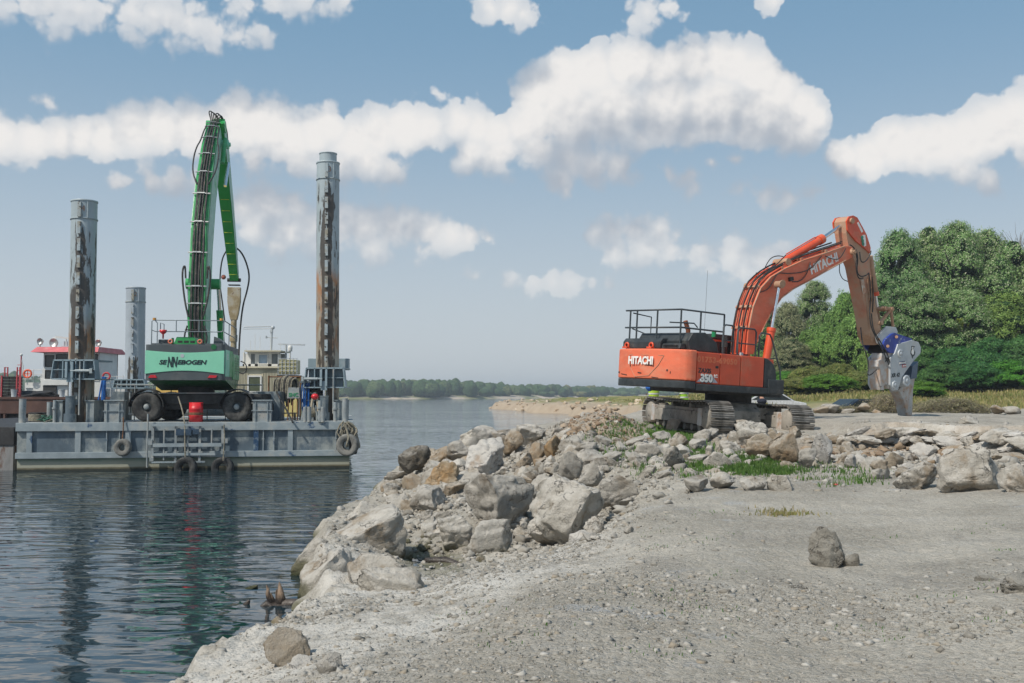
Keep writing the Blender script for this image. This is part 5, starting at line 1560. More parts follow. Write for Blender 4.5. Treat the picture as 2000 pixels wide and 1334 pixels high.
# tyre fenders
def tyre(name, c, R_, r, ax, m_, parent=None, tread=0, width=None, n=36):
    """tyre as a lathe: bead, sidewall, shoulder, tread"""
    w = width or r * 1.1
    prof = [(R_ - r * 1.75, -w * .55), (R_ - r * 1.2, -w * .88), (R_ - r * .5, -w), (R_ - r * .1, -w * .86), (R_, -w * .55), (R_, w * .55), (R_ - r * .1, w * .86), (R_ - r * .5, w), (R_ - r * 1.2, w * .88), (R_ - r * 1.75, w * .55), (R_ - r * 1.6, 0), (R_ - r * 1.75, -w * .55)]
    mb = MB().lathe(prof, c, ax, n)
    if tread:
        ax = Vector(ax).normalized(); u = ax.orthogonal().normalized(); q = ax.cross(u)
        for i in range(tread):
            for s in (-1, 1):
                t = 2 * math.pi * (i + (.25 if s > 0 else -.25)) / tread
                d = u * math.cos(t) + q * math.sin(t); tn = -u * math.sin(t) + q * math.cos(t)
                k0 = len(mb.v)
                vs = []
                for zz in (.0, .032):
                    for e in (-1, 1):
                        for g_ in (.08, .96): vs.append(Vector(c) + d * (R_ - .012 + zz - (.04 if g_ > .5 else 0)) + tn * e * (math.pi * R_ / tread * .42) + ax * s * w * g_ * .88)
                mb.add(vs, [(0, 1, 3, 2), (4, 6, 7, 5), (0, 4, 5, 1), (2, 3, 7, 6), (0, 2, 6, 4), (1, 5, 7, 3)])
    return mb.build(name, m_, parent)


FT = [(240, 874, .33, .115, 39.72, M_TYREDUST, 'small dusty tyre fender hanging by a chain under the left deck box', (0, 1, 0), 18),
      (363, 914, .44, .15, 39.62, M_TYRE, 'half sunk black tyre under the boarding frame, left of two', (0, 1, 0), 0),
      (435, 914, .44, .15, 39.62, M_TYRE, 'half sunk black tyre under the boarding frame, right of two', (0, 1, 0), 0),
      (679, 869, .455, .15, 39.55, M_TYREDUST, 'big pale worn tyre fender hanging at the right corner of the barge', (.12, 1, 0), 0)]
for px, py, R_, r, D, m_, lab, ax, tr_ in FT:
    q = P(px, py, D + EY(px))
    o = tyre('tyre_fender', (0, 0, 0), R_, r, ax, m_, tread=tr_); o.location = q
    tag(o, lab, 'tyre', 'tyre fenders on the barge side')
q = P(690, 866, 41.35); o = tyre('tyre_fender', (0, 0, 0), .45, .15, (1, .15, 0), M_TYRE); o.location = q
tag(o, 'dark tyre fender round the corner behind the big pale worn tyre', 'tyre', 'tyre fenders on the barge side')
rnd = random.Random(4)
# rope bundle on the corner and ropes
def rope(name, pts, r, m_, lab, cat='rope', sm=2):
    o = hose([Vector(p) - Vector(pts[0]) for p in pts], r, m_, None, name, 6, sm)
    o.location = pts[0]
    return tag(o, lab, cat)
mb = MB(); base = P(676, 832, 39.7 + EY(676))
for k in range(15):
    a = rnd.uniform(-.28, .42); pts = []
    for i in range(7):
        t = i / 6
        pts.append((a * math.sin(t * 3.1) * 1.0 + rnd.uniform(-.03, .03) + (k % 5 - 2) * .05, rnd.uniform(-.08, .12) - .04 * math.sin(t * 3), .16 - t * .75 + rnd.uniform(-.03, .03)))
    mb.tube(pts, .032, 6)
for k in range(10):
    mb.tube([(.05 + .45 * t + rnd.uniform(-.03, .03), .15 + rnd.uniform(-.1, .1), .12 - .9 * t * t + rnd.uniform(-.05, .05) - k * .01) for t in (0, .25, .5, .75, 1)], .04, 6)
o = mb.build('rope_bundle', M_ROPE); o.location = base; tag(o, 'thick tangle of old grey mooring rope draped over the right corner of the barge', 'rope', kind='stuff')
rope('mooring_rope', [P(a_, c_, d_ + EY(676)) for a_, c_, d_ in ((675, 832, 39.5), (679, 845, 39.45), (681, 855, 39.4), (678, 865, 39.35), (676, 874, 39.4), (681, 868, 39.4))], .045, M_ROPE, 'knotted rope from the corner bundle holding the big pale tyre')
rope('mooring_line', [P(0, 838, 41), P(30, 840, 40.2), P(70, 832, 39.9), P(100, 820, 40.6), P(125, 812, 41)], .03, M_ROPE, 'long mooring rope sagging from the left barge to the winch')
rope('tyre_chain', [P(241, 815, 39.9 + EY(240)), P(241, 835, 39.85 + EY(240)), P(239, 858, 39.75 + EY(240))], .025, M_RUST, 'rusty chain holding the small dusty tyre', 'chain')
rope('hanging_rope', [P(348, 775, 40.5), P(356, 800, 40.1), P(361, 826, 39.75), P(361, 860, 39.7), P(362, 898, 39.6)], .03, M_ROPE, 'rope hanging over the barge side to the left sunken tyre')
rope('hanging_rope', [P(437, 830, 39.75), P(439, 855, 39.7), P(437, 880, 39.7), P(436, 900, 39.6)], .025, M_ROPE, 'rope hanging over the barge side to the right sunken tyre')

# ---------------- spud poles
def pole_extra(rust_z, seed):
    def f(b, co, col, p):
        sp = b.n('ShaderNodeSeparateXYZ'); b.l(co, sp.inputs[0]); z = sp.outputs[2]; x = sp.outputs[0]
        st_ = b.vm('MULTIPLY', b.vm('ADD', co, (seed, 0, seed * 2.0)), (1, 1, .10))
        zr = b.m('ADD', z, b.m('MULTIPLY', b.m('SUBTRACT', b.noise(b.vm('MULTIPLY', co, (1, 1, .3)), 2.2, 5), .5), 3.2))
        rustf = b.smooth(zr, rust_z + 1.0, rust_z - .4)
        tan = b.mix(b.noise(st_, 3, 5), (.26, .23, .18), (.36, .345, .30))
        rc = b.mix(b.m('MULTIPLY', b.smooth(b.noise(b.vm('MULTIPLY', co, (1, 1, .35)), 3.0, 7, .65), .45, .64), .85), tan, (.26, .12, .05))
        band = b.m('MULTIPLY', b.smooth(z, rust_z - 1.6, rust_z - .5), b.smooth(z, rust_z + .9, rust_z - .3))
        rc = b.mix(b.m('MULTIPLY', band, b.smooth(b.noise(b.vm('MULTIPLY', co, (1, 1, .4)), 3.5, 6, .65), .44, .60)), rc, (.36, .16, .06))
        c = b.mix(rustf, col, rc)
        # tar-black scrapes in long vertical strokes, thickest near the rack
        zn = b.m('ADD', z, 0)
        w = b.noise(st_, 4.6, 8, .62)
        w2 = b.noise(b.vm('MULTIPLY', co, (1, 1, .22)), 5.5, 6, .68)
        near = b.smooth(b.m('ABSOLUTE', b.m('SUBTRACT', x, .04)), .44, .05)
        reach = b.smooth(z, rust_z + 6.4, rust_z + 3.2)
        k = b.m('ADD', b.m('MULTIPLY', w, .62), b.m('MULTIPLY', w2, .38))
        thr = b.m('MULTIPLY_ADD', b.m('MULTIPLY', near, reach), -.15, .565)
        thr = b.m('ADD', thr, b.m('MULTIPLY', b.m('SUBTRACT', 1, reach), .16))
        thr = b.m('ADD', thr, b.m('MULTIPLY', b.m('SUBTRACT', b.noise(b.vm('MULTIPLY', b.vm('ADD', co, (seed, 0, seed)), (1.6, 1, .5)), 1.0, 2), .5), .24))
        thr = b.m('SUBTRACT', thr, b.m('MULTIPLY', rustf, .035))
        d = b.smooth(b.m('SUBTRACT', k, thr), 0, .018)
        c = b.mix(b.m('MULTIPLY', d, .93), c, b.mix(b.noise(co, 9, 4), (.018, .017, .015), (.075, .055, .04)))
        return c
    return f


def spud(px_top, py_top, px_bot, py_bot, D, r, rust_z, label, seed, inner=False, lugs=True, bk=True, paint=(.255, .315, .355), num='4'):
    top = P(px_top, py_top, D); bot = P(px_bot, py_bot, D)
    root = empty('spud_pole', (bot.x, D, 0), 0, label, 'pole')
    lean = (top.x - bot.x) / (top.z - DECK)
    M = Matrix.Shear('XY', 4, (lean, 0)) if False else Matrix.Rotation(math.atan(lean), 4, 'Y')
    root.rotation_euler = M.to_euler()
    H = top.z
    pm = mat('pole_paint', paint, .5, var=.08, vs=1.2, bump=.05, c3=(.20, .11, .06), c3s=4, c3t=(.72, .76), extra=pole_extra(rust_z, seed))
    n = 40
    shaft = MB().cyl((0, 0, -2), (0, 0, H - (.42 if inner else 0)), r, n)
    shaft.build('shaft', pm, root)
    cap = mat('cap_paint', paint, .5, var=.06, bump=.04, c3=(.28, .14, .07), c3s=6, c3t=(.70, .75))
    Ht = H - (.42 if inner else 0)
    MB().lathe([(r + .0, -.08), (r + .025, -.06), (r + .025, 0), (r - .05, .02), (r - .25, .02)], (0, 0, Ht), (0, 0, 1), n).build('top_rim', cap, root)
    MB().lathe([(r, -.03), (r + .03, -.025), (r + .03, .025), (r, .03)], (0, 0, Ht - .78), (0, 0, 1), n).build('weld_ring', M_RIB, root)
    if inner:
        MB().cyl((0, 0, Ht - .1), (0, 0, H - .04), r * .76, 30).lathe([(r * .76, -.05), (r * .8, -.04), (r * .8, 0), (.1, .02)], (0, 0, H), (0, 0, 1), 30).build('inner_pipe', cap, root)
    z = Ht - .12
    lm = mat('rack_paint', tuple(c_ * .95 for c_ in paint), .55, var=.15, vs=2, bump=.1, c2=(.26, .24, .19), c2s=1.5, c2t=(.45, .6), c3=(.04, .035, .03), c3s=5, c3t=(.58, .62))
    while z > DECK + 1.2:
        hh = .50 if z < Ht - .7 else .62
        MB().b2((-.03, -r - .07, z - hh), (.10, -r + .05, z)).build('rack_tooth', lm, root)
        z -= hh + .20
    # figure painted near the top
    text_obj(num, .34, mat('rusty_print', (.30, .16, .10), .7, bump=0), root, frame((.16 if r > .45 else .14, -math.sqrt(r * r - .03) - .012, Ht - .40), (1, .30, 0), (.30, -1, 0)), depth=.002, name='number')
    MB().b2((.30 * r / .5, -r * .86, Ht - .74), (.30 * r / .5 + .03, -r * .80, Ht - .1)).build('weld_seam', cap, root)
    return root


spud(165.5, 393, 160.5, 700, 41.0, .51, 5.6, 'left spud pole, thick grey pipe with black scrapes and a rusty foot', 1.3, num='4', paint=(.33, .39, .42))
spud(266, 562, 264.5, 740, 53.5, .50, 1.0, 'shortest spud pole, clean pale grey pipe behind the green crane', 6.1, num='2', paint=(.33, .375, .42))
spud(641.5, 300, 641, 720, 44.0, .50, 8.3, 'right spud pole, tallest grey pipe with a telescoped top and rusty streaked lower half', 3.7, inner=True, num='3', paint=(.33, .39, .42))


# ---------------- spud guides (sleeve collars with webs) and jacks
def guide(px, py0, py1, w_px, D, label, r, low=True):
    c = P(px, (py0 + py1) / 2, D)
    root = empty('spud_guide', (c.x, c.y, DECK), 0, label, 'spud guide', 'spud guides on the barge')
    z0, z1 = P(px, py1, D).z - DECK, P(px, py0, D).z - DECK
    w = w_px / FPX * D / 2
    dp = .95
    for z, tk in ((z0, .05), (z1, .06)):
        ww = w * (1.0 if z == z0 else .94)
        # flange plate with the hole for the pole approximated by a ring of four boards
        MB().b2((-ww, -dp, z - tk / 2), (ww, -r - .03, z + tk / 2)).b2((-ww, r + .03, z - tk / 2), (ww, dp, z + tk / 2)).b2((-ww, -r - .03, z - tk / 2), (-r - .03, r + .03, z + tk / 2)).b2((r + .03, -r - .03, z - tk / 2), (ww, r + .03, z + tk / 2)).build('flange', M_BRKT, root)
    zm = (z0 + z1) / 2
    MB().b2((-w * .97, -dp + .02, zm - .015), (w * .97, -dp + .35, zm + .015)).build('middle_flange', M_BRKT, root)
    MB().b2((-w * .88, -r - .05, z0), (w * .88, -r - .02, z1)).build('back_plate', M_BRKT, root)
    for xx in (-w * .93, -w * .5, -w * .14, w * .10, w * .48, w * .93):
        t = .02
        s = 1 if xx > 0 else -1
        off = (.10 if abs(xx) > w * .9 else 0) * s
        MB().add([(xx - t + off, -dp, z0), (xx + t + off, -dp, z0), (xx + t, -dp, z1), (xx - t, -dp, z1), (xx - t + off, -r, z0), (xx + t + off, -r, z0), (xx + t, -r, z1), (xx - t, -r, z1)],
                 [(0, 1, 2, 3), (7, 6, 5, 4), (0, 3, 7, 4), (1, 5, 6, 2), (0, 4, 5, 1), (3, 2, 6, 7)]).build('web_plate', M_BRKT, root)
    if low:
        # jack: cylinder standing on the deck, rod up to a yoke on the guide
        jx = -.02 if px > 400 else -.13
        zt = P(px, 773, D).z - DECK
        jk = MB().cyl((jx, -dp + .1, 0), (jx, -dp + .1, .35), .24, 20).cyl((jx, -dp + .1, .35), (jx, -dp + .1, 1.02), .185, 20).cyl((jx, -dp + .1, 1.02), (jx, -dp + .1, 1.07), .20, 20).build('jack', M_HULL, root)
        MB().cyl((jx, -dp + .1, 1.05), (jx, -dp + .1, z0 + .1), .075, 12).build('jack_rod', M_CHROME, root)
        MB().b2((jx - .16, -dp - .12, z0 + .05), (jx - .07, -dp - .02, z1 - .06)).b2((jx + .07, -dp - .12, z0 + .05), (jx + .16, -dp - .02, z1 - .06)).b2((jx - .13, -dp - .02, z0 - .12), (jx + .13, -dp + .16, z0 + .28)).build('jack_yoke', M_BRKT, root)
        MB().cyl((jx + .42, -dp - .05, 0.3), (jx + .42, -dp - .05, z1 - .05), .035, 8).build('guide_rod', M_DUSTY, root)
        # locking ram lying across
        s = -1 if px > 400 else 1
        MB().cyl((jx + s * .95, -dp - .10, zm - .05), (jx + s * .25, -dp - .10, zm - .05), .06, 12).cyl((jx + s * .3, -dp - .10, zm - .05), (jx + s * .05, -dp - .10, zm - .05), .03, 8).b2((jx + s * .9 - .05, -dp - .17, zm - .15), (jx + s * .9 + .05, -dp - .03, zm + .05)).build('locking_ram', M_RIB, root)
    # base frame on deck
    for xx in (-w * .75, w * .72):
        MB().b2((xx - .16, -.75, 0), (xx + .16, .8, .85)).b2((xx - .2, -.8, .85), (xx + .2, .85, .89)).build('base_frame', M_HULL, root)
    return root


guide(163, 705, 741, 82, 41.0, 'blue grey spud guide of the left pole with upright hydraulic jack', .52)
guide(641.5, 720, 757, 76, 44.0, 'blue grey spud guide of the right pole with upright hydraulic jack', .51)
guide(265, 742, 758, 60, 53.5, 'small blue grey spud guide of the shortest pole behind the crane', .51, low=False)
# upper collar of the right pole, seen above the guide
q = P(641, 710, 45.2)
MB_ = MB().b2((-.92, -.1, -.25), (.92, .3, .28)).build('upper_collar', M_BRKT, None, bevel=.03); MB_.location = (q.x, 45.3, q.z - .05); tag(MB_, 'back collar plate rising behind the right spud pole', 'collar')

# ---------------- winches, drums, boxes, hoses on deck
def winch(px, py, D, label, ropem=M_ROPE, s=1.0, name='winch'):
    q = P(px, py, D); root = empty(name, (q.x, D, DECK), 0, label, 'winch')
    z = .45 * s
    MB().lathe([(0, -.28 * s), (.36 * s, -.28 * s), (.38 * s, -.25 * s), (.36 * s, -.23 * s)], (0, 0, z), (1, .3, 0), 24).lathe([(.36 * s, .23 * s), (.38 * s, .25 * s), (.36 * s, .28 * s), (0, .28 * s)], (0, 0, z), (1, .3, 0), 24).build('flange', M_HULL, root)
    mb = MB()
    for k in range(9): mb.torus(Vector((0, 0, z)) + Vector((1, .3, 0)).normalized() * (-.2 + k * .05) * s, .25 * s, .028 * s, (1, .3, .05), 20, 6)
    mb.build('wire_rope', ropem, root)
    MB().b2((-.42 * s, -.3 * s, 0), (-.34 * s, .3 * s, z + .08)).b2((.34 * s, -.3 * s, 0), (.42 * s, .3 * s, z + .08)).tube([(.55 * s, -.45, 0), (.3 * s, -.4, .75 * s)], .03).build('winch_frame', M_HULL, root)
    return root
winch(157, 790, 41.3, 'cable winch in front of the left spud pole', M_RUST, 1.05)
winch(607, 790, 42.5, 'small dark winch left of the right spud pole', M_ROPE, .8)
q = P(73, 815, 41.2); dr = empty('rope_reel', (q.x, 41.2, DECK), 0, 'low drum wound with mooring rope left of the winch', 'rope drum')
MB().cyl((0, 0, 0), (0, 0, .30), .30, 20).cyl((0, 0, .30), (0, 0, .38), .34, 20).build('drum', M_TYRE, dr)
mb = MB()
for k in range(5): mb.torus((0, 0, .06 + .055 * k), .32, .035, (0, 0, 1), 24, 6)
mb.build('rope_coil', M_ROPE, dr)
q = P(96, 812, 40.9); mb = MB()
for k in range(26):
    a, c = rnd.uniform(-.28, .28), rnd.uniform(-.2, .2)
    mb.tube([(a + rnd.uniform(-.2, .2), c + rnd.uniform(-.2, .2), rnd.uniform(.0, .28)) for _ in range(4)], .018, 5)
o = mb.build('net_pile', M_GREENROPE); o.location = (q.x, 40.9, DECK); tag(o, 'tangled green net and line on deck beside the rope drum', 'net', kind='stuff')
# red drum
q = P(381, 823, 40.35); bd_ = empty('oil_drum', (q.x, 40.45, DECK), 0, 'red steel drum with a brown band standing between the crane wheels', 'drum')
dh = P(381, 786, 40.45).z - DECK
MB().lathe([(0, 0), (.27, 0), (.27, dh * .3), (.283, dh * .33), (.27, dh * .36), (.27, dh * .63), (.283, dh * .66), (.27, dh * .69), (.27, dh), (.26, dh - .02), (0, dh - .02)], (0, 0, 0), (0, 0, 1), 28).build('body', M_RED, bd_)
MB().lathe([(.274, dh * .36), (.278, dh * .40), (.276, dh * .48), (.270, dh * .5)], (0, 0, 0), (0, 0, 1), 28).build('band', M_RUST, bd_)
# boxes, hose heap, blue hose, float, spreader of chains at the right part of the deck
q = P(524, 800, 43); cab0 = empty('tool_cabinet', (q.x, 43.0, DECK), 0, 'dark grey steel cabinet behind the right deck box', 'cabinet')
MB().b2((-.55, 0, 0), (.50, .9, 1.25)).build('box', M_HULL, cab0, bevel=.03)
MB().tube([(-.3, -.02, .45), (-.3, -.06, .7), (-.2, -.06, .78), (.15, -.06, .78), (.22, -.06, .7), (.22, -.02, .45)], .025).build('handle', M_DARK, cab0)
q = P(218, 795, 43.2); cab1 = empty('tool_cabinet', (q.x, 43.2, DECK), 0, 'dark grey sloping cabinet left of the crane wheels', 'cabinet')
MB().prism([(-.25, 0), (.55, 0), (.55, 1.25), (.05, 1.25), (-.15, .8)], 0, .9, lambda u, v, w: Vector((u, w, v))).build('box', M_HULL, cab1, bevel=.03)
MB().tube([(.0, -.02, .5), (.0, -.06, .62), (.35, -.06, .62), (.35, -.02, .5)], .02).build('handle', M_DARK, cab1)
# hanging hoses
hg = P(556, 745, 44); hr_ = empty('hose_rack', (hg.x, 44, DECK), 0, 'rack of old grey hoses hanging in front of the yellow container', 'hose rack')
for k in range(11):
    x = -.42 + k * .075
    m_ = M_ROPE if k % 3 else M_HOSE
    hose([(x, -.1, 1.0 - rnd.random() * .4), (x - .02, -.12, 1.7), (x + .12, 0, 2.0 - abs(k - 5) * .03), (x + .25, .1, 1.7), (x + .28, .12, 1.0 - rnd.random() * .5)], .045, m_, hr_, 'hose')
MB().cyl((-.7, 0, 0), (-.7, 0, 1.95), .03).cyl((.7, 0, 0), (.7, 0, 1.95), .03).cyl((-.7, 0, 1.9), (.7, 0, 1.9), .03).build('rack_frame', M_RUST, hr_)
MB().b2((-.6, -.5, .28), (.6, -.1, .33)).b2((-.55, -.45, 0), (-.5, -.15, .28)).b2((.5, -.45, 0), (.55, -.15, .28)).build('bench', mat('old_plank', (.33, .27, .2), .9), hr_)
q = P(572, 760, 43); jb = empty('junction_box', (q.x, 43, DECK), 0, 'grey box on legs painted with green letters', 'box')
jb_b = MB().prism([(-.26, .95), (.30, .95), (.26, 1.42), (-.20, 1.42)], 0, .4, lambda u, v, w: Vector((u, w, v))).build('box', M_DUSTY, jb, bevel=.02)
for x in (-.22, -.02, .2): MB().cyl((x, .05, 0), (x * .9, .1, .96), .03, 6).build('leg', M_RUST, jb)
text_obj('SHC', .22, mat('green_stencil', (.03, .22, .10), .6, bump=0), jb, frame((.03, -.012, 1.10), (1, 0, 0), (0, -1, 0)), bold=.008)
q = P(597, 770, 43.2); hb = empty('blue_hose_bundle', (q.x, 43.2, DECK), 0, 'bundle of bright blue hoses hanging left of the right spud pole', 'hoses')
mb = MB()
M_BLUEH = mat('blue_hose', (.01, .10, .36), .5, var=.3, vs=5, bump=.1)
for k in range(9):
    x = -.14 + k * .035
    hose([(x, rnd.uniform(-.1, .1), .25 + rnd.random() * .2), (x + rnd.uniform(-.05, .05), rnd.uniform(-.1, .1), 1.0), (x + rnd.uniform(-.03, .03), 0, 1.68)], .024, M_BLUEH, hb, 'hose', smooth=1)
MB().b2((-.22, -.1, 1.62), (.25, .1, 1.72)).cyl((0, 0, 0), (0, 0, 1.7), .035).build('hanger', M_HULL, hb)
q = P(198, 775, 43.5); hb2 = empty('blue_hose_bundle', (q.x, 43.5, DECK), 0, 'dark blue tarpaulin and hoses hanging right of the left spud pole', 'hoses')
for k in range(7):
    x = -.14 + k * .05
    hose([(x + rnd.uniform(-.15, .15), rnd.uniform(-.1, .1), .02), (x + rnd.uniform(-.08, .08), rnd.uniform(-.1, .1), .7), (x * .4 + .1, 0, 1.9)], .035, M_BLUEH, hb2, 'hose', smooth=1)
q = P(615, 778, 42); fl = empty('life_buoy_float', (q.x, 42, DECK), 0, 'round red cap float with two pale rope legs left of the right jack', 'float')
MB().ball((0, 0, 1.03), (.16, .16, .13)).build('cap', M_RED, fl)
for s in (-1, 1): hose([(s * .09, 0, .95), (s * .13, -.02, .7), (s * .15, .0, .42)], .055, mat('pale_rope', (.42, .36, .27), .9, bump=1, bs=60), fl, 'rope_leg', smooth=1)
for px, lab in ((604, 'left stub of the grey double bitt beside the red capped float'), (631, 'slim grey bracket post right of the red capped float'), (596, 'grey triangular bracket left of the double bitt')):
    q = P(px, 800, 40.8); o = MB().cyl((0, 0, 0), (0, 0, .62), .08, 12).prism([(-.2, 0), (-.08, 0), (-.08, .55)], -.03, .03, lambda u, v, w: Vector((u, w, v))).build('bitt', M_DUSTY); o.location = (q.x, 40.8, DECK); tag(o, lab, 'bitt')
rope('chain', [P(572, 828 - 3, 40.4), P(562, 805, 41.5), P(548, 780, 42.5), P(540, 765, 43)], .04, M_HOSE, 'black turnbuckle cable running up from the deck to the hose rack', 'cable')
rope('lashing', [P(168, 822, 40.4), P(182, 808, 40.9), P(197, 795, 41.5)], .035, M_DUSTY, 'pale turnbuckle lashing at the foot of the left spud pole', 'lashing')
q = P(606, 760, 42.9); mb = MB()
for k in range(46):
    mb.box((rnd.uniform(-.45, .5), rnd.uniform(-.2, .6), rnd.uniform(.1, 1.6) ** 1.0), (rnd.uniform(.05, .25), rnd.uniform(.05, .2), rnd.uniform(.05, .3)), (rnd.random(), rnd.random(), rnd.random()))
o = mb.build('machine_parts', M_DARK); o.location = (q.x, 43.4, DECK); tag(o, 'dark heap of valves and machine parts behind the blue hoses', 'machinery', kind='stuff')
q = P(395, 800, 46); hp = empty('pump_pipe', (q.x, 46, DECK), 0, 'thick grey pipe and yellow pallet frames lying behind the red drum', 'pipe')
MB().cyl((-1.6, 0, .35), (2.4, .3, .35), .22, 16).build('pipe', M_DUSTY, hp)
for k in range(6): MB().b2((1.2 + k * .28, .5, 0), (1.25 + k * .28, .6, .55)).build('slat', mat('yellow_wood', (.45, .33, .14), .8), hp)

# handrail behind the crane
mb = MB(); y = 43.9
x0, x1 = P(228, 755, y).x, P(512, 755, y).x
hrz = P(300, 752, y).z
rl = empty('deck_railing', ((x0 + x1) / 2, y, DECK), 0, 'thin grey pipe railing behind the crane carriage', 'railing')
cx = (x0 + x1) / 2
MB().cyl((x0 - cx, 0, hrz - DECK), (x1 - cx, 0, hrz - DECK), .03, 6).build('top_rail', M_DUSTY, rl)
MB().cyl((x0 - cx, 0, hrz - DECK - .55), (x1 - cx, 0, hrz - DECK - .55), .025, 6).build('middle_rail', M_DUSTY, rl)
for k in range(9):
    x = x0 + (x1 - x0) * k / 8 - cx
    MB().cyl((x, 0, 0), (x, 0, hrz - DECK), .025, 6).build('post', M_DUSTY, rl)
# ------------------------------------------------------------------ green material-handling crane on wheels
GREEN = (.035, .36, .135)
M_GR = mat('green_paint', (.03, .30, .085), .42, var=.12, vs=2, bump=.04, c2=(.10, .36, .17), c2s=1.5, c2t=(.5, .75))
M_GRF = mat('faded_green_paint', (.235, .61, .425), .5, var=.05, vs=1.2, bump=.03, c2=(.27, .63, .46), c2s=1.0, c2t=(.5, .8))
M_GRD = mat('dark_green_paint', (.010, .115, .035), .4, var=.15, vs=2, bump=.04)
M_GREY = mat('charcoal_cladding', (.065, .08, .088), .55, var=.10, vs=2, bump=.05, c2=(.11, .12, .12), c2s=1.5, c2t=(.5, .75))
M_CHAS = mat('chassis_black', (.018, .02, .022), .6, var=.4, vs=3, bump=.15, c2=(.06, .06, .055), c2s=2, c2t=(.5, .75))
M_CLAMP = mat('zinc_clamp', (.42, .43, .42), .4, .6, bump=.05)
M_TANP = mat('dusty_tan_steel', (.30, .235, .13), .7, var=.2, vs=3, bump=.2, c2=(.38, .35, .28), c2s=3, c2t=(.45, .65), c3=(.15, .07, .03), c3s=6, c3t=(.6, .7))
GC = empty('wheeled_crane', (-13.55, 42.8, DECK), R(97), 'green wheeled material crane with tall folded boom standing on the barge', 'crane')
yz = lambda x: (lambda u, v, w: Vector((w, u, v)))
rx = -2.55
# body: rounded plan prism in charcoal with green faces let on
MB().prism(rrect(rx, 1.3, -1.56, 1.56, .16, 4), 1.69, 3.14, zf).build('house', M_GREY, GC, bevel=.06, seg=3)
ar = []
for i in range(13): t = i / 12; ar.append((-1.57 + 3.14 * t, 2.90 - .09 * math.sin(math.pi * t)))
for i in range(13): t = i / 12; ar.append((1.57 - 3.14 * t, 1.95 + .13 * math.sin(math.pi * t)))
MB().prism([(p[0] * .985, p[1]) for p in ar], rx - .025, rx + .12, lambda u, v, w: Vector((w, u, v))).build('rear_panel', M_GRF, GC, bevel=.012)
tr_ = lambda y, z: frame((rx - .030, y, z), (0, -1, 0), (-1, 0, 0))
def py2z(py, D=40.3): return P(500, py, D).z - DECK
def px2y(px): # rear face, x to the right is -y
    return -((px - 360.5) / 79.0) * 1.58
for txt, a, c, y0, y1 in (('SE', 311, 326, 703, 712), ('NN', 327, 346.5, 697, 717), ('EBOGEN', 347.5, 403, 703, 712)):
    w = (c - a) / 48.2; h = (y1 - y0) / 48.2
    o = text_obj(txt, 1.0, M_NAVY, GC, tr_(px2y((a + c) / 2), py2z((y0 + y1) / 2)), fit=(w, h), shear=.22, bold=.034, depth=.01, space=.98)
MB().cyl((rx - .035, px2y(355.5), py2z(695)), (rx - .02, px2y(355.5), py2z(695)), .08, 16).build('camera', M_GSTEEL, GC)
for a, c in ((290, 307), (406, 425)):
    MB().prism([(px2y(a), py2z(738)), (px2y(a + 4), py2z(732.5)), (px2y(c - 3), py2z(732.5)), (px2y(c), py2z(738))] if a < 300 else [(px2y(a), py2z(738)), (px2y(a + 4), py2z(732.5)), (px2y(c), py2z(733.5)), (px2y(c - 3), py2z(738))], rx - .04, rx + .05, lambda u, v, w: Vector((w, u, v))).build('tail_light', M_REDL, GC)
# right flank: green panels with grille
sy = -1.565
for a, c in ((rx + .18, -1.35), (-1.33, -.55)): MB().b2((a, sy - .02, 1.85), (c, sy + .05, 2.95)).build('side_panel', M_GRF if a < -2 else M_GR, GC, bevel=.03)
MB().b2((-.5, sy - .03, 1.75), (1.28, sy + .05, 2.85)).build('side_panel', M_GR, GC, bevel=.03)
for k in range(7): MB().b2((.0, sy - .045, 2.0 + k * .11), (1.1, sy - .028, 2.03 + k * .11)).build('grille_bar', M_GRD, GC)
mb = MB()
for k in range(6): mb.b2((-2.0 + (k % 2) * .14, sy - .026, 2.72 - (k // 2) * .08), (-1.9 + (k % 2) * .14, sy - .02, 2.77 - (k // 2) * .08))
mb.build('warning_decal', M_WHITE, GC)
MB().prism([(.2, 1.3), (.9, 1.42), (1.3, 1.75), (-2.3, 1.72)], sy, 1.5, lambda u, v, w: Vector((u, w, v))).build('under_cover', M_GRD, GC)
# roof
MB().b2((-2.3, -1.4, 3.12), (1.2, 1.4, 3.2)).build('roof', M_GREY, GC, bevel=.02)
hump = [(px2y(334), 3.14), (px2y(341), 3.46), (px2y(376), 3.46), (px2y(383), 3.14)]
MB().prism(hump, -2.3, -1.4, lambda u, v, w: Vector((w, u, v))).build('roof_hump', M_GR, GC, bevel=.02)
for k in range(3): MB().b2((-2.312, px2y(343.5 + k * 12.3), 3.23), (-2.298, px2y(352.5 + k * 12.3), 3.31)).build('vent_slot', M_DARK, GC)
for a in (330, 388): MB().torus((-2.4, px2y(a), 3.27), .075, .03, (1, 0, 0), 16, 8).build('lifting_eye', mat('salmon_paint', (.62, .18, .11), .5), GC)
for a in (333, 387): MB().b2((-2.3, px2y(a) - .04, 3.14), (-2.2, px2y(a) + .04, 3.42)).build('post_stub', M_GRD, GC)
MB().b2((-2.2, px2y(304), 3.18), (-1.6, px2y(323), 3.36)).build('toolbox', M_GREY, GC, bevel=.02)
MB().lathe([(0, 0), (.03, .0), (.035, .18), (.13, .26), (.15, .36), (.0, .34)], (-2.35, px2y(315), 3.38), (0, 0, 1), 16).build('funnel', M_RED, GC)
MB().prism([(px2y(413), 3.14), (px2y(414), 3.50), (px2y(421), 3.44), (px2y(430), 3.30), (px2y(437), 3.16)], -2.2, -1.3, lambda u, v, w: Vector((w, u, v))).build('exhaust_cowl', M_GREY, GC, bevel=.02)
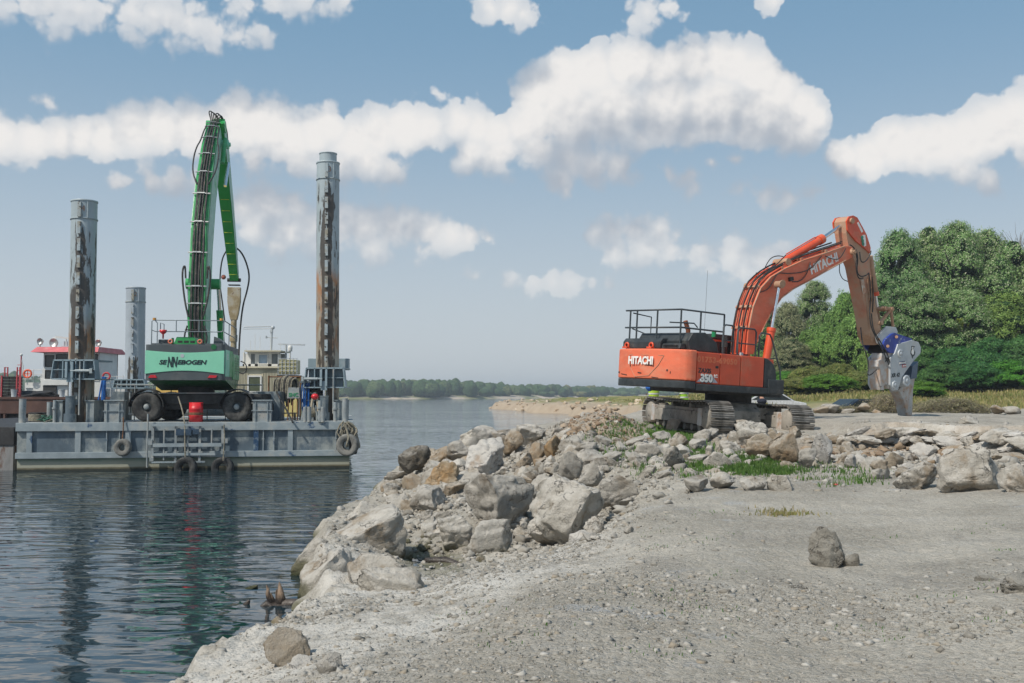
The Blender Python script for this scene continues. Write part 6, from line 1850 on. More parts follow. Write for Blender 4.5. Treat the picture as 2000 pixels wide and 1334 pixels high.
MB().cyl((rx - .02, px2y(417), 3.05), (rx + .2, px2y(417), 3.05), .11, 14).build('rear_lamp_recess', M_GRD, GC)
# roof rail
tz, mz = py2z(626, 40.5), py2z(648, 40.5)
mb = MB(); x0 = rx + .15
mb.tube([(x0, px2y(293), 3.16), (x0, px2y(293), tz - .05), (x0, px2y(296), tz), (x0, px2y(431), tz), (x0, px2y(434), tz - .06), (x0, px2y(434), mz + .05), (x0, px2y(431), mz), (x0, px2y(300), mz), (x0, px2y(293), mz + .06)], .022, 6)
for a in (341, 386): mb.cyl((x0, px2y(a), mz), (x0, px2y(a), tz), .02, 6)
mb.tube([(x0, px2y(304), 3.16), (x0, px2y(304), tz - .12), (x0 + .1, px2y(299), tz - .02)], .02, 6)
mb.tube([(x0 + .1, px2y(309), mz + .1), (x0 + .1, px2y(309), tz - .1), (x0 + .1, px2y(316), tz - .16), (x0 + .1, px2y(316), mz)], .02, 6)
mb.tube([(x0, -1.5, 3.16), (x0, -1.5, tz), (.9, -1.5, tz - .1), (.9, -1.5, 3.16)], .022, 6).tube([(x0, -1.5, mz), (.9, -1.5, mz - .1)], .02, 6).cyl((-1.1, -1.5, 3.16), (-1.1, -1.5, tz - .02), .02, 6)
mb.build('roof_rail', M_RAIL if False else mat('galvanised_rail', (.20, .235, .26), .45, .3), GC)
for a in (298, 430): MB().cyl((x0, px2y(a), tz + .0), (x0, px2y(a), tz + .09), .07, 10).build('beacon', mat('amber_beacon', (.55, .27, .06), .3, bump=0), GC)
# cab, on the far side
MB().b2((.9, .35, 1.5), (2.6, 1.5, 3.0)).build('cab', M_GREY, GC, bevel=.05)
MB().b2((1.0, .345, 2.1), (2.5, .35, 2.9)).build('cab_window', M_GLASS, GC)
# boom
ZB = .982
bb = [(-.45, 2.6), (-.35, 4.4), (.0, 6.2), (.75, 8.6), (2.0, 11.0), (3.6, 13.1), (4.9, 14.35), (5.4, 14.65)]
bf = [(5.9, 14.3), (5.6, 13.7), (4.6, 12.2), (3.2, 10.2), (2.0, 7.8), (1.35, 5.6), (1.1, 4.2), (.8, 2.6)]
bb = [(a_, c_ * (ZB if c_ > 5 else 1)) for a_, c_ in bb]; bf = [(a_, c_ * (ZB if c_ > 5 else 1)) for a_, c_ in bf]
hw = [.34, .35, .36, .36, .35, .33, .31, .28]
v, f = [], []
for i in range(8):
    k = 7 - i
    for (p, s) in ((bb[i], 1), (bb[i], -1), (bf[k], -1), (bf[k], 1)): v.append((p[0], s * hw[i], p[1]))
for i in range(7):
    for j in range(4): f.append((4 * i + j, 4 * i + (j + 1) % 4, 4 * i + 4 + (j + 1) % 4, 4 * i + 4 + j))
f += [(0, 1, 2, 3), (28, 29, 30, 31)]
MB().add(v, f).build('boom', M_GR, GC, bevel=.03)
# pale side cheek of the upper boom
def bpt(t, off=0, y=0):
    """point along the back of the boom, t in 0..7"""
    i = min(int(t), 6); u = t - i
    a, c = Vector((bb[i][0], 0, bb[i][1])), Vector((bb[i + 1][0], 0, bb[i + 1][1]))
    d = (c - a).normalized(); n_ = Vector((-d.z, 0, d.x))
    p = a.lerp(c, u) + n_ * off
    return Vector((p.x, y, p.z))
mfb = mat('faded_mint_paint', (.30, .50, .40), .5, var=.1, vs=1.5, c2=(.12, .42, .22), c2s=.8, c2t=(.5, .7))
side = []
for s in (-1,):
    vs = []; fs = []
    for i in range(8):
        k = 7 - i
        a, c = Vector((bb[i][0], 0, bb[i][1])), Vector((bf[k][0], 0, bf[k][1]))
        for q in (.12, .88):
            p = a.lerp(c, q); vs.append((p.x, s * (hw[i] + .012), p.z))
    for i in range(7): fs.append((2 * i, 2 * i + 1, 2 * i + 3, 2 * i + 2))
    MB().add(vs, fs).build('boom_side_plate', mfb, GC)
rnd = random.Random(12)
for k in range(11):
    y0 = -.29 + k * .054
    t1 = 6.8 if k % 2 else 5.2 + rnd.random()
    pts = []
    n_ = int(t1 * 3)
    for i in range(n_ + 1):
        t = t1 * i / n_
        sq = 1 - .45 * t / 7
        pts.append(bpt(t, .05 + .035 * rnd.random() + (.05 if k % 3 == 0 else 0), y0 * sq + rnd.uniform(-.015, .015)))
    hose(pts, .026 if k % 2 else .034, M_HOSE if k not in (2, 8) else M_GRD, GC, 'boom_hose', smooth=0)
for t in (.7, 1.35, 1.8, 2.5, 3.1, 3.7, 4.2, 4.7, 5.3, 5.9, 6.5):
    w = .92 * (1 - .3 * t / 7); p = bpt(t, .10)
    i = min(int(t), 6); ang = math.atan2(bb[i + 1][1] - bb[i][1], bb[i + 1][0] - bb[i][0])
    MB().box(p, (.05, w, .05), (0, -ang, 0)).box(bpt(t, .14, .02), (.06, w * .42, .05), (0, -ang, 0)).build('hose_clamp', M_CLAMP if t > 1 else M_DARK, GC)
for sgn in (-1, 1):
    hose([bpt(1.0, .1, sgn * .3), bpt(1.35, .1, sgn * .45), bpt(1.9, .1, sgn * .58), bpt(2.15, .2, sgn * .58), bpt(2.25, .2, sgn * .48), bpt(2.0, .1, sgn * .45)], .04, M_HOSE, GC, 'boom_hose')
    hose([bpt(3.9, .1, sgn * .25), bpt(4.2, .1, sgn * .52), bpt(4.6, .12, sgn * .56), bpt(4.9, .1, sgn * .50), bpt(5.1, .1, sgn * .38), bpt(5.7, .1, sgn * .34), bpt(5.95, .1, sgn * .25)], .035, M_HOSE, GC, 'boom_hose')
    hose([bpt(.2, .1, sgn * .3), bpt(.5, .15, sgn * .5), bpt(.8, .1, sgn * .35)], .035, M_HOSE, GC, 'boom_hose')
for k in range(6):
    y0 = -.2 + k * .07
    hose([bpt(6.6, .1, y0), bpt(7, .15, y0), bpt(7, .2, y0) + Vector((.1, (k - 2) * .05, .25 + .05 * k)), Vector((5.75, y0 - .15, 14.75 + .09 * (k % 3))), Vector((6.3, y0 - .25 - .03 * k, 14.3)), Vector((6.5, y0 - .25, 13.7))], .03, M_HOSE, GC, 'boom_hose')
# boom head and boom cylinders
MB().cyl((5.55, -.5, 14.25), (5.55, .4, 14.25), .30, 20).build('boom_head_pin', M_GR, GC)
MB().cyl((5.4, -.66, 13.35), (5.4, .35, 13.35), .22, 18).cyl((5.4, -.74, 13.35), (5.4, -.66, 13.35), .10, 12).build('arm_pivot', M_GRF, GC)
MB().cyl((1.5, -.74, 6.05), (1.5, .74, 6.05), .24, 18).build('cylinder_cross_pin', M_GR, GC)
for sgn in (-1, 1):
    cy = MB().cyl((2.3, sgn * .64, 2.2), (1.75, sgn * .64, 4.9), .15, 16).build('boom_cylinder', M_GR, GC)
    MB().cyl((1.75, sgn * .64, 4.9), (1.5, sgn * .64, 6.05), .085, 12).build('piston_rod', M_CHROME, cy)
MB().cyl((4.4, -.50, 12.2), (5.3, -.50, 13.6), .10, 12).build('arm_cylinder', M_GR, GC)
MB().cyl((3.5, -.50, 10.9), (4.4, -.50, 12.2), .07, 12).build('piston_rod', M_CHROME, GC)
# stick
s0, s1 = Vector((5.7, 0, 14.1)), Vector((10.4, 0, 7.3))
d = (s1 - s0).normalized(); nn = Vector((-d.z, 0, d.x))
v = []
for t, hwd, dep in ((-.06, .28, .35), (.15, .30, .48), (.5, .28, .40), (1.0, .22, .22)):
    c = s0.lerp(s1, t)
    for a, e in ((-1, 1), (-1, -1), (1, -1), (1, 1)):
        q = c + nn * dep * e; v.append((q.x, a * hwd - .12, q.z))
f = []
for i in range(3):
    for j in range(4): f.append((4 * i + j, 4 * i + (j + 1) % 4, 4 * i + 4 + (j + 1) % 4, 4 * i + 4 + j))
f += [(0, 1, 2, 3), (12, 13, 14, 15)]
MB().add(v, f).build('stick', mat('bright_green_underside', (.012, .27, .04), .4, var=.1, vs=1), GC, bevel=.02)
# pale right cheek
vs = []
for t, hwd, dep in ((-.02, .28, .33), (.15, .30, .46), (.5, .28, .38), (.97, .22, .20)):
    c = s0.lerp(s1, t)
    for e in (-1, 1):
        q = c + nn * dep * e; vs.append((q.x, -hwd - .132, q.z))
MB().add(vs, [(0, 1, 3, 2), (2, 3, 5, 4), (4, 5, 7, 6)]).build('stick_side_plate', mfb, GC)
for k in range(8):
    t = .42 + k * .075; q = s0.lerp(s1, t) - nn * (.43 - .2 * max(0, t - .5) - .0); 
    MB().box(q + Vector((0, -.12, 0)), (.03, .4, .03), (0, 0, 0)).build('depth_mark', mat('yellow_mark', (.35, .45, .03), .5, bump=0), GC)
# quick coupler and drill pipe
e = s1
MB().cyl(e + Vector((0, -.45, -.05)), e + Vector((0, .25, -.05)), .10, 12).b2(e + Vector((-.15, -.42, -.35)), e + Vector((.15, .18, -.30))).build('coupler', M_DARK, GC)
MB().prism([(-.34, -.45), (-.34, -1.2), (-.26, -1.8), (-.17, -2.2), (.17, -2.2), (.26, -1.8), (.34, -1.2), (.34, -.45)], -.16, .16, lambda u, v_, w: e + Vector((w, u - .12, v_))).build('coupler_bracket', M_TANP, GC, bevel=.03)
MB().cyl(e + Vector((0, -.12, -2.0)), e + Vector((0, -.12, -9.5)), .15, 14).cyl(e + Vector((0, -.12, -3.0)), e + Vector((0, -.12, -3.35)), .20, 14).cyl(e + Vector((0, -.12, -6.3)), e + Vector((0, -.12, -6.6)), .26, 14).build('hanging_pipe', M_TANP, GC)
hose([e + Vector((-.6, 0, 1.7)), e + Vector((-.4, .25, 1.5)), e + Vector((-.3, .52, 1.0)), e + Vector((0, .66, -.2)), e + Vector((0, .50, -1.2)), e + Vector((0, .35, -2.3))], .04, M_HOSE, GC)
hose([e + Vector((-.6, -.1, 1.7)), e + Vector((-.4, -.45, 1.5)), e + Vector((-.2, -.72, 1.0)), e + Vector((0, -.92, .2)), e + Vector((0, -.80, -.6)), e + Vector((0, -.55, -1.5)), e + Vector((0, -.42, -3.2)), e + Vector((0, -.4, -5.0))], .045, M_HOSE, GC)
hose([e + Vector((0, -.5, -4.4)), e + Vector((0, -.75, -4.5)), e + Vector((0, -.85, -4.8)), e + Vector((0, -.7, -5.1)), e + Vector((0, -.4, -5.0))], .03, M_HOSE, GC)
MB().ball(e + Vector((0, .45, .1)), .13, 8, 6).build('warning_disc', mat('dull_red_disc', (.35, .10, .07), .6), GC)
# the boom leans a touch to the left as seen from behind
for o_ in list(GC.children):
    nm_ = o_.name.split('.')[0]
    if nm_ in ('boom', 'boom_side_plate', 'boom_hose', 'hose_clamp', 'boom_head_pin', 'arm_pivot', 'arm_cylinder', 'boom_cylinder', 'cylinder_cross_pin'):
        for q_ in [o_] + list(o_.children): q_.data.transform(Matrix(((1, 0, 0, 0), (0, 1, .036, -.16), (0, 0, 1, 0), (0, 0, 0, 1))))
    elif nm_ in ('stick', 'stick_side_plate', 'depth_mark'):
        o_.data.transform(Matrix(((1, 0, 0, 0), (0, 1, .018, .05), (0, 0, 1, 0), (0, 0, 0, 1))))
    elif nm_ in ('coupler', 'coupler_bracket', 'hanging_pipe', 'hose', 'warning_disc'):
        o_.data.transform(Matrix.Translation((0, .18, 0)))
# carriage: square with the barge
UB = Matrix.Rotation(R(-97), 4, 'Z')
xl, xr_ = P(287, 795, 41.2).x + 13.55, P(463, 795, 41.2).x + 13.55
ch = MB()
ch.b2((xl - .72, -1.45, .72), (xr_ + .95, 1.3, 1.15)).b2((xl + .6, -1.2, .50), (xr_ - .6, 1.2, 1.2))
ch.build('chassis', M_CHAS, GC, bevel=.03, M=UB)
def arch(cx, y0, y1, r0, r1, n=12):
    m_ = MB()
    pts = [(cx + r0 * math.cos(math.pi * i / n), .62 + r0 * math.sin(math.pi * i / n)) for i in range(n + 1)] + [(cx - r1 * math.cos(math.pi * i / n), .62 + r1 * math.sin(math.pi * i / n)) for i in range(n + 1)]
    return m_.prism(pts, y0, y1, lambda u, v_, w: Vector((u, w, v_)))
for cx in (xl, xr_): arch(cx, -1.75, -1.2, .70, .74).build('mudguard', M_CHAS, GC, M=UB)
MB().cyl((0, 0, 1.1), (0, 0, 1.75), .75, 28).build('slewing_ring', M_CHAS, GC)
MB().b2((xl - .4, -1.62, 1.16), (xr_ + .85, -1.55, 1.2)).b2((xl - .75, -1.6, .28), (xl - .70, -1.5, 1.2)).b2((xl - .75, -1.62, .3), (xl - .3, -1.55, .34)).b2((xl - .75, -1.62, .85), (xl - .4, -1.55, .89)).b2((xr_ + .6, -1.62, .75), (xr_ + .85, -1.55, .79)).build('step_frame', M_DUSTY, GC, M=UB)
MB().cyl((xl, 0, .60), (xl, .01, .60), .1, 8).b2((xl - .12, -1.4, .45), (xl + .12, 1.3, .7)).b2((xr_ - .12, -1.4, .45), (xr_ + .12, 1.3, .7)).build('axle', M_CHAS, GC, M=UB)
for cx in (xl, xr_):
    for yy in (-1.52, -1.08, 1.15, 1.58):
        wroot = tyre('tyre', (cx, yy, .61), .61, .235, (0, 1, 0), M_TYRE, GC, tread=26, width=.19)
        wroot.data.transform(UB)
        near = yy < -1.4
        if near or yy > 1.4:
            s = -1 if near else 1
            rim = MB().lathe([(.0, .17), (.11, .17), (.13, .14), (.14, .06), (.20, .03), (.30, .10), (.325, .13), (.345, .12), (.345, -.1)], (cx, yy, .61), (0, s, 0), 28).build('rim', M_GREY, wroot, M=UB)
            MB().lathe([(0, .19), (.10, .185), (.115, .16), (.12, .10)], (cx, yy, .61), (0, s, 0), 18).build('hub', M_DUSTY, wroot, M=UB)

# ------------------------------------------------------------------ vessels behind
M_BROWN = mat('red_brown_hull', (.085, .040, .030), .75, var=.2, vs=1, bump=.1, c2=(.12, .065, .045), c2s=1, c2t=(.5, .7), c3=(.22, .18, .15), c3s=5, c3t=(.72, .75))
M_WHP = mat('white_ship_paint', (.62, .62, .60), .5, var=.06, vs=1.5, bump=.03, c3=(.35, .28, .22), c3s=4, c3t=(.70, .76))
M_PINK = mat('faded_red_roof', (.55, .13, .14), .55, var=.12, vs=2, bump=.04, c2=(.55, .25, .25), c2s=1.5, c2t=(.5, .75))
M_CREAM = mat('cream_cladding', (.52, .48, .36), .6, var=.06, vs=1.5, bump=.05, c3=(.30, .17, .08), c3s=5, c3t=(.70, .76), stretch=(1, 1, .3))
M_REDP = mat('red_post_paint', (.40, .05, .06), .5, var=.2)
M_COAL = mat('dark_cargo', (.02, .02, .021), .9, var=.4, vs=3, bump=.6)
M_BLKHULL = mat('black_barge_hull', (.022, .022, .024), .7, var=.3, vs=1.5, bump=.2, c2=(.05, .05, .05), c2s=2, c2t=(.5, .7))

nb = empty('dark_barge', (P(10, 860, 40).x, 45, 0), 0, 'dark barge bow with pale scraped lower hull, cut by the left edge of the picture', 'barge')
o3 = nb.location.copy(); xe = P(27, 870, 39.6).x
LB(MB().b2((xe - 8, 39.6, 1.0), (xe, 56, 1.72)), 'upper_hull', M_BLKHULL, nb, bevel=.03, o=o3)
LB(MB().b2((xe - 8, 39.65, -1), (xe - .04, 56, .99)), 'lower_hull', mat('scraped_grey_hull', (.22, .22, .22), .8, var=.3, vs=2, c2=(.12, .07, .05), c2s=2, c2t=(.5, .65), stretch=(1, 1, .4), bump=.2), nb, o=o3)
rb = empty('cargo_barge', (P(100, 790, 60).x, 62, 0), 0, 'long red brown barge with black hatch sides behind the work barge', 'barge')
o4 = rb.location.copy(); D4 = 60
xa, xb = P(-120, 790, D4).x, P(232, 790, D4).x
zt, zb_ = P(100, 776, D4).z, P(100, 808, D4).z
LB(MB().b2((xa, D4, zb_), (xb, D4 + 7, zt)), 'coaming', M_BROWN, rb, bevel=.03, o=o4)
LB(MB().b2((xa, D4 - .06, zt - .12), (xb, D4 - .004, zt + .03)), 'coaming_lip', M_BROWN, rb, o=o4)
LB(MB().b2((xa, D4 + .3, -1), (xb, D4 + 7, zb_ - .01)), 'hull', M_BLKHULL, rb, o=o4)
m_ = MB()
for px in (0, 10, 50, 66, 88, 130, 170): m_.b2((P(px, 800, D4).x - .06, D4 - .1, 0), (P(px, 800, D4).x + .06, D4 + .29, zb_ - .02))
LB(m_, 'hull_rib', M_BROWN, rb, o=o4)
q0 = P(82, 776, D4 + 3)
vv, ff = rock_mesh(301, 4, cuts=3); co_ = mk('cargo_heap', vv * np.array([2.0, 1.4, .5]), ff, M_COAL, smooth=True); co_.location = (q0.x, D4 + 2.5, zt); tag(co_, 'low heap of dark cargo showing above the red brown barge', 'cargo')
for px, lab in ((27, 'grey ribbed mooring bollard on the red brown barge near the black crates'), (121, 'grey ribbed mooring bollard on the red brown barge below the wheelhouse')):
    q = P(px, 776, D4 + .5); o = empty('bollard', (q.x, D4 + .5, zt), 0, lab, 'bollard', 'bollards on the brown barge')
    MB().cyl((0, 0, 0), (0, 0, .42), .14, 14, r2=.17).build('post', M_GSTEEL, o); MB().cyl((0, 0, .42), (0, 0, .47), .19, 14).build('cap', M_GSTEEL, o); MB().b2((-.3, -.2, -.02), (.3, .2, .03)).build('base', M_GSTEEL, o)
# stack of black crates (planks) with red stanchions
q = P(18, 776, 61.5); bxs = empty('crate_stack', (q.x, 61.5, zt), 0, 'tall block of black slatted crates between red stanchions at the left edge', 'crates')
hh = P(18, 735, 61.5).z - zt
for k in range(7):
    for s in (0, 1):
        MB().b2((-.40 + s * .42, -.05, k * hh / 7 + .012), (-.002 + s * .42 - .02, .8, (k + 1) * hh / 7 - .012)).build('slat', M_COAL, bxs)
for x in (-.46, .48): MB().b2((x - .04, -.1, 0), (x + .04, .0, hh + .05)).build('stanchion', M_REDP, bxs)
def ladder_post(px, pyt, pyb, D, w, lab):
    q = P(px, pyb, D); h = P(px, pyt, D).z - q.z
    o = empty('red_ladder', (q.x, D, q.z), 0, lab, 'ladder')
    for s in (-1, 1): MB().cyl((s * w, 0, 0), (s * w, 0, h), .045, 6).build('rail', M_REDP, o)
    for k in range(int(h / .35) + 1): MB().cyl((-w, 0, .2 + k * .35), (w, 0, .2 + k * .35), .02, 5).build('rung', M_REDP, o)
ladder_post(12, 717, 735, 61.8, .09, 'short red ladder frame on top of the black crates')
ladder_post(35, 717, 775, 61.0, .08, 'tall red ladder frame right of the black crates')
q = P(39.5, 776, 60.7); pm_ = empty('red_mast', (q.x, 60.7, q.z), 0, 'slim red mast with white tip and pulley, right of the red ladder', 'mast')
h = P(39, 690, 60.7).z - q.z
MB().cyl((0, 0, 0), (0, 0, h - .15), .05, 8, r2=.04).build('post', M_REDP, pm_); MB().ball((0, 0, h - .1), .09, 8, 6).tube([(0, 0, h - .3), (.12, 0, h - .8), (.1, 0, h - 1.2), (0, 0, h - 1.5)], .03).build('tip', M_WHP, pm_)

# push boat
D5 = 74
pb = empty('push_boat', (P(140, 776, D5).x, D5 + 4, 0), 0, 'white river push boat with faded red wheelhouse roof behind the left pole', 'boat')
o5 = pb.location.copy()
def X5(px, D=D5): return P(px, 700, D).x
def Z5(py, D=D5): return P(140, py, D).z
def B5(px0, px1, py0, py1, y0, y1, name, m_, bevel=0, parent=pb): return LB(MB().b2((X5(px0), y0, Z5(py1)), (X5(px1), y1, Z5(py0))), name, m_, parent, bevel=bevel, o=o5)
B5(30, 250, 780, 835, D5, D5 + 14, 'hull', M_BLKHULL)
B5(42, 134, 747, 781, D5 + .6, D5 + 10, 'deckhouse', M_WHP, .03)
B5(82, 196, 742, 781, D5 + .3, D5 + 9, 'deckhouse', M_WHP, .03)
wh = LB(MB().prism([(X5(83), 0), (X5(82), 0), (X5(82), 1), (X5(83), 1)], 0, .01, lambda u, v_, w: Vector((u, D5 + .3 + w, Z5(742) + v_))), 'trim', M_WHP, pb, o=o5)
# wheelhouse walls with real window openings: posts and bands round dark interior
def win_wall(px0, px1, py0, py1, wins, y, name, m_, thick=.08):
    """wall in boxes round its windows"""
    mb = MB(); ys_ = sorted({py0, py1} | {w[2] for w in wins} | {w[3] for w in wins})
    for i in range(len(ys_) - 1):
        a, c = ys_[i], ys_[i + 1]
        cuts = sorted([(w[0], w[1]) for w in wins if w[2] <= a and w[3] >= c])
        x = px0
        for w0, w1 in cuts:
            mb.b2((X5(x), y, Z5(c)), (X5(w0), y + thick, Z5(a))); x = w1
        mb.b2((X5(x), y, Z5(c)), (X5(px1), y + thick, Z5(a)))
    o = LB(mb, name, m_, pb, o=o5)
    return o
wins = [(85.5, 102, 694, 716), (107, 134, 692, 718), (86, 104, 723, 739), (108, 122, 723, 739), (140, 160, 692, 718), (166, 188, 692, 718)]
wl = win_wall(82, 192, 686, 744, wins, D5 + .25, 'wheelhouse_wall', M_WHP)
B5(82.2, 83.5, 686, 744, D5 + .34, D5 + 3.6, 'wheelhouse_wall', M_WHP); B5(190.5, 191.8, 686, 744, D5 + .34, D5 + 3.6, 'wheelhouse_wall', M_WHP)
B5(82, 192, 686, 744, D5 + 3.6, D5 + 3.7, 'wheelhouse_wall', M_DARK)
for (a, c, y0, y1) in wins:
    fo = LB(MB().b2((X5(a), D5 + .28, Z5(y1)), (X5(c), D5 + .31, Z5(y0))), 'window', M_GLASS, pb, o=o5)
    LB(MB().b2((X5(a) - .01, D5 + .22, Z5(y0) - .03), (X5(c) + .01, D5 + .26, Z5(y0) + .02)).b2((X5(a) - .01, D5 + .22, Z5(y1) - .02), (X5(c) + .01, D5 + .26, Z5(y1) + .03)).b2((X5(a) - .02, D5 + .215, Z5(y1)), (X5(a) + .02, D5 + .255, Z5(y0))).b2((X5(c) - .02, D5 + .215, Z5(y1)), (X5(c) + .02, D5 + .255, Z5(y0))), 'window_frame', M_DARK, fo, o=o5)
LB(MB().add([(X5(65), D5 - .5, Z5(688)), (X5(196), D5 - .5, Z5(688)), (X5(197), D5 + 5, Z5(688)), (X5(65), D5 + 5, Z5(688)), (X5(72), D5, Z5(677.5)), (X5(193), D5, Z5(677.5)), (X5(193), D5 + 4.4, Z5(677.5)), (X5(72), D5 + 4.4, Z5(677.5))],
            [(0, 3, 2, 1), (4, 5, 6, 7), (0, 1, 5, 4), (1, 2, 6, 5), (2, 3, 7, 6), (3, 0, 4, 7)]), 'roof', M_PINK, pb, o=o5)
B5(82, 133, 742.5, 752, D5 + .1, D5 + .29, 'name_band', M_WHP)
B5(83, 109, 753, 775, D5 + .2, D5 + .295, 'doorway', M_DARK); B5(60, 74, 757, 775, D5 + .5, D5 + .59, 'door', M_WHP); B5(44, 59, 757, 758, D5 + .5, D5 + .59, 'panel_line', M_GSTEEL)
for px, y, r in ((70, 665.5, 6.0), (97, 668, 8.5), (185, 668, 6)):
    rr = r / FPX * D5
    b0 = LB(MB().lathe([(0, .25), (rr * .7, .2), (rr, 0), (rr * 1.05, -.05), (rr * .95, -.03), (rr * .3, .1), (0, .12)], (X5(px), D5 + .6, Z5(y)), (0.1, 1, 0), 20), 'searchlight', M_CLAMP, pb, o=o5)
    LB(MB().tube([(X5(px) - rr, D5 + .6, Z5(y)), (X5(px) - rr * .6, D5 + .6, Z5(y) - rr * 1.1), (X5(px) + rr * .6, D5 + .6, Z5(y) - rr * 1.1), (X5(px) + rr, D5 + .6, Z5(y))], .03).cyl((X5(px), D5 + .6, Z5(678)), (X5(px), D5 + .6, Z5(y) - rr), .05, 8), 'yoke', M_CLAMP, b0, o=o5)
LB(MB().box((X5(119), D5 + .8, Z5(659)), (1.7, .1, .14), (0, R(6), 0)).cyl((X5(119), D5 + .8, Z5(677)), (X5(119), D5 + .8, Z5(660)), .05, 8), 'radar', M_WHP, pb, o=o5)
LB(MB().b2((X5(122), D5 + .8, Z5(653)), (X5(142), D5 + .86, Z5(650.5))), 'radar', M_WHP, pb, o=o5)
m_ = MB()
for px in (118, 123, 129, 134): m_.cyl((X5(px), D5 + .6, Z5(677)), (X5(px), D5 + .6, Z5(666)), .07, 8)
m_.b2((X5(113), D5 + .5, Z5(677)), (X5(136), D5 + .9, Z5(675)))
LB(m_, 'horn_cluster', M_GSTEEL, pb, o=o5)
m_ = MB()
for py in (722, 731, 740): m_.cyl((X5(28), D5 + .5, Z5(py)), (X5(80), D5 + .5, Z5(py)), .02, 5)
for px in (28, 44, 60, 78): m_.cyl((X5(px), D5 + .5, Z5(746)), (X5(px), D5 + .5, Z5(721)), .025, 5)
for py in (735, 748, 758): m_.cyl((X5(196), D5 + .5, Z5(py)), (X5(250), D5 + .5, Z5(py)), .02, 5)
for px in (200, 212, 224, 236, 248): m_.cyl((X5(px), D5 + .5, Z5(778)), (X5(px), D5 + .5, Z5(733)), .025, 5)
LB(m_, 'deck_rail', M_WHP, pb, o=o5)
B5(200, 252, 760, 781, D5 + 1, D5 + 6, 'stern_house', M_WHP, .03)
B5(67, 80, 729, 744, D5 + 1, D5 + 3, 'vent_casing', M_GSTEEL, .03); B5(76, 81, 738, 775, D5 + .35, D5 + .55, 'pipe_stack', M_WHP, .03)
q = P(54, 730, D5 + .1); lb = tag(MB().torus((0, 0, 0), .28, .07, (0, 1, 0), 24, 8).b2((-.26, -.02, -.03), (.26, .02, .03)).b2((-.03, -.02, -.34), (.03, .02, .34)).build('lifebuoy', mat('orange_lifebuoy', (.72, .11, .04), .5)), 'orange lifebuoy hanging on the push boat rail left of the wheelhouse', 'lifebuoy'); lb.location = q
q = P(208, 735, D5 + .1); lb = tag(MB().torus((0, 0, 0), .26, .07, (0, 1, 0), 24, 8).build('lifebuoy', mat('red_lifebuoy', (.45, .03, .04), .5)), 'dark red lifebuoy on the rail right of the left spud pole', 'lifebuoy'); lb.location = q

# cream vessel
D6 = 58
cv = empty('survey_vessel', (P(500, 776, D6).x, D6 + 3, 0), 0, 'cream cabin boat with small white framed wheelhouse behind the crane', 'boat')
o6 = cv.location.copy()
def X6(px): return P(px, 700, D6).x
def Z6(py): return P(500, py, D6).z
def B6(px0, px1, py0, py1, y0, y1, name, m_, bevel=0, parent=cv): return LB(MB().b2((X6(px0), y0, Z6(py1)), (X6(px1), y1, Z6(py0))), name, m_, parent, bevel=bevel, o=o6)
B6(430, 600, 778, 850, D6 + .2, D6 + 8, 'hull', M_BLKHULL)
B6(440, 541, 717.5, 779, D6 + .5, D6 + 5, 'cabin', M_CREAM)
for k in range(34):
    x = X6(440.5 + k * 3)
    if not 480 < 440.5 + k * 3 < 508: LB(MB().b2((x, D6 + .46, Z6(778)), (x + .035, D6 + .498, Z6(719))), 'corrugation', M_CREAM, cv, o=o6)
B6(439, 543, 715, 718.5, D6 + .3, D6 + 5.2, 'cabin_roof', M_CREAM)
wn = B6(483, 505, 736, 764, D6 + .44, D6 + .47, 'window', mat('olive_glass', (.07, .085, .045), .1, bump=0))
for a, c, y0, y1 in ((480, 483, 733, 767), (505, 508, 733, 767), (483, 505, 733, 736), (483, 505, 764, 767)): B6(a, c, y0, y1, D6 + .40, D6 + .48, 'window_frame', M_WHP, parent=wn)
B6(470, 543, 688, 715.2, D6 + 2.2, D6 + 2.3, 'wheelhouse_back', M_GSTEEL)
for a, c in ((467, 470), (478, 483), (491, 497), (517, 524), (536, 541)): B6(a, c, 687, 715, D6 + .8, D6 + .95, 'window_post', M_WHP)
B6(467, 541, 710, 715.2, D6 + .8, D6 + .96, 'sill', M_WHP); B6(476, 541, 686, 690, D6 + .79, D6 + .94, 'lintel', M_WHP)
for a, c in ((470, 478), (483, 491), (524, 536)): B6(a, c, 690, 710, D6 + .85, D6 + .87, 'window', mat('grey_pane', (.13, .15, .16), .08, bump=0) if a != 470 else M_WHP)
pn = B6(499, 515.5, 692, 709, D6 + .83, D6 + .86, 'window', mat('sky_pane', (.30, .40, .50), .06, bump=0))
for a, c, y0, y1 in ((497, 499, 690, 711), (515.5, 517.5, 690, 711), (499, 515.5, 690, 692), (499, 515.5, 709, 711)): B6(a, c, y0, y1, D6 + .76, D6 + .82, 'window_frame', M_WHP, parent=pn)
B6(473, 545, 683.5, 686, D6 + .4, D6 + 2.8, 'wheelhouse_roof', M_CREAM)
m_ = MB().cyl((X6(517), D6 + 1.5, Z6(684)), (X6(518), D6 + 1.5, Z6(640)), .07, 8).cyl((X6(507), D6 + 1.5, Z6(656)), (X6(530), D6 + 1.5, Z6(657)), .03, 6).b2((X6(506), D6 + 1.4, Z6(658)), (X6(508), D6 + 1.6, Z6(653))).b2((X6(515), D6 + 1.4, Z6(646)), (X6(520), D6 + 1.6, Z6(641)))
LB(m_, 'mast', M_GSTEEL, cv, o=o6)
LB(MB().cyl((X6(462), D6 + 1.5, Z6(635)), (X6(518), D6 + 1.5, Z6(634)), .035, 6).cyl((X6(460), D6 + 1.5, Z6(639)), (X6(516), D6 + 1.5, Z6(638.5)), .025, 6).ball((X6(520), D6 + 1.5, Z6(636.5)), .12, 8, 6), 'floodlight_arm', M_GSTEEL, cv, o=o6)
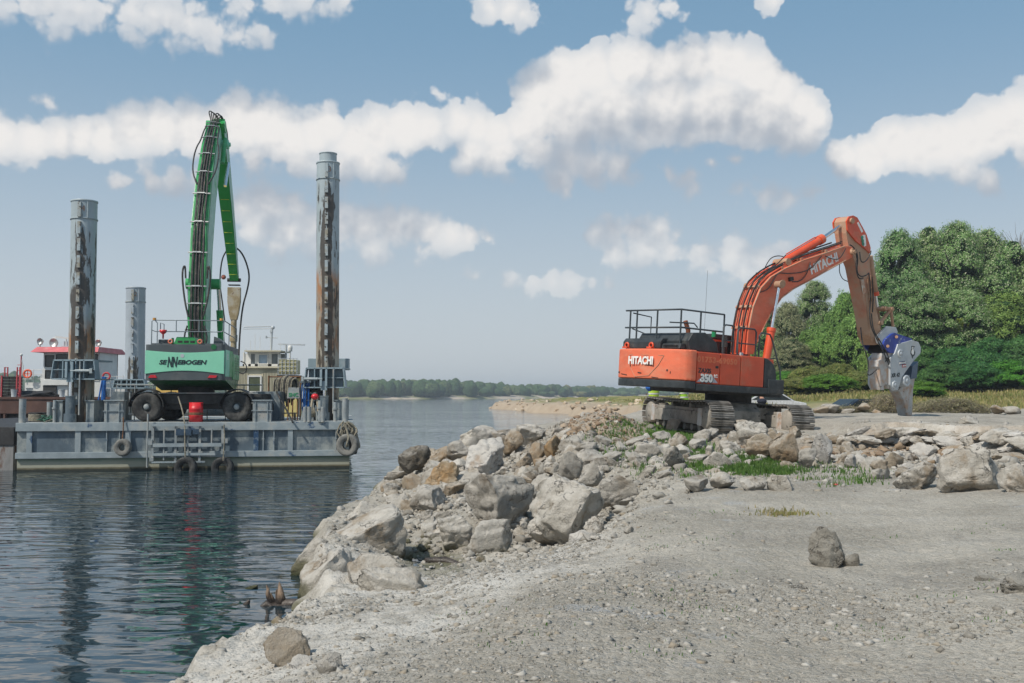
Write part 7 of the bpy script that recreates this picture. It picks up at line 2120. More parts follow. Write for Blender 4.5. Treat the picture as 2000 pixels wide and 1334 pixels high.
LB(MB().cyl((X6(547), D6 + 1.5, Z6(700)), (X6(547), D6 + 1.5, Z6(671)), .06, 8).box((X6(558), D6 + 1.5, Z6(670.5)), (1.6, .1, .08), (0, R(1.5), 0)), 'radar', M_GSTEEL, cv, o=o6)
LB(MB().cyl((X6(556), D6 + 1.4, Z6(702)), (X6(556), D6 + 1.4, Z6(684)), .05, 8).lathe([(0, 0), (.14, .02), (.12, .08), (.14, .15), (.14, .28), (.09, .36), (0, .38)], (X6(556), D6 + 1.4, Z6(684.5)), (0, 0, 1), 14), 'dome_antenna', M_WHP, cv, o=o6)
m_ = MB()
for px, y in ((472, 678), (480, 663), (489, 650), (499, 655), (540, 668)): m_.cyl((X6(px), D6 + 1, Z6(684)), (X6(px), D6 + 1, Z6(y)), .014, 4)
LB(m_, 'whip_antenna', M_WHP, cv, o=o6)
# water container in its cage, on a frame over the yellow container
D7 = 50
def X7(px): return P(px, 720, D7).x
def Z7(py): return P(560, py, D7).z
ib = empty('water_container', (X7(561.5), D7, Z7(732)), 0, 'yellowed plastic tank in a wire cage standing on the yellow container', 'tank')
w7, h7 = X7(580) - X7(543), Z7(700) - Z7(732)
MB().b2((-w7 / 2 + .03, .03, .03), (w7 / 2 - .03, .95, h7 * .93)).build('tank', mat('yellowed_plastic', (.42, .385, .22), .45, var=.1, vs=2, bump=.05), ib, bevel=.08, seg=3)
for k in range(6): x = -w7 / 2 + w7 * k / 5; MB().b2((x - .012, -.012, 0), (x + .012, .012, h7)).build('cage_bar', M_GSTEEL, ib)
for k in range(5): z = h7 * k / 4; MB().b2((-w7 / 2, -.028, z - .012), (w7 / 2, -.014, z + .012)).build('cage_bar', M_GSTEEL, ib)
MB().b2((-w7 / 2 - .05, -.05, -.14), (w7 / 2 + .05, .98, -.02)).build('pallet', M_DARK, ib)
for k in (-1, 0, 1): MB().b2((k * w7 * .42 - .06, -.08, -.34), (k * w7 * .42 + .06, .0, -.10)).build('pallet_foot', M_GSTEEL, ib)
yc = empty('yellow_container', (X7(563), D7, DECK), 0, 'pale yellow steel container behind the hose rack', 'container')
zc = Z7(738) - DECK
MB().prism([(-.52, 0), (.48, 0), (.48, zc - .25), (.62, zc), (-.52, zc)], .12, 1.3, lambda u, v_, w: Vector((u, w, v_))).build('body', mat('pale_yellow_paint', (.52, .43, .17), .55, var=.08, c3=(.35, .25, .12), c3s=5, c3t=(.7, .76)), yc, bevel=.02)
MB().b2((-.55, .05, zc), (.75, 1.35, zc + .05)).build('lid', M_DARK, yc)
MB().b2((.66, .2, 0), (.72, .3, zc + .1)).b2((.5, .2, 0), (.56, .3, zc)).build('side_frame', M_GSTEEL, yc)
# yellow/red gear visible under the crane
q = P(325, 762, 47); gr_ = empty('gear_box', (q.x, 47, DECK), 0, 'yellow and red machine housing seen under the crane body', 'machinery')
MB().b2((-.5, 0, .2), (1.3, 1, 1.62)).build('housing', mat('yellow_machine_paint', (.55, .42, .12), .5), gr_, bevel=.04); MB().b2((-.9, -.1, 1.0), (.9, -.004, 1.18)).build('red_beam', M_RED, gr_)
# ------------------------------------------------------------------ vegetation
def leaf_mat(name, cols, trans=.22, rough=.5):
    m = bpy.data.materials.new(name); m.use_nodes = True
    t = m.node_tree; t.nodes.clear(); b = NB(t)
    g = b.n('ShaderNodeNewGeometry')
    cr = b.n('ShaderNodeValToRGB'); b.l(g.outputs['Random Per Island'], cr.inputs[0])
    e = cr.color_ramp.elements
    e[0].position = 0; e[0].color = cols[0] + (1,); e[1].position = 1; e[1].color = cols[-1] + (1,)
    for i, c in enumerate(cols[1:-1]): q = e.new((i + 1) / (len(cols) - 1)); q.color = c + (1,)
    oi = b.n('ShaderNodeObjectInfo')
    hs = b.n('ShaderNodeHueSaturation'); b.l(cr.outputs[0], hs.inputs['Color'])
    b.l(b.smooth(oi.outputs['Random'], 0, 1, .485, .515), hs.inputs['Hue']); b.l(b.smooth(b.noise(g.outputs['Position'], .35, 4), .3, .7, .82, 1.22), hs.inputs['Value'])
    d = b.n('ShaderNodeBsdfPrincipled'); b.l(hs.outputs[0], d.inputs['Base Color']); d.inputs['Roughness'].default_value = rough; d.inputs['Specular IOR Level'].default_value = .35
    tr = b.n('ShaderNodeBsdfTranslucent'); b.l(hs.outputs[0], tr.inputs[0])
    mx = b.n('ShaderNodeMixShader'); mx.inputs[0].default_value = trans
    b.l(d.outputs[0], mx.inputs[1]); b.l(tr.outputs[0], mx.inputs[2])
    o = b.n('ShaderNodeOutputMaterial'); b.l(mx.outputs[0], o.inputs[0])
    return m


LM = {
 'silver': leaf_mat('silver_poplar_leaves', [(0.085, 0.179, 0.048), (0.157, 0.292, 0.081), (0.243, 0.383, 0.131), (0.500, 0.500, 0.364)]),
 'green': leaf_mat('mid_green_leaves', [(0.072, 0.161, 0.031), (0.133, 0.258, 0.051), (0.217, 0.355, 0.077), (0.290, 0.430, 0.119)]),
 'dark': leaf_mat('dark_green_leaves', [(0.027, 0.097, 0.026), (0.044, 0.142, 0.036), (0.079, 0.201, 0.049), (0.123, 0.262, 0.063)]),
 'bright': leaf_mat('bright_green_leaves', [(0.063, 0.179, 0.015), (0.093, 0.245, 0.026), (0.146, 0.327, 0.039)]),
 'yellow': leaf_mat('yellow_green_leaves', [(0.089, 0.145, 0.016), (0.162, 0.224, 0.022), (0.236, 0.289, 0.037)]),
 'pale': leaf_mat('pale_willow_leaves', [(0.105, 0.133, 0.057), (0.209, 0.239, 0.105), (0.388, 0.384, 0.211), (0.493, 0.452, 0.284)]),
 'weed': leaf_mat('tall_weeds', [(0.089, 0.145, 0.026), (0.148, 0.211, 0.042), (0.252, 0.290, 0.074), (0.356, 0.317, 0.126)]),
 'brush': leaf_mat('withered_brush_leaves', [(0.177, 0.182, 0.093), (0.266, 0.259, 0.138), (0.390, 0.347, 0.200), (0.159, 0.126, 0.069)]),
}
M_BARK = mat('bark', (.16, .14, .115), .9, var=.3, vs=3, bump=.6, bs=20, stretch=(1, 1, .3))


def crown_mesh(seed, asp=1.0, lobes=30, clumps=70, leaves=11, leaf=.05):
    """crown of half width 1 and height 2*asp: leaf clumps in the outer shell of many round lobes"""
    rs = np.random.RandomState(seed)
    C, Rr = [np.array([0, 0, asp * .9]), np.array([0, 0, asp * .55])], [.55, .55]
    for i in range(lobes):
        z = rs.uniform(.06, 1) ** .85
        prof = math.sqrt(max(0, 1 - ((z - .42) / .60) ** 2)) if z > .42 else .72 + .28 * z / .42
        r = rs.uniform(.26, .40) * (1 if z < .8 else .85)
        a = rs.uniform(0, 2 * math.pi); q = max(0, prof - r * .9) * math.sqrt(rs.uniform(.45, 1))
        C.append(np.array([math.cos(a) * q, math.sin(a) * q, r * .8 + z * (2 * asp - r * 1.9)])); Rr.append(r)
    n = len(C); C = np.array(C); Rr = np.array(Rr)
    pts, nrm = [], []
    for i in range(n):
        d = rs.randn(clumps, 3); d /= np.linalg.norm(d, axis=1)[:, None]
        d[:, 2] = np.where(d[:, 2] < -.2, -d[:, 2], d[:, 2])
        bump_ = 1 + .30 * fbm(d[:, 0] * 2.5 + i, d[:, 1] * 2.5, d[:, 2] * 2.5, 3)
        p = C[i] + d * (Rr[i] * bump_)[:, None] * rs.uniform(.80, 1.06, clumps)[:, None]
        ins = np.zeros(clumps, bool)
        for j in range(n):
            if j != i: ins |= np.linalg.norm(p - C[j], axis=1) < Rr[j] * .78
        pts.append(p[~ins]); nrm.append(d[~ins])
    P_ = np.concatenate(pts); N_ = np.concatenate(nrm)
    n = len(P_) * leaves
    P_ = P_ * 1.0; far_ = rs.rand(len(P_)) < .10; P_[far_] += N_[far_] * rs.uniform(.03, .10, (far_.sum(), 1))
    cp = np.repeat(P_, leaves, 0) + rs.randn(n, 3) * .040
    cn = np.repeat(N_, leaves, 0) + rs.randn(n, 3) * .5; cn /= np.linalg.norm(cn, axis=1)[:, None]
    t = np.cross(cn, rs.randn(n, 3)); t /= np.linalg.norm(t, axis=1)[:, None]
    w = np.cross(cn, t)
    s = leaf * rs.uniform(.5, 1.2, n)[:, None]
    V = np.stack([cp - t * s * .8, cp - w * s * .55, cp + t * s * .9 + w * s * .3], 1).reshape(-1, 3)
    V[:, 2] = np.maximum(V[:, 2], 0); V[:, 2] /= V[:, 2].max()
    F = np.arange(n * 3).reshape(-1, 3)
    # opaque dark core added in every lobe to block sky and paint in shade
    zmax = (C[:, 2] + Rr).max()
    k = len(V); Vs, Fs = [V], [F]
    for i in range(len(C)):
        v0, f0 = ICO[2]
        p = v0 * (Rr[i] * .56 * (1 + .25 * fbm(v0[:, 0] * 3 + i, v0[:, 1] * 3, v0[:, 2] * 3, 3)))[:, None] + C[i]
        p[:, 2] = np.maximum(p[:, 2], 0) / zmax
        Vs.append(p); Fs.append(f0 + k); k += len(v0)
    return np.concatenate(Vs), np.concatenate(Fs), n


CR = {}
for k_, (sd_, asp_, lo_, cl_, ls_) in {'A': (1, 1.75, 70, 66, .038), 'B': (2, 1.75, 70, 66, .038), 'C': (3, 1.75, 66, 68, .038), 'D': (5, .95, 36, 90, .046), 'E': (6, .95, 36, 90, .046)}.items():
    CR[k_] = crown_mesh(sd_, asp_, lo_, cl_, 17, ls_ * .86)
_cm = {}
M_CORE = mat('crown_shade_core', (.014, .034, .012), .9, var=.5, vs=8, bump=.8, bs=12, spec=.1)  # near-black green: painted shade for the gaps between leaf clumps


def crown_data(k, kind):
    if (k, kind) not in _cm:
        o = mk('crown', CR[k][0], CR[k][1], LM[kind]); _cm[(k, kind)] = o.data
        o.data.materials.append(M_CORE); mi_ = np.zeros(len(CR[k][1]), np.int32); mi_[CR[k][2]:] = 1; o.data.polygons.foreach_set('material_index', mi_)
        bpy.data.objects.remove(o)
    return _cm[(k, kind)]


def trunk(h, r, root, seed, limbs=5):
    q = random.Random(seed); mb = MB()
    pts = [(q.uniform(-.1, .1) * i * .5, q.uniform(-.1, .1) * i * .5, h * .85 * i / 5) for i in range(6)]
    mb.tube(pts, [r * (1 - .14 * i) for i in range(6)], 9)
    mb.build('trunk', M_BARK, root)
    for k in range(limbs):
        a = q.uniform(0, 6.28); z = h * q.uniform(.25, .6)
        MB().tube([(0, 0, z), (math.cos(a) * h * .12, math.sin(a) * h * .12, z + h * .14), (math.cos(a) * h * .26, math.sin(a) * h * .26, z + h * .24)], [r * .5, r * .35, r * .12], 6).build('limb', M_BARK, root)


def tree(px, pyt, wpx, D, kind, proto, label, cat='tree', grp='trees and bushes behind the excavator', base=.0, dep=.9, name='tree', tr=True):
    q = P(px, pyt, D); g = hz(q.x, D)
    h = q.z - g; w = wpx / FPX * D / 2
    root = empty(name, (q.x, D, g - .1), (px * 37 % 628) / 100, label, cat, grp)
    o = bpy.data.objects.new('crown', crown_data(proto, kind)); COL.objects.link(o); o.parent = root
    o.scale = (w, w * dep, h * (1 - base) + .1); o.location = (0, 0, h * base)
    if tr: trunk(h, .05 + h * .018, root, int(px), 3)
    else: MB().cyl((0, 0, 0), (0, 0, h * .5), .05 + h * .01, 6).build('stem', M_BARK, root)
    return root


TREES = [
 (1752, 440, 150, 103, 'silver', 'A', 'silver green poplar rising just right of the excavator stick', .08),
 (1812, 432, 150, 107, 'silver', 'B', 'tall silver green poplar, second from the excavator stick', .08),
 (1868, 428, 160, 104, 'silver', 'C', 'tallest silver green poplar in the middle of the right hand wood', .08),
 (1925, 440, 150, 106, 'silver', 'A', 'silver green poplar left of the bare grey tree top', .08),
 (1975, 462, 150, 101, 'silver', 'B', 'silver green poplar at the right edge below the bare tree top', .06),
 (2040, 470, 160, 99, 'silver', 'C', 'silver green poplar cut by the right edge of the picture', .06),
 (1735, 520, 130, 97, 'silver', 'B', 'lower silver green poplar directly behind the stick', .05),
 (1800, 545, 150, 95, 'silver', 'C', 'rounded silver green tree in the lower row above the bright green bush', .05),
 (1880, 560, 160, 94, 'silver', 'A', 'broad silver green tree in the lower row right of the middle', .05),
 (1960, 560, 150, 93, 'green', 'B', 'mid green tree in the lower row near the right edge', .05),
 (1592, 545, 104, 118, 'silver', 'C', 'silver topped tree seen under the arch of the boom', .06),
 (1655, 560, 104, 112, 'green', 'D', 'mid green tree seen between boom and stick', .04),
 (1540, 585, 96, 114, 'pale', 'A', 'pale whitish willow seen right of the boom cylinder', .04),
 (1500, 600, 90, 122, 'silver', 'B', 'silver green tree behind the lower boom', .04),
 (1452, 588, 52, 128, 'silver', 'C', 'tree top peeping out left of the excavator boom', .04),
 (1418, 672, 52, 124, 'silver', 'A', 'low tree behind the excavator cab', .02),
 (1606, 628, 130, 102, 'green', 'E', 'rounded green bush tree below the silver topped one', .03),
 (1668, 610, 130, 98, 'green', 'D', 'rounded green bush tree left of the stick', .03),
 (1725, 640, 110, 93, 'green', 'E', 'green bush tree behind the pulveriser hoses', .02),
 (1548, 660, 110, 100, 'pale', 'B', 'grey green bushy willow right of the hand rails', .02),
 (1480, 680, 90, 104, 'green', 'D', 'green bush behind the excavator hand rails', .02),
]
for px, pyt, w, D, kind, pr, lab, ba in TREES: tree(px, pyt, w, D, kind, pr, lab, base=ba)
BUSH = [
 (1812, 614, 96, 88, 'bright', 'D', 'bright green bush right of the blue bracket of the pulveriser'),
 (1858, 640, 120, 86, 'green', 'E', 'mid green bush right of the bright green one'),
 (1895, 600, 110, 90, 'yellow', 'D', 'yellowish green bush in the middle of the right hand wood edge'),
 (1985, 585, 150, 84, 'yellow', 'E', 'large yellow green spreading bush at the right edge'),
 (1800, 672, 120, 82, 'dark', 'E', 'dark green bush just behind the grey pulveriser jaw'),
 (1868, 672, 140, 80, 'dark', 'D', 'dark green bush in the middle of the wood edge'),
 (1935, 655, 140, 79, 'dark', 'E', 'dark green bush left of the one at the right edge'),
 (2000, 650, 140, 78, 'dark', 'D', 'dark green bush cut by the right edge of the picture'),
 (1838, 708, 130, 78, 'dark', 'D', 'low dark green bush at the foot of the wood behind the breaker tooth'),
 (1905, 702, 130, 76, 'dark', 'E', 'low dark green bush at the foot of the wood, second from the right'),
 (1975, 700, 130, 75, 'bright', 'E', 'low bright green bush at the foot of the wood at the right edge'),
 (1690, 690, 120, 88, 'green', 'D', 'low green bush behind the fixed jaw of the pulveriser'),
]
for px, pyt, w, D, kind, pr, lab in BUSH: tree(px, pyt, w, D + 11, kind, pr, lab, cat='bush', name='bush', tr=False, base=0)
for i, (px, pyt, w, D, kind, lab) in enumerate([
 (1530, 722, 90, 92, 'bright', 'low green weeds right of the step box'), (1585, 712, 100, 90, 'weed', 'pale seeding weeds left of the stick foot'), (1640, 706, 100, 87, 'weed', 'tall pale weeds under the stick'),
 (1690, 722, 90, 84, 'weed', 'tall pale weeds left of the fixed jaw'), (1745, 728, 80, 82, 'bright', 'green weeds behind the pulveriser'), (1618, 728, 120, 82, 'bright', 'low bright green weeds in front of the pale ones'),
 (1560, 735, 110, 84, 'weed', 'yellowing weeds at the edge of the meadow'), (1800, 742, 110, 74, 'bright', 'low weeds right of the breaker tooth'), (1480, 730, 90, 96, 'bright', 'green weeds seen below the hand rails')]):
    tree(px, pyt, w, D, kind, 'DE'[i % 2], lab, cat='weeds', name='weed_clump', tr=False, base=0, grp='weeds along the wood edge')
# bare tree top
q = P(1990, 432, 108); g = hz(q.x, 108); bt = empty('bare_tree', (q.x, 108, g), 0, 'leafless grey tree top showing above the poplars at the right edge', 'tree')
rnd = random.Random(77); H = q.z - g
mb = MB().tube([(0, 0, 0), (.2, 0, H * .5), (0, 0, H * .8)], [.35, .22, .1], 8); mb.build('trunk', M_BARK, bt)
mb = MB()
for k in range(240):
    a = rnd.uniform(-1.3, 1.3); z0 = H * rnd.uniform(.55, .85); l = rnd.uniform(1.2, 3.4)
    p0 = Vector((a * 1.1, rnd.uniform(-.6, .6), z0)); p2 = p0 + Vector((math.sin(a) * l * .8, rnd.uniform(-.4, .4), l * .8))
    mb.tube([p0, p0.lerp(p2, .5) + Vector((rnd.uniform(-.2, .2), 0, .1)), p2], [.03, .02, .008], 3)
tw_ = mb.build('twigs', M_BARK, bt); tw_['kind'] = 'stuff'


# brush heaps and grass
def brush(px0, px1, py0, D, label, seed, n=420):
    a, c = P(px0, 800, D), P(px1, 800, D); g = hz((a.x + c.x) / 2, D); H = P(px0, py0, D).z - g; W = (c.x - a.x) / 2
    root = empty('brush_heap', ((a.x + c.x) / 2, D, g), 0, label, 'brush')
    q = random.Random(seed); mb = MB(); tips = []
    for k in range(n):
        x = q.uniform(-1, 1); z = q.random() * (1 - abs(x) ** 2.2) * .85; l = q.uniform(.3, 1.1); an = q.uniform(-.6, 1.2) * (1 if q.random() < .6 else -1)
        p0 = Vector((x * W, q.uniform(-.9, .9), z * H)); p1 = p0 + Vector((math.cos(an) * l * .8 * (1 if x < .2 else -1), q.uniform(-.3, .3), abs(math.sin(an)) * l * .5)) 
        p1.z = min(p1.z, H * (1.02 - .8 * (min(1, abs(p1.x) / W)) ** 2) + q.uniform(-.05, .12))
        mb.tube([p0, p0.lerp(p1, .5) + Vector((0, 0, q.uniform(-.03, .08))), p1], [.012, .008, .004], 3); tips.append((p0, p1))
    o = mb.build('twigs', mat('brush_twigs', (.20, .17, .13), .9, var=.3), root); o['kind'] = 'stuff'
    rs = np.random.RandomState(seed); nl = n * 26
    idx = rs.randint(0, n, nl); t = rs.rand(nl)[:, None]
    A = np.array([list(p) for p, _ in tips])[idx]; B = np.array([list(p) for _, p in tips])[idx]
    cp = A * (1 - t) + B * t + rs.randn(nl, 3) * .05
    cn = rs.randn(nl, 3); cn /= np.linalg.norm(cn, axis=1)[:, None]; tt = np.cross(cn, rs.randn(nl, 3)); tt /= np.linalg.norm(tt, axis=1)[:, None]; w = np.cross(cn, tt)
    s = rs.uniform(.02, .05, nl)[:, None]
    V = np.stack([cp - tt * s, cp - w * s * .3, cp + tt * s, cp + w * s * .3], 1).reshape(-1, 3)
    o = mk('leaves', V, np.arange(nl * 4).reshape(-1, 4), LM['brush'], root); o['kind'] = 'stuff'


brush(1690, 1762, 768, 43, 'grey green heap of cut brush left of the breaker tooth', 1, 300)
brush(1765, 1935, 778, 43, 'long heap of withered cut brush right of the breaker tooth', 2, 620)
brush(1590, 1700, 797, 42, 'low scrub between the stones in front of the dark car', 3, 200)


def grass_patch(name, pts, hgt, m, label, seed, lean=.5, cat='grass', wid=.006):
    rs = np.random.RandomState(seed); n = len(pts)
    a = rs.uniform(0, 6.28, n); h = hgt * rs.uniform(.4, 1.2, n)
    dx, dy = np.cos(a), np.sin(a); w = wid * rs.uniform(.7, 1.5, n) * (1 + pts[:, 1] * .03)
    le = rs.uniform(.1, lean, n) * h; b_ = rs.uniform(0, 6.28, n)
    V = np.stack([pts + np.stack([-dx * w, -dy * w, 0 * w - .01], 1), pts + np.stack([dx * w, dy * w, 0 * w - .01], 1),
                  pts + np.stack([np.cos(b_) * le * .4 + dx * w * .7, np.sin(b_) * le * .4 + dy * w * .7, h * .6], 1), pts + np.stack([np.cos(b_) * le, np.sin(b_) * le, h], 1)], 1)
    F = (np.arange(n) * 4)[:, None, None] + np.array([[0, 1, 2], [0, 2, 3]])[None]
    o = mk(name, V.reshape(-1, 3), F.reshape(-1, 3), m)
    return tag(o, label, cat, kind='stuff')


rs = np.random.RandomState(21)
M_GRS = leaf_mat('short_green_grass', [(.05, .13, .02), (.07, .17, .03), (.12, .20, .05)])
M_GRY = leaf_mat('dry_meadow_grass', [(.16, .18, .045), (.27, .245, .09), (.36, .30, .14), (.12, .18, .04)])


def px_points(boxes):
    out = []
    for x0, y0, x1, y1, n, clump in boxes:
        cx, cy = (x0 + x1) / 2, (y0 + y1) / 2
        cs = [(cx + rs.uniform(-1, 1) * (x1 - x0) / 2, cy + rs.uniform(-1, 1) * (y1 - y0) / 2) for _ in range(clump)]
        for px, py in cs:
            if ((px - cx) / ((x1 - x0) / 2)) ** 2 + ((py - cy) / ((y1 - y0) / 2)) ** 2 > 1.15: continue
            g = ground_hit(px, py)
            if g is None or g.y > 60: continue
            k = n // clump; sp = rs.uniform(.08, .30)
            out.append(np.stack([g.x + rs.randn(k) * sp, g.y + rs.randn(k) * sp], 1))
    o = np.concatenate(out)
    return np.column_stack([o, height(o[:, 0], o[:, 1])])


gp = px_points([(1390, 888, 1560, 932, 9000, 90), (1290, 868, 1400, 912, 2500, 50), (1275, 822, 1375, 868, 9000, 60), (1320, 905, 1380, 935, 800, 16), (1225, 880, 1300, 930, 900, 26), (1110, 850, 1250, 900, 900, 30), (1560, 900, 1720, 950, 900, 34), (1190, 820, 1260, 860, 500, 14)])
grass_patch('grass_patch', gp, .11, M_GRS, 'green weeds and grass growing on the bank in front of the tracks', 1)
gp = px_points([(900, 1140, 1400, 1300, 260, 12), (1400, 960, 2000, 1300, 220, 12), (1200, 950, 1500, 1080, 160, 8)])
grass_patch('grass_patch', gp, .026, M_GRS, 'tiny scattered green sprouts on the gravel floor', 2, cat='weeds', wid=.004)
gp = px_points([(1500, 1002, 1560, 1014, 420, 10)])
grass_patch('grass_patch', gp, .06, M_GRY, 'small dry tuft of grass in the middle of the gravel floor', 3)
# meadow
n = 42000
r_ = 58 * (150 / 58) ** rs.rand(n); t_ = np.radians(rs.uniform(4, 34, n)); x, y = np.sin(t_) * r_, np.cos(t_) * r_
h_ = height(x, y, fine=False); k_ = (h_ > 1.9) & (fbm(x * .12, y * .12, 2, 4) > -.28)
o = grass_patch('meadow_grass', np.stack([x, y, h_], 1)[k_], .28, M_GRY, 'dry yellow green meadow grass between the slab and the wood', 4, wid=.016)
rs2 = np.random.RandomState(5); n = 9000
xx = rs2.uniform(7, 16, n); yy = rs2.uniform(128, 200, n)

# rocks lying beyond the slab
for i, (x0, x1, y0, y1, lab) in enumerate([(1590, 1618, 794, 808, 'grey stone on the slab edge left of the dark car'), (1604, 1640, 788, 806, 'rounded brown grey stone left of the dark car'), (1676, 1698, 788, 803, 'pale stone in front of the dark car window'), (1640, 1668, 799, 810, 'low grey stone before the dark car'),
    (1930, 1958, 792, 808, 'pale stone at the right end of the brush heap'), (1956, 1992, 795, 812, 'white grey stone right of the brush heap'), (1700, 1722, 800, 812, 'small pale stone at the foot of the left brush heap')]):
    z_ = hz(P((x0 + x1) / 2, 800, 41).x, 41); q = P((x0 + x1) / 2, y1, 41)
    vv, ff = rock_mesh(400 + i, 3); o = mk('rock', vv * np.array([(x1 - x0) / FPX * 20.5, .45, (y1 - y0) / FPX * 20.5 * 1.2]), ff, MR['grey' if i % 2 else 'brown'], smooth=True); o.location = (q.x, 41, q.z + (y1 - y0) / FPX * 20.5)
    tag(o, lab, 'rock')

# far wood across the river: one mass of rounded crowns
def far_wood():
    rs = np.random.RandomState(31); v0, f0 = ICO[3]; VV, FF = [], []; k = 0
    n = 1050
    xs = np.concatenate([rs.uniform(-520, 560, n)])
    for i in range(n):
        x = xs[i]; row = rs.randint(0, 4); y = bank_y(np.array([x]))[0] + 14 + row * 16 + rs.uniform(-6, 6)
        top = np.interp(x, [-520, -380, -330, -160, -110, -60, -30, 0, 40, 90, 200, 560], [19, 19, 12, 11, 12.5, 13.5, 13, 10.5, 10.5, 9.5, 7.5, 8.5])
        h = top * rs.uniform(.62, .9) + row * top * .04
        r = rs.uniform(3.2, 6.0)
        if row == 0 and rs.rand() < .3: h *= .6
        o = rs.rand(3) * 40
        d = 1 + .20 * fbm(v0[:, 0] * 1.6 + o[0], v0[:, 1] * 1.6 + o[1], v0[:, 2] * 1.6 + o[2], 4, .65) * 2
        p = v0 * d[:, None] * np.array([r, r, h * .52]) + np.array([x, y, 1.5 + h * .5])
        VV.append(p); FF.append(f0 + k); k += len(v0)
    m = bpy.data.materials.new('far_wood_leaves'); m.use_nodes = True
    t = m.node_tree; t.nodes.clear(); b = NB(t); g = b.n('ShaderNodeNewGeometry')
    cr = b.n('ShaderNodeValToRGB'); b.l(g.outputs['Random Per Island'], cr.inputs[0]); e = cr.color_ramp.elements
    e[0].position = 0; e[0].color = (.05, .095, .04, 1); e[1].position = 1; e[1].color = (.26, .22, .09, 1)
    for p_, c in ((.4, (.075, .13, .055, 1)), (.7, (.10, .16, .065, 1)), (.92, (.14, .18, .08, 1))): q = e.new(p_); q.color = c
    p = b.n('ShaderNodeBsdfPrincipled'); b.l(b.mix(b.smooth(b.noise(g.outputs['Position'], .9, 5, .7), .35, .62), (.02, .045, .02), cr.outputs[0]), p.inputs['Base Color']); p.inputs['Roughness'].default_value = .9; p.inputs['Specular IOR Level'].default_value = .1
    bn = b.n('ShaderNodeBump'); bn.inputs['Strength'].default_value = 1; bn.inputs['Distance'].default_value = 1.2; b.l(b.noise(g.outputs['Position'], .8, 5, .7), bn.inputs['Height']); b.l(bn.outputs[0], p.inputs['Normal'])
    o = b.n('ShaderNodeOutputMaterial'); b.l(p.outputs[0], o.inputs[0])
    o = mk('far_wood', np.concatenate(VV), np.concatenate(FF), m, smooth=True)
    tag(o, 'low blue green wood on the far bank of the river', 'wood', kind='stuff')


far_wood()


# ------------------------------------------------------------------ cars
def car(px, pyroof, D, paint, label, rz):
    q = P(px, pyroof, D); g = hz(q.x, D)
    root = empty('parked_car', (q.x, D, q.z - 1.46), rz, label, 'car')
    mp = mat('car_paint', paint, .25, .2, var=.05, bump=0)
    prof = [(-2.2, .45), (-2.15, .85), (-1.4, 1.0), (-.75, 1.42), (.55, 1.46), (1.35, 1.05), (2.1, .92), (2.2, .45)]
    MB().prism(prof, -.85, .85, lambda u, v_, w: Vector((u, w, v_))).build('body', mp, root, bevel=.06, seg=3)
    for s in (-1, 1): MB().prism([(-1.25, 1.03), (-.7, 1.37), (.5, 1.40), (1.15, 1.04)], s * .852, s * .862, lambda u, v_, w: Vector((u, w, v_))).build('side_window', M_GLASS, root)
    MB().add([(1.33, -.72, 1.08), (1.33, .72, 1.08), (.62, .66, 1.445), (.62, -.66, 1.445)], [(0, 1, 2, 3)]).build('windscreen', M_GLASS, root)
    MB().add([(-1.42, -.72, 1.02), (-1.42, .72, 1.02), (-.80, .66, 1.41), (-.80, -.66, 1.41)], [(3, 2, 1, 0)]).build('rear_window', M_GLASS, root)
    for x in (-1.35, 1.4):
        for y in (-.8, .8):
            w = MB().cyl((x, y - .1, .33), (x, y + .1, .33), .33, 18).build('wheel', M_TYRE, root); MB().cyl((x, y - .11, .33), (x, y + .11, .33), .2, 14).build('rim', M_CLAMP, w)
    for y in (-.6, .6): MB().box((2.17, y, .75), (.08, .3, .12)).build('headlight', M_WHITE, root)
    return root


car(1674, 779, 57, (.018, .03, .05), 'dark blue parked car half hidden behind the stones and brush', R(200))
car(1503, 768, 63, (.55, .56, .57), 'white parked car seen under the excavator body beside the man in dark clothes', R(170))


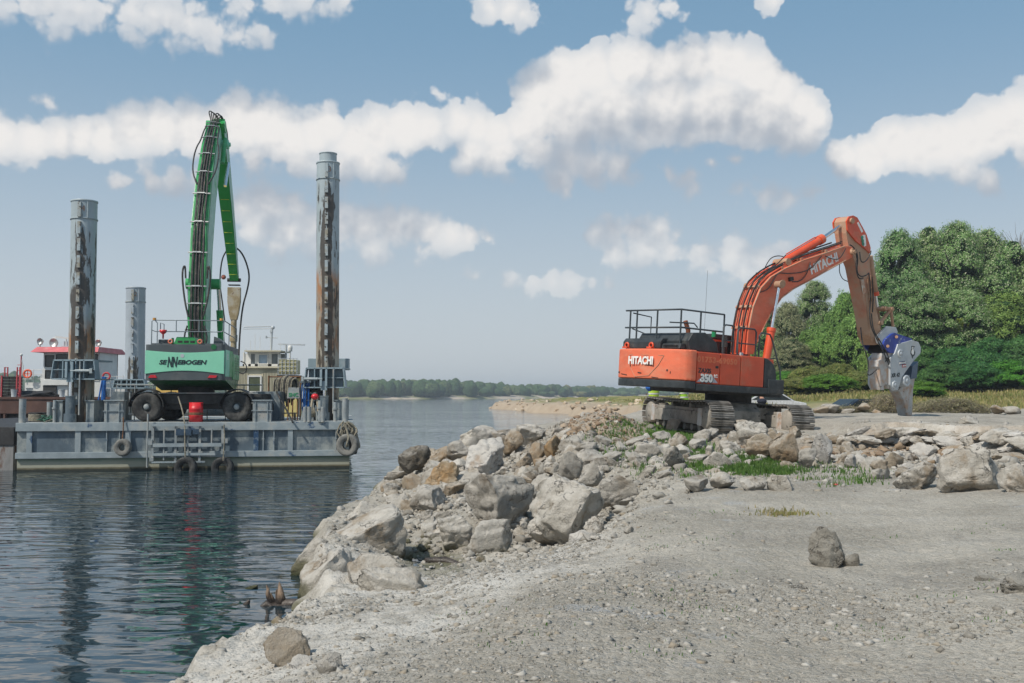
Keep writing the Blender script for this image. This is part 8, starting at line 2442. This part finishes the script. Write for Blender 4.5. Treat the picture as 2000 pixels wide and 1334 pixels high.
# ------------------------------------------------------------------ people behind the excavator
def person(px, py, zpix, D, rz, label, shirt, vest=None, bend=0.0, arms='down', skin=(.40, .22, .15), hair=(.03, .022, .018)):
    """px, py: photo pixel of a body point at height zpix above the feet"""
    q = P(px, py, D)
    root = empty('person', (q.x, D, q.z - zpix), rz, label, 'person')
    sk = mat('skin', skin, .6, var=.08, bump=.02)
    bd_ = math.sin(bend) * .45
    up = lambda t: Vector((0, bd_ * t * 1.0, 1.0 + (.52 * t) * math.cos(bend)))      # pelvis to neck, facing +Y
    V = {}; E = []; Rr = {}
    def add(n, p, r, par=None):
        V[n] = (len(V), Vector(p)); Rr[n] = r
        if par: E.append((V[par][0], V[n][0]))
    add('pel', (0, 0, 1.0), (.15, .11)); add('waist', up(.28), (.135, .10), 'pel'); add('chest', up(.7), (.165, .115), 'waist'); add('shl', up(.95), (.13, .09), 'chest'); add('neck', up(1.08), (.055, .055), 'shl')
    hd = up(1.08)
    add('jaw', hd + Vector((0, .025, .08)), (.068, .075), 'neck'); add('head', hd + Vector((0, .015, .17)), (.082, .098), 'jaw'); add('crown_', hd + Vector((0, 0, .235)), (.06, .07), 'head')
    sh = up(.95)
    for s, n in ((-1, 'l'), (1, 'r')):
        add('sh' + n, sh + Vector((s * .185, 0, -.02)), (.055, .055), 'shl')
        if arms == 'hips': el, wr, hn = sh + Vector((s * .31, -.06, -.27)), sh + Vector((s * .19, .05, -.47)), sh + Vector((s * .14, .10, -.50))
        elif arms == 'lean': el, wr, hn = sh + Vector((s * .24, .16, -.25)), sh + Vector((s * .20, .34, -.42)), sh + Vector((s * .20, .40, -.48))
        else: el, wr, hn = sh + Vector((s * .23, -.02, -.29)), sh + Vector((s * .24, .06, -.54)), sh + Vector((s * .24, .08, -.62))
        add('el' + n, el, (.042, .042), 'sh' + n); add('wr' + n, wr, (.028, .028), 'el' + n); add('hn' + n, hn, (.036, .02), 'wr' + n)
        for k in range(4):
            b_ = hn + (hn - wr).normalized() * .03 + Vector((s * .0 + (k - 1.5) * .018, .0, 0)); add('f%d%s' % (k, n), b_ + (hn - wr).normalized() * (.05 + .01 * (k in (1, 2))) + Vector((0, .012, 0)), (.009, .009), 'hn' + n)
        add('th' + n, hn + Vector((-s * .03, .04, -.02)), (.011, .011), 'hn' + n)
        add('hip' + n, (s * .09, 0, .93), (.088, .09), 'pel'); add('kn' + n, (s * .11, .02, .50), (.058, .06), 'hip' + n); add('an' + n, (s * .12, -.01, .09), (.042, .045), 'kn' + n); add('to' + n, (s * .13, .15, .045), (.042, .035), 'an' + n)
    me = bpy.data.meshes.new('body'); me.from_pydata([tuple(v[1]) for v in V.values()], E, [])
    ob = bpy.data.objects.new('body', me); COL.objects.link(ob)
    ob.modifiers.new('skin', 'SKIN'); sm = ob.modifiers.new('sub', 'SUBSURF'); sm.levels = 2; sm.render_levels = 2
    lay = me.skin_vertices[0].data if me.skin_vertices else None
    if lay is None:
        bpy.context.view_layer.objects.active = ob; lay = me.skin_vertices[0].data
    for n, (i, p) in V.items(): lay[i].radius = Rr[n]; lay[i].use_root = (n == 'pel')
    dg = bpy.context.evaluated_depsgraph_get(); m2 = bpy.data.meshes.new_from_object(ob.evaluated_get(dg)); bpy.data.objects.remove(ob)
    m2.polygons.foreach_set('use_smooth', [True] * len(m2.polygons))
    ms = [sk, mat('shirt', shirt, .85, var=.12, bump=.2), mat('work_trousers', (.03, .04, .07), .85, var=.2, bump=.2), mat('boots', (.03, .02, .015), .7)]
    m2.materials.clear()
    for m_ in ms: m2.materials.append(m_)
    shz = sh.z
    for pg in m2.polygons:
        c = pg.center; r = math.hypot(c.x, c.y - bd_ * .6)
        if c.z < .12: k = 3
        elif c.z < .99: k = 2 if abs(c.x) < .22 or arms != 'down' or c.z < .75 else 0
        elif c.z > shz + .07 and abs(c.x) < .14: k = 0
        elif abs(c.x) > .2 and c.z < shz - .22: k = 0
        else: k = 1
        pg.material_index = k
    o = bpy.data.objects.new('body', m2); COL.objects.link(o); o.parent = root
    hc = V['head'][1]
    MB().ball((hc.x, hc.y - .018, hc.z + .035), (.088, .098, .095), 14, 10).build('hair', mat('hair', hair, .8, bump=.3), root)
    mb = MB().prism([(-.012, -.03), (.012, -.03), (.007, .03), (-.007, .03)], 0, .03, lambda u, v_, w: Vector((u + hc.x, hc.y + .085 + w * (1 if v_ < 0 else .2), hc.z - .02 + v_))); mb.build('nose', sk, root)
    for s in (-1, 1):
        MB().ball((hc.x + s * .032, hc.y + .086, hc.z + .012), (.012, .007, .008), 8, 6).build('eye', M_DARK, root); MB().ball((hc.x + s * .083, hc.y, hc.z - .01), (.012, .022, .033), 8, 6).build('ear', sk, root)
    MB().box((hc.x, hc.y + .082, hc.z - .068), (.045, .01, .008)).build('mouth', mat('lips', (.30, .10, .08), .5), root)
    if vest:
        vm = mat('hi_vis_vest', vest, .7, var=.06, bump=.1); sv = mat('reflective_band', (.55, .57, .56), .4, bump=0)
        prof = [(.165, .98), (.175, 1.1), (.185, 1.25), (.20, 1.36), (.185, 1.45), (.10, 1.50)]
        mb = MB(); n = 20; vs = []; fs = []
        for (r, z) in prof:
            for i in range(n):
                a = 2 * math.pi * i / n; t = (z - 1.0) / .52
                vs.append((r * 1.05 * math.cos(a), r * .74 * math.sin(a) + bd_ * t, 1.0 + (z - 1.0) * math.cos(bend)))
        for k in range(len(prof) - 1):
            for i in range(n): fs.append((k * n + i, k * n + (i + 1) % n, (k + 1) * n + (i + 1) % n, (k + 1) * n + i))
        vo = mb.add(vs, fs, True).build('vest', vm, root)
        for z in (1.08, 1.24):
            r = .186 if z < 1.2 else .192; t = (z - 1.0) / .52
            vs = [(r * 1.06 * math.cos(2 * math.pi * i / n), r * .76 * math.sin(2 * math.pi * i / n) + bd_ * t, 1 + (z - 1) * math.cos(bend) + dz) for dz in (-.025, .025) for i in range(n)]
            MB().add(vs, [(i, (i + 1) % n, n + (i + 1) % n, n + i) for i in range(n)], True).build('reflective_band', sv, vo)
    return root


person(1277, 770, 1.22, 36.0, R(8), 'person in blue t-shirt and yellow vest, hands on hips, back turned, behind the left track', (.01, .10, .38), (.42, .62, .05), arms='hips')
person(1338, 770, 1.18, 35.2, R(70), 'person in a bright green yellow vest bending over behind the excavator track', (.03, .035, .045), (.32, .62, .04), bend=.45, arms='lean')
person(1488, 777, 1.58, 36.5, R(75), 'person in dark clothes whose face shows under the excavator body', (.012, .016, .03), None, arms='down')

# ------------------------------------------------------------------ summer haze
hzm = bpy.data.materials.new('haze'); hzm.use_nodes = True
t = hzm.node_tree; t.nodes.clear(); b = NB(t)
pv = b.n('ShaderNodeVolumePrincipled'); pv.inputs['Color'].default_value = (.80, .88, .96, 1); pv.inputs['Density'].default_value = .00045; pv.inputs['Anisotropy'].default_value = .2
o = b.n('ShaderNodeOutputMaterial'); b.l(pv.outputs[0], o.inputs['Volume'])
hb_ = MB().b2((-2950, -2700, -3.6), (2950, 3050, 27)).build('haze', hzm)
tag(hb_, kind='stuff', label='pale summer haze over the river and the far bank', cat='haze')
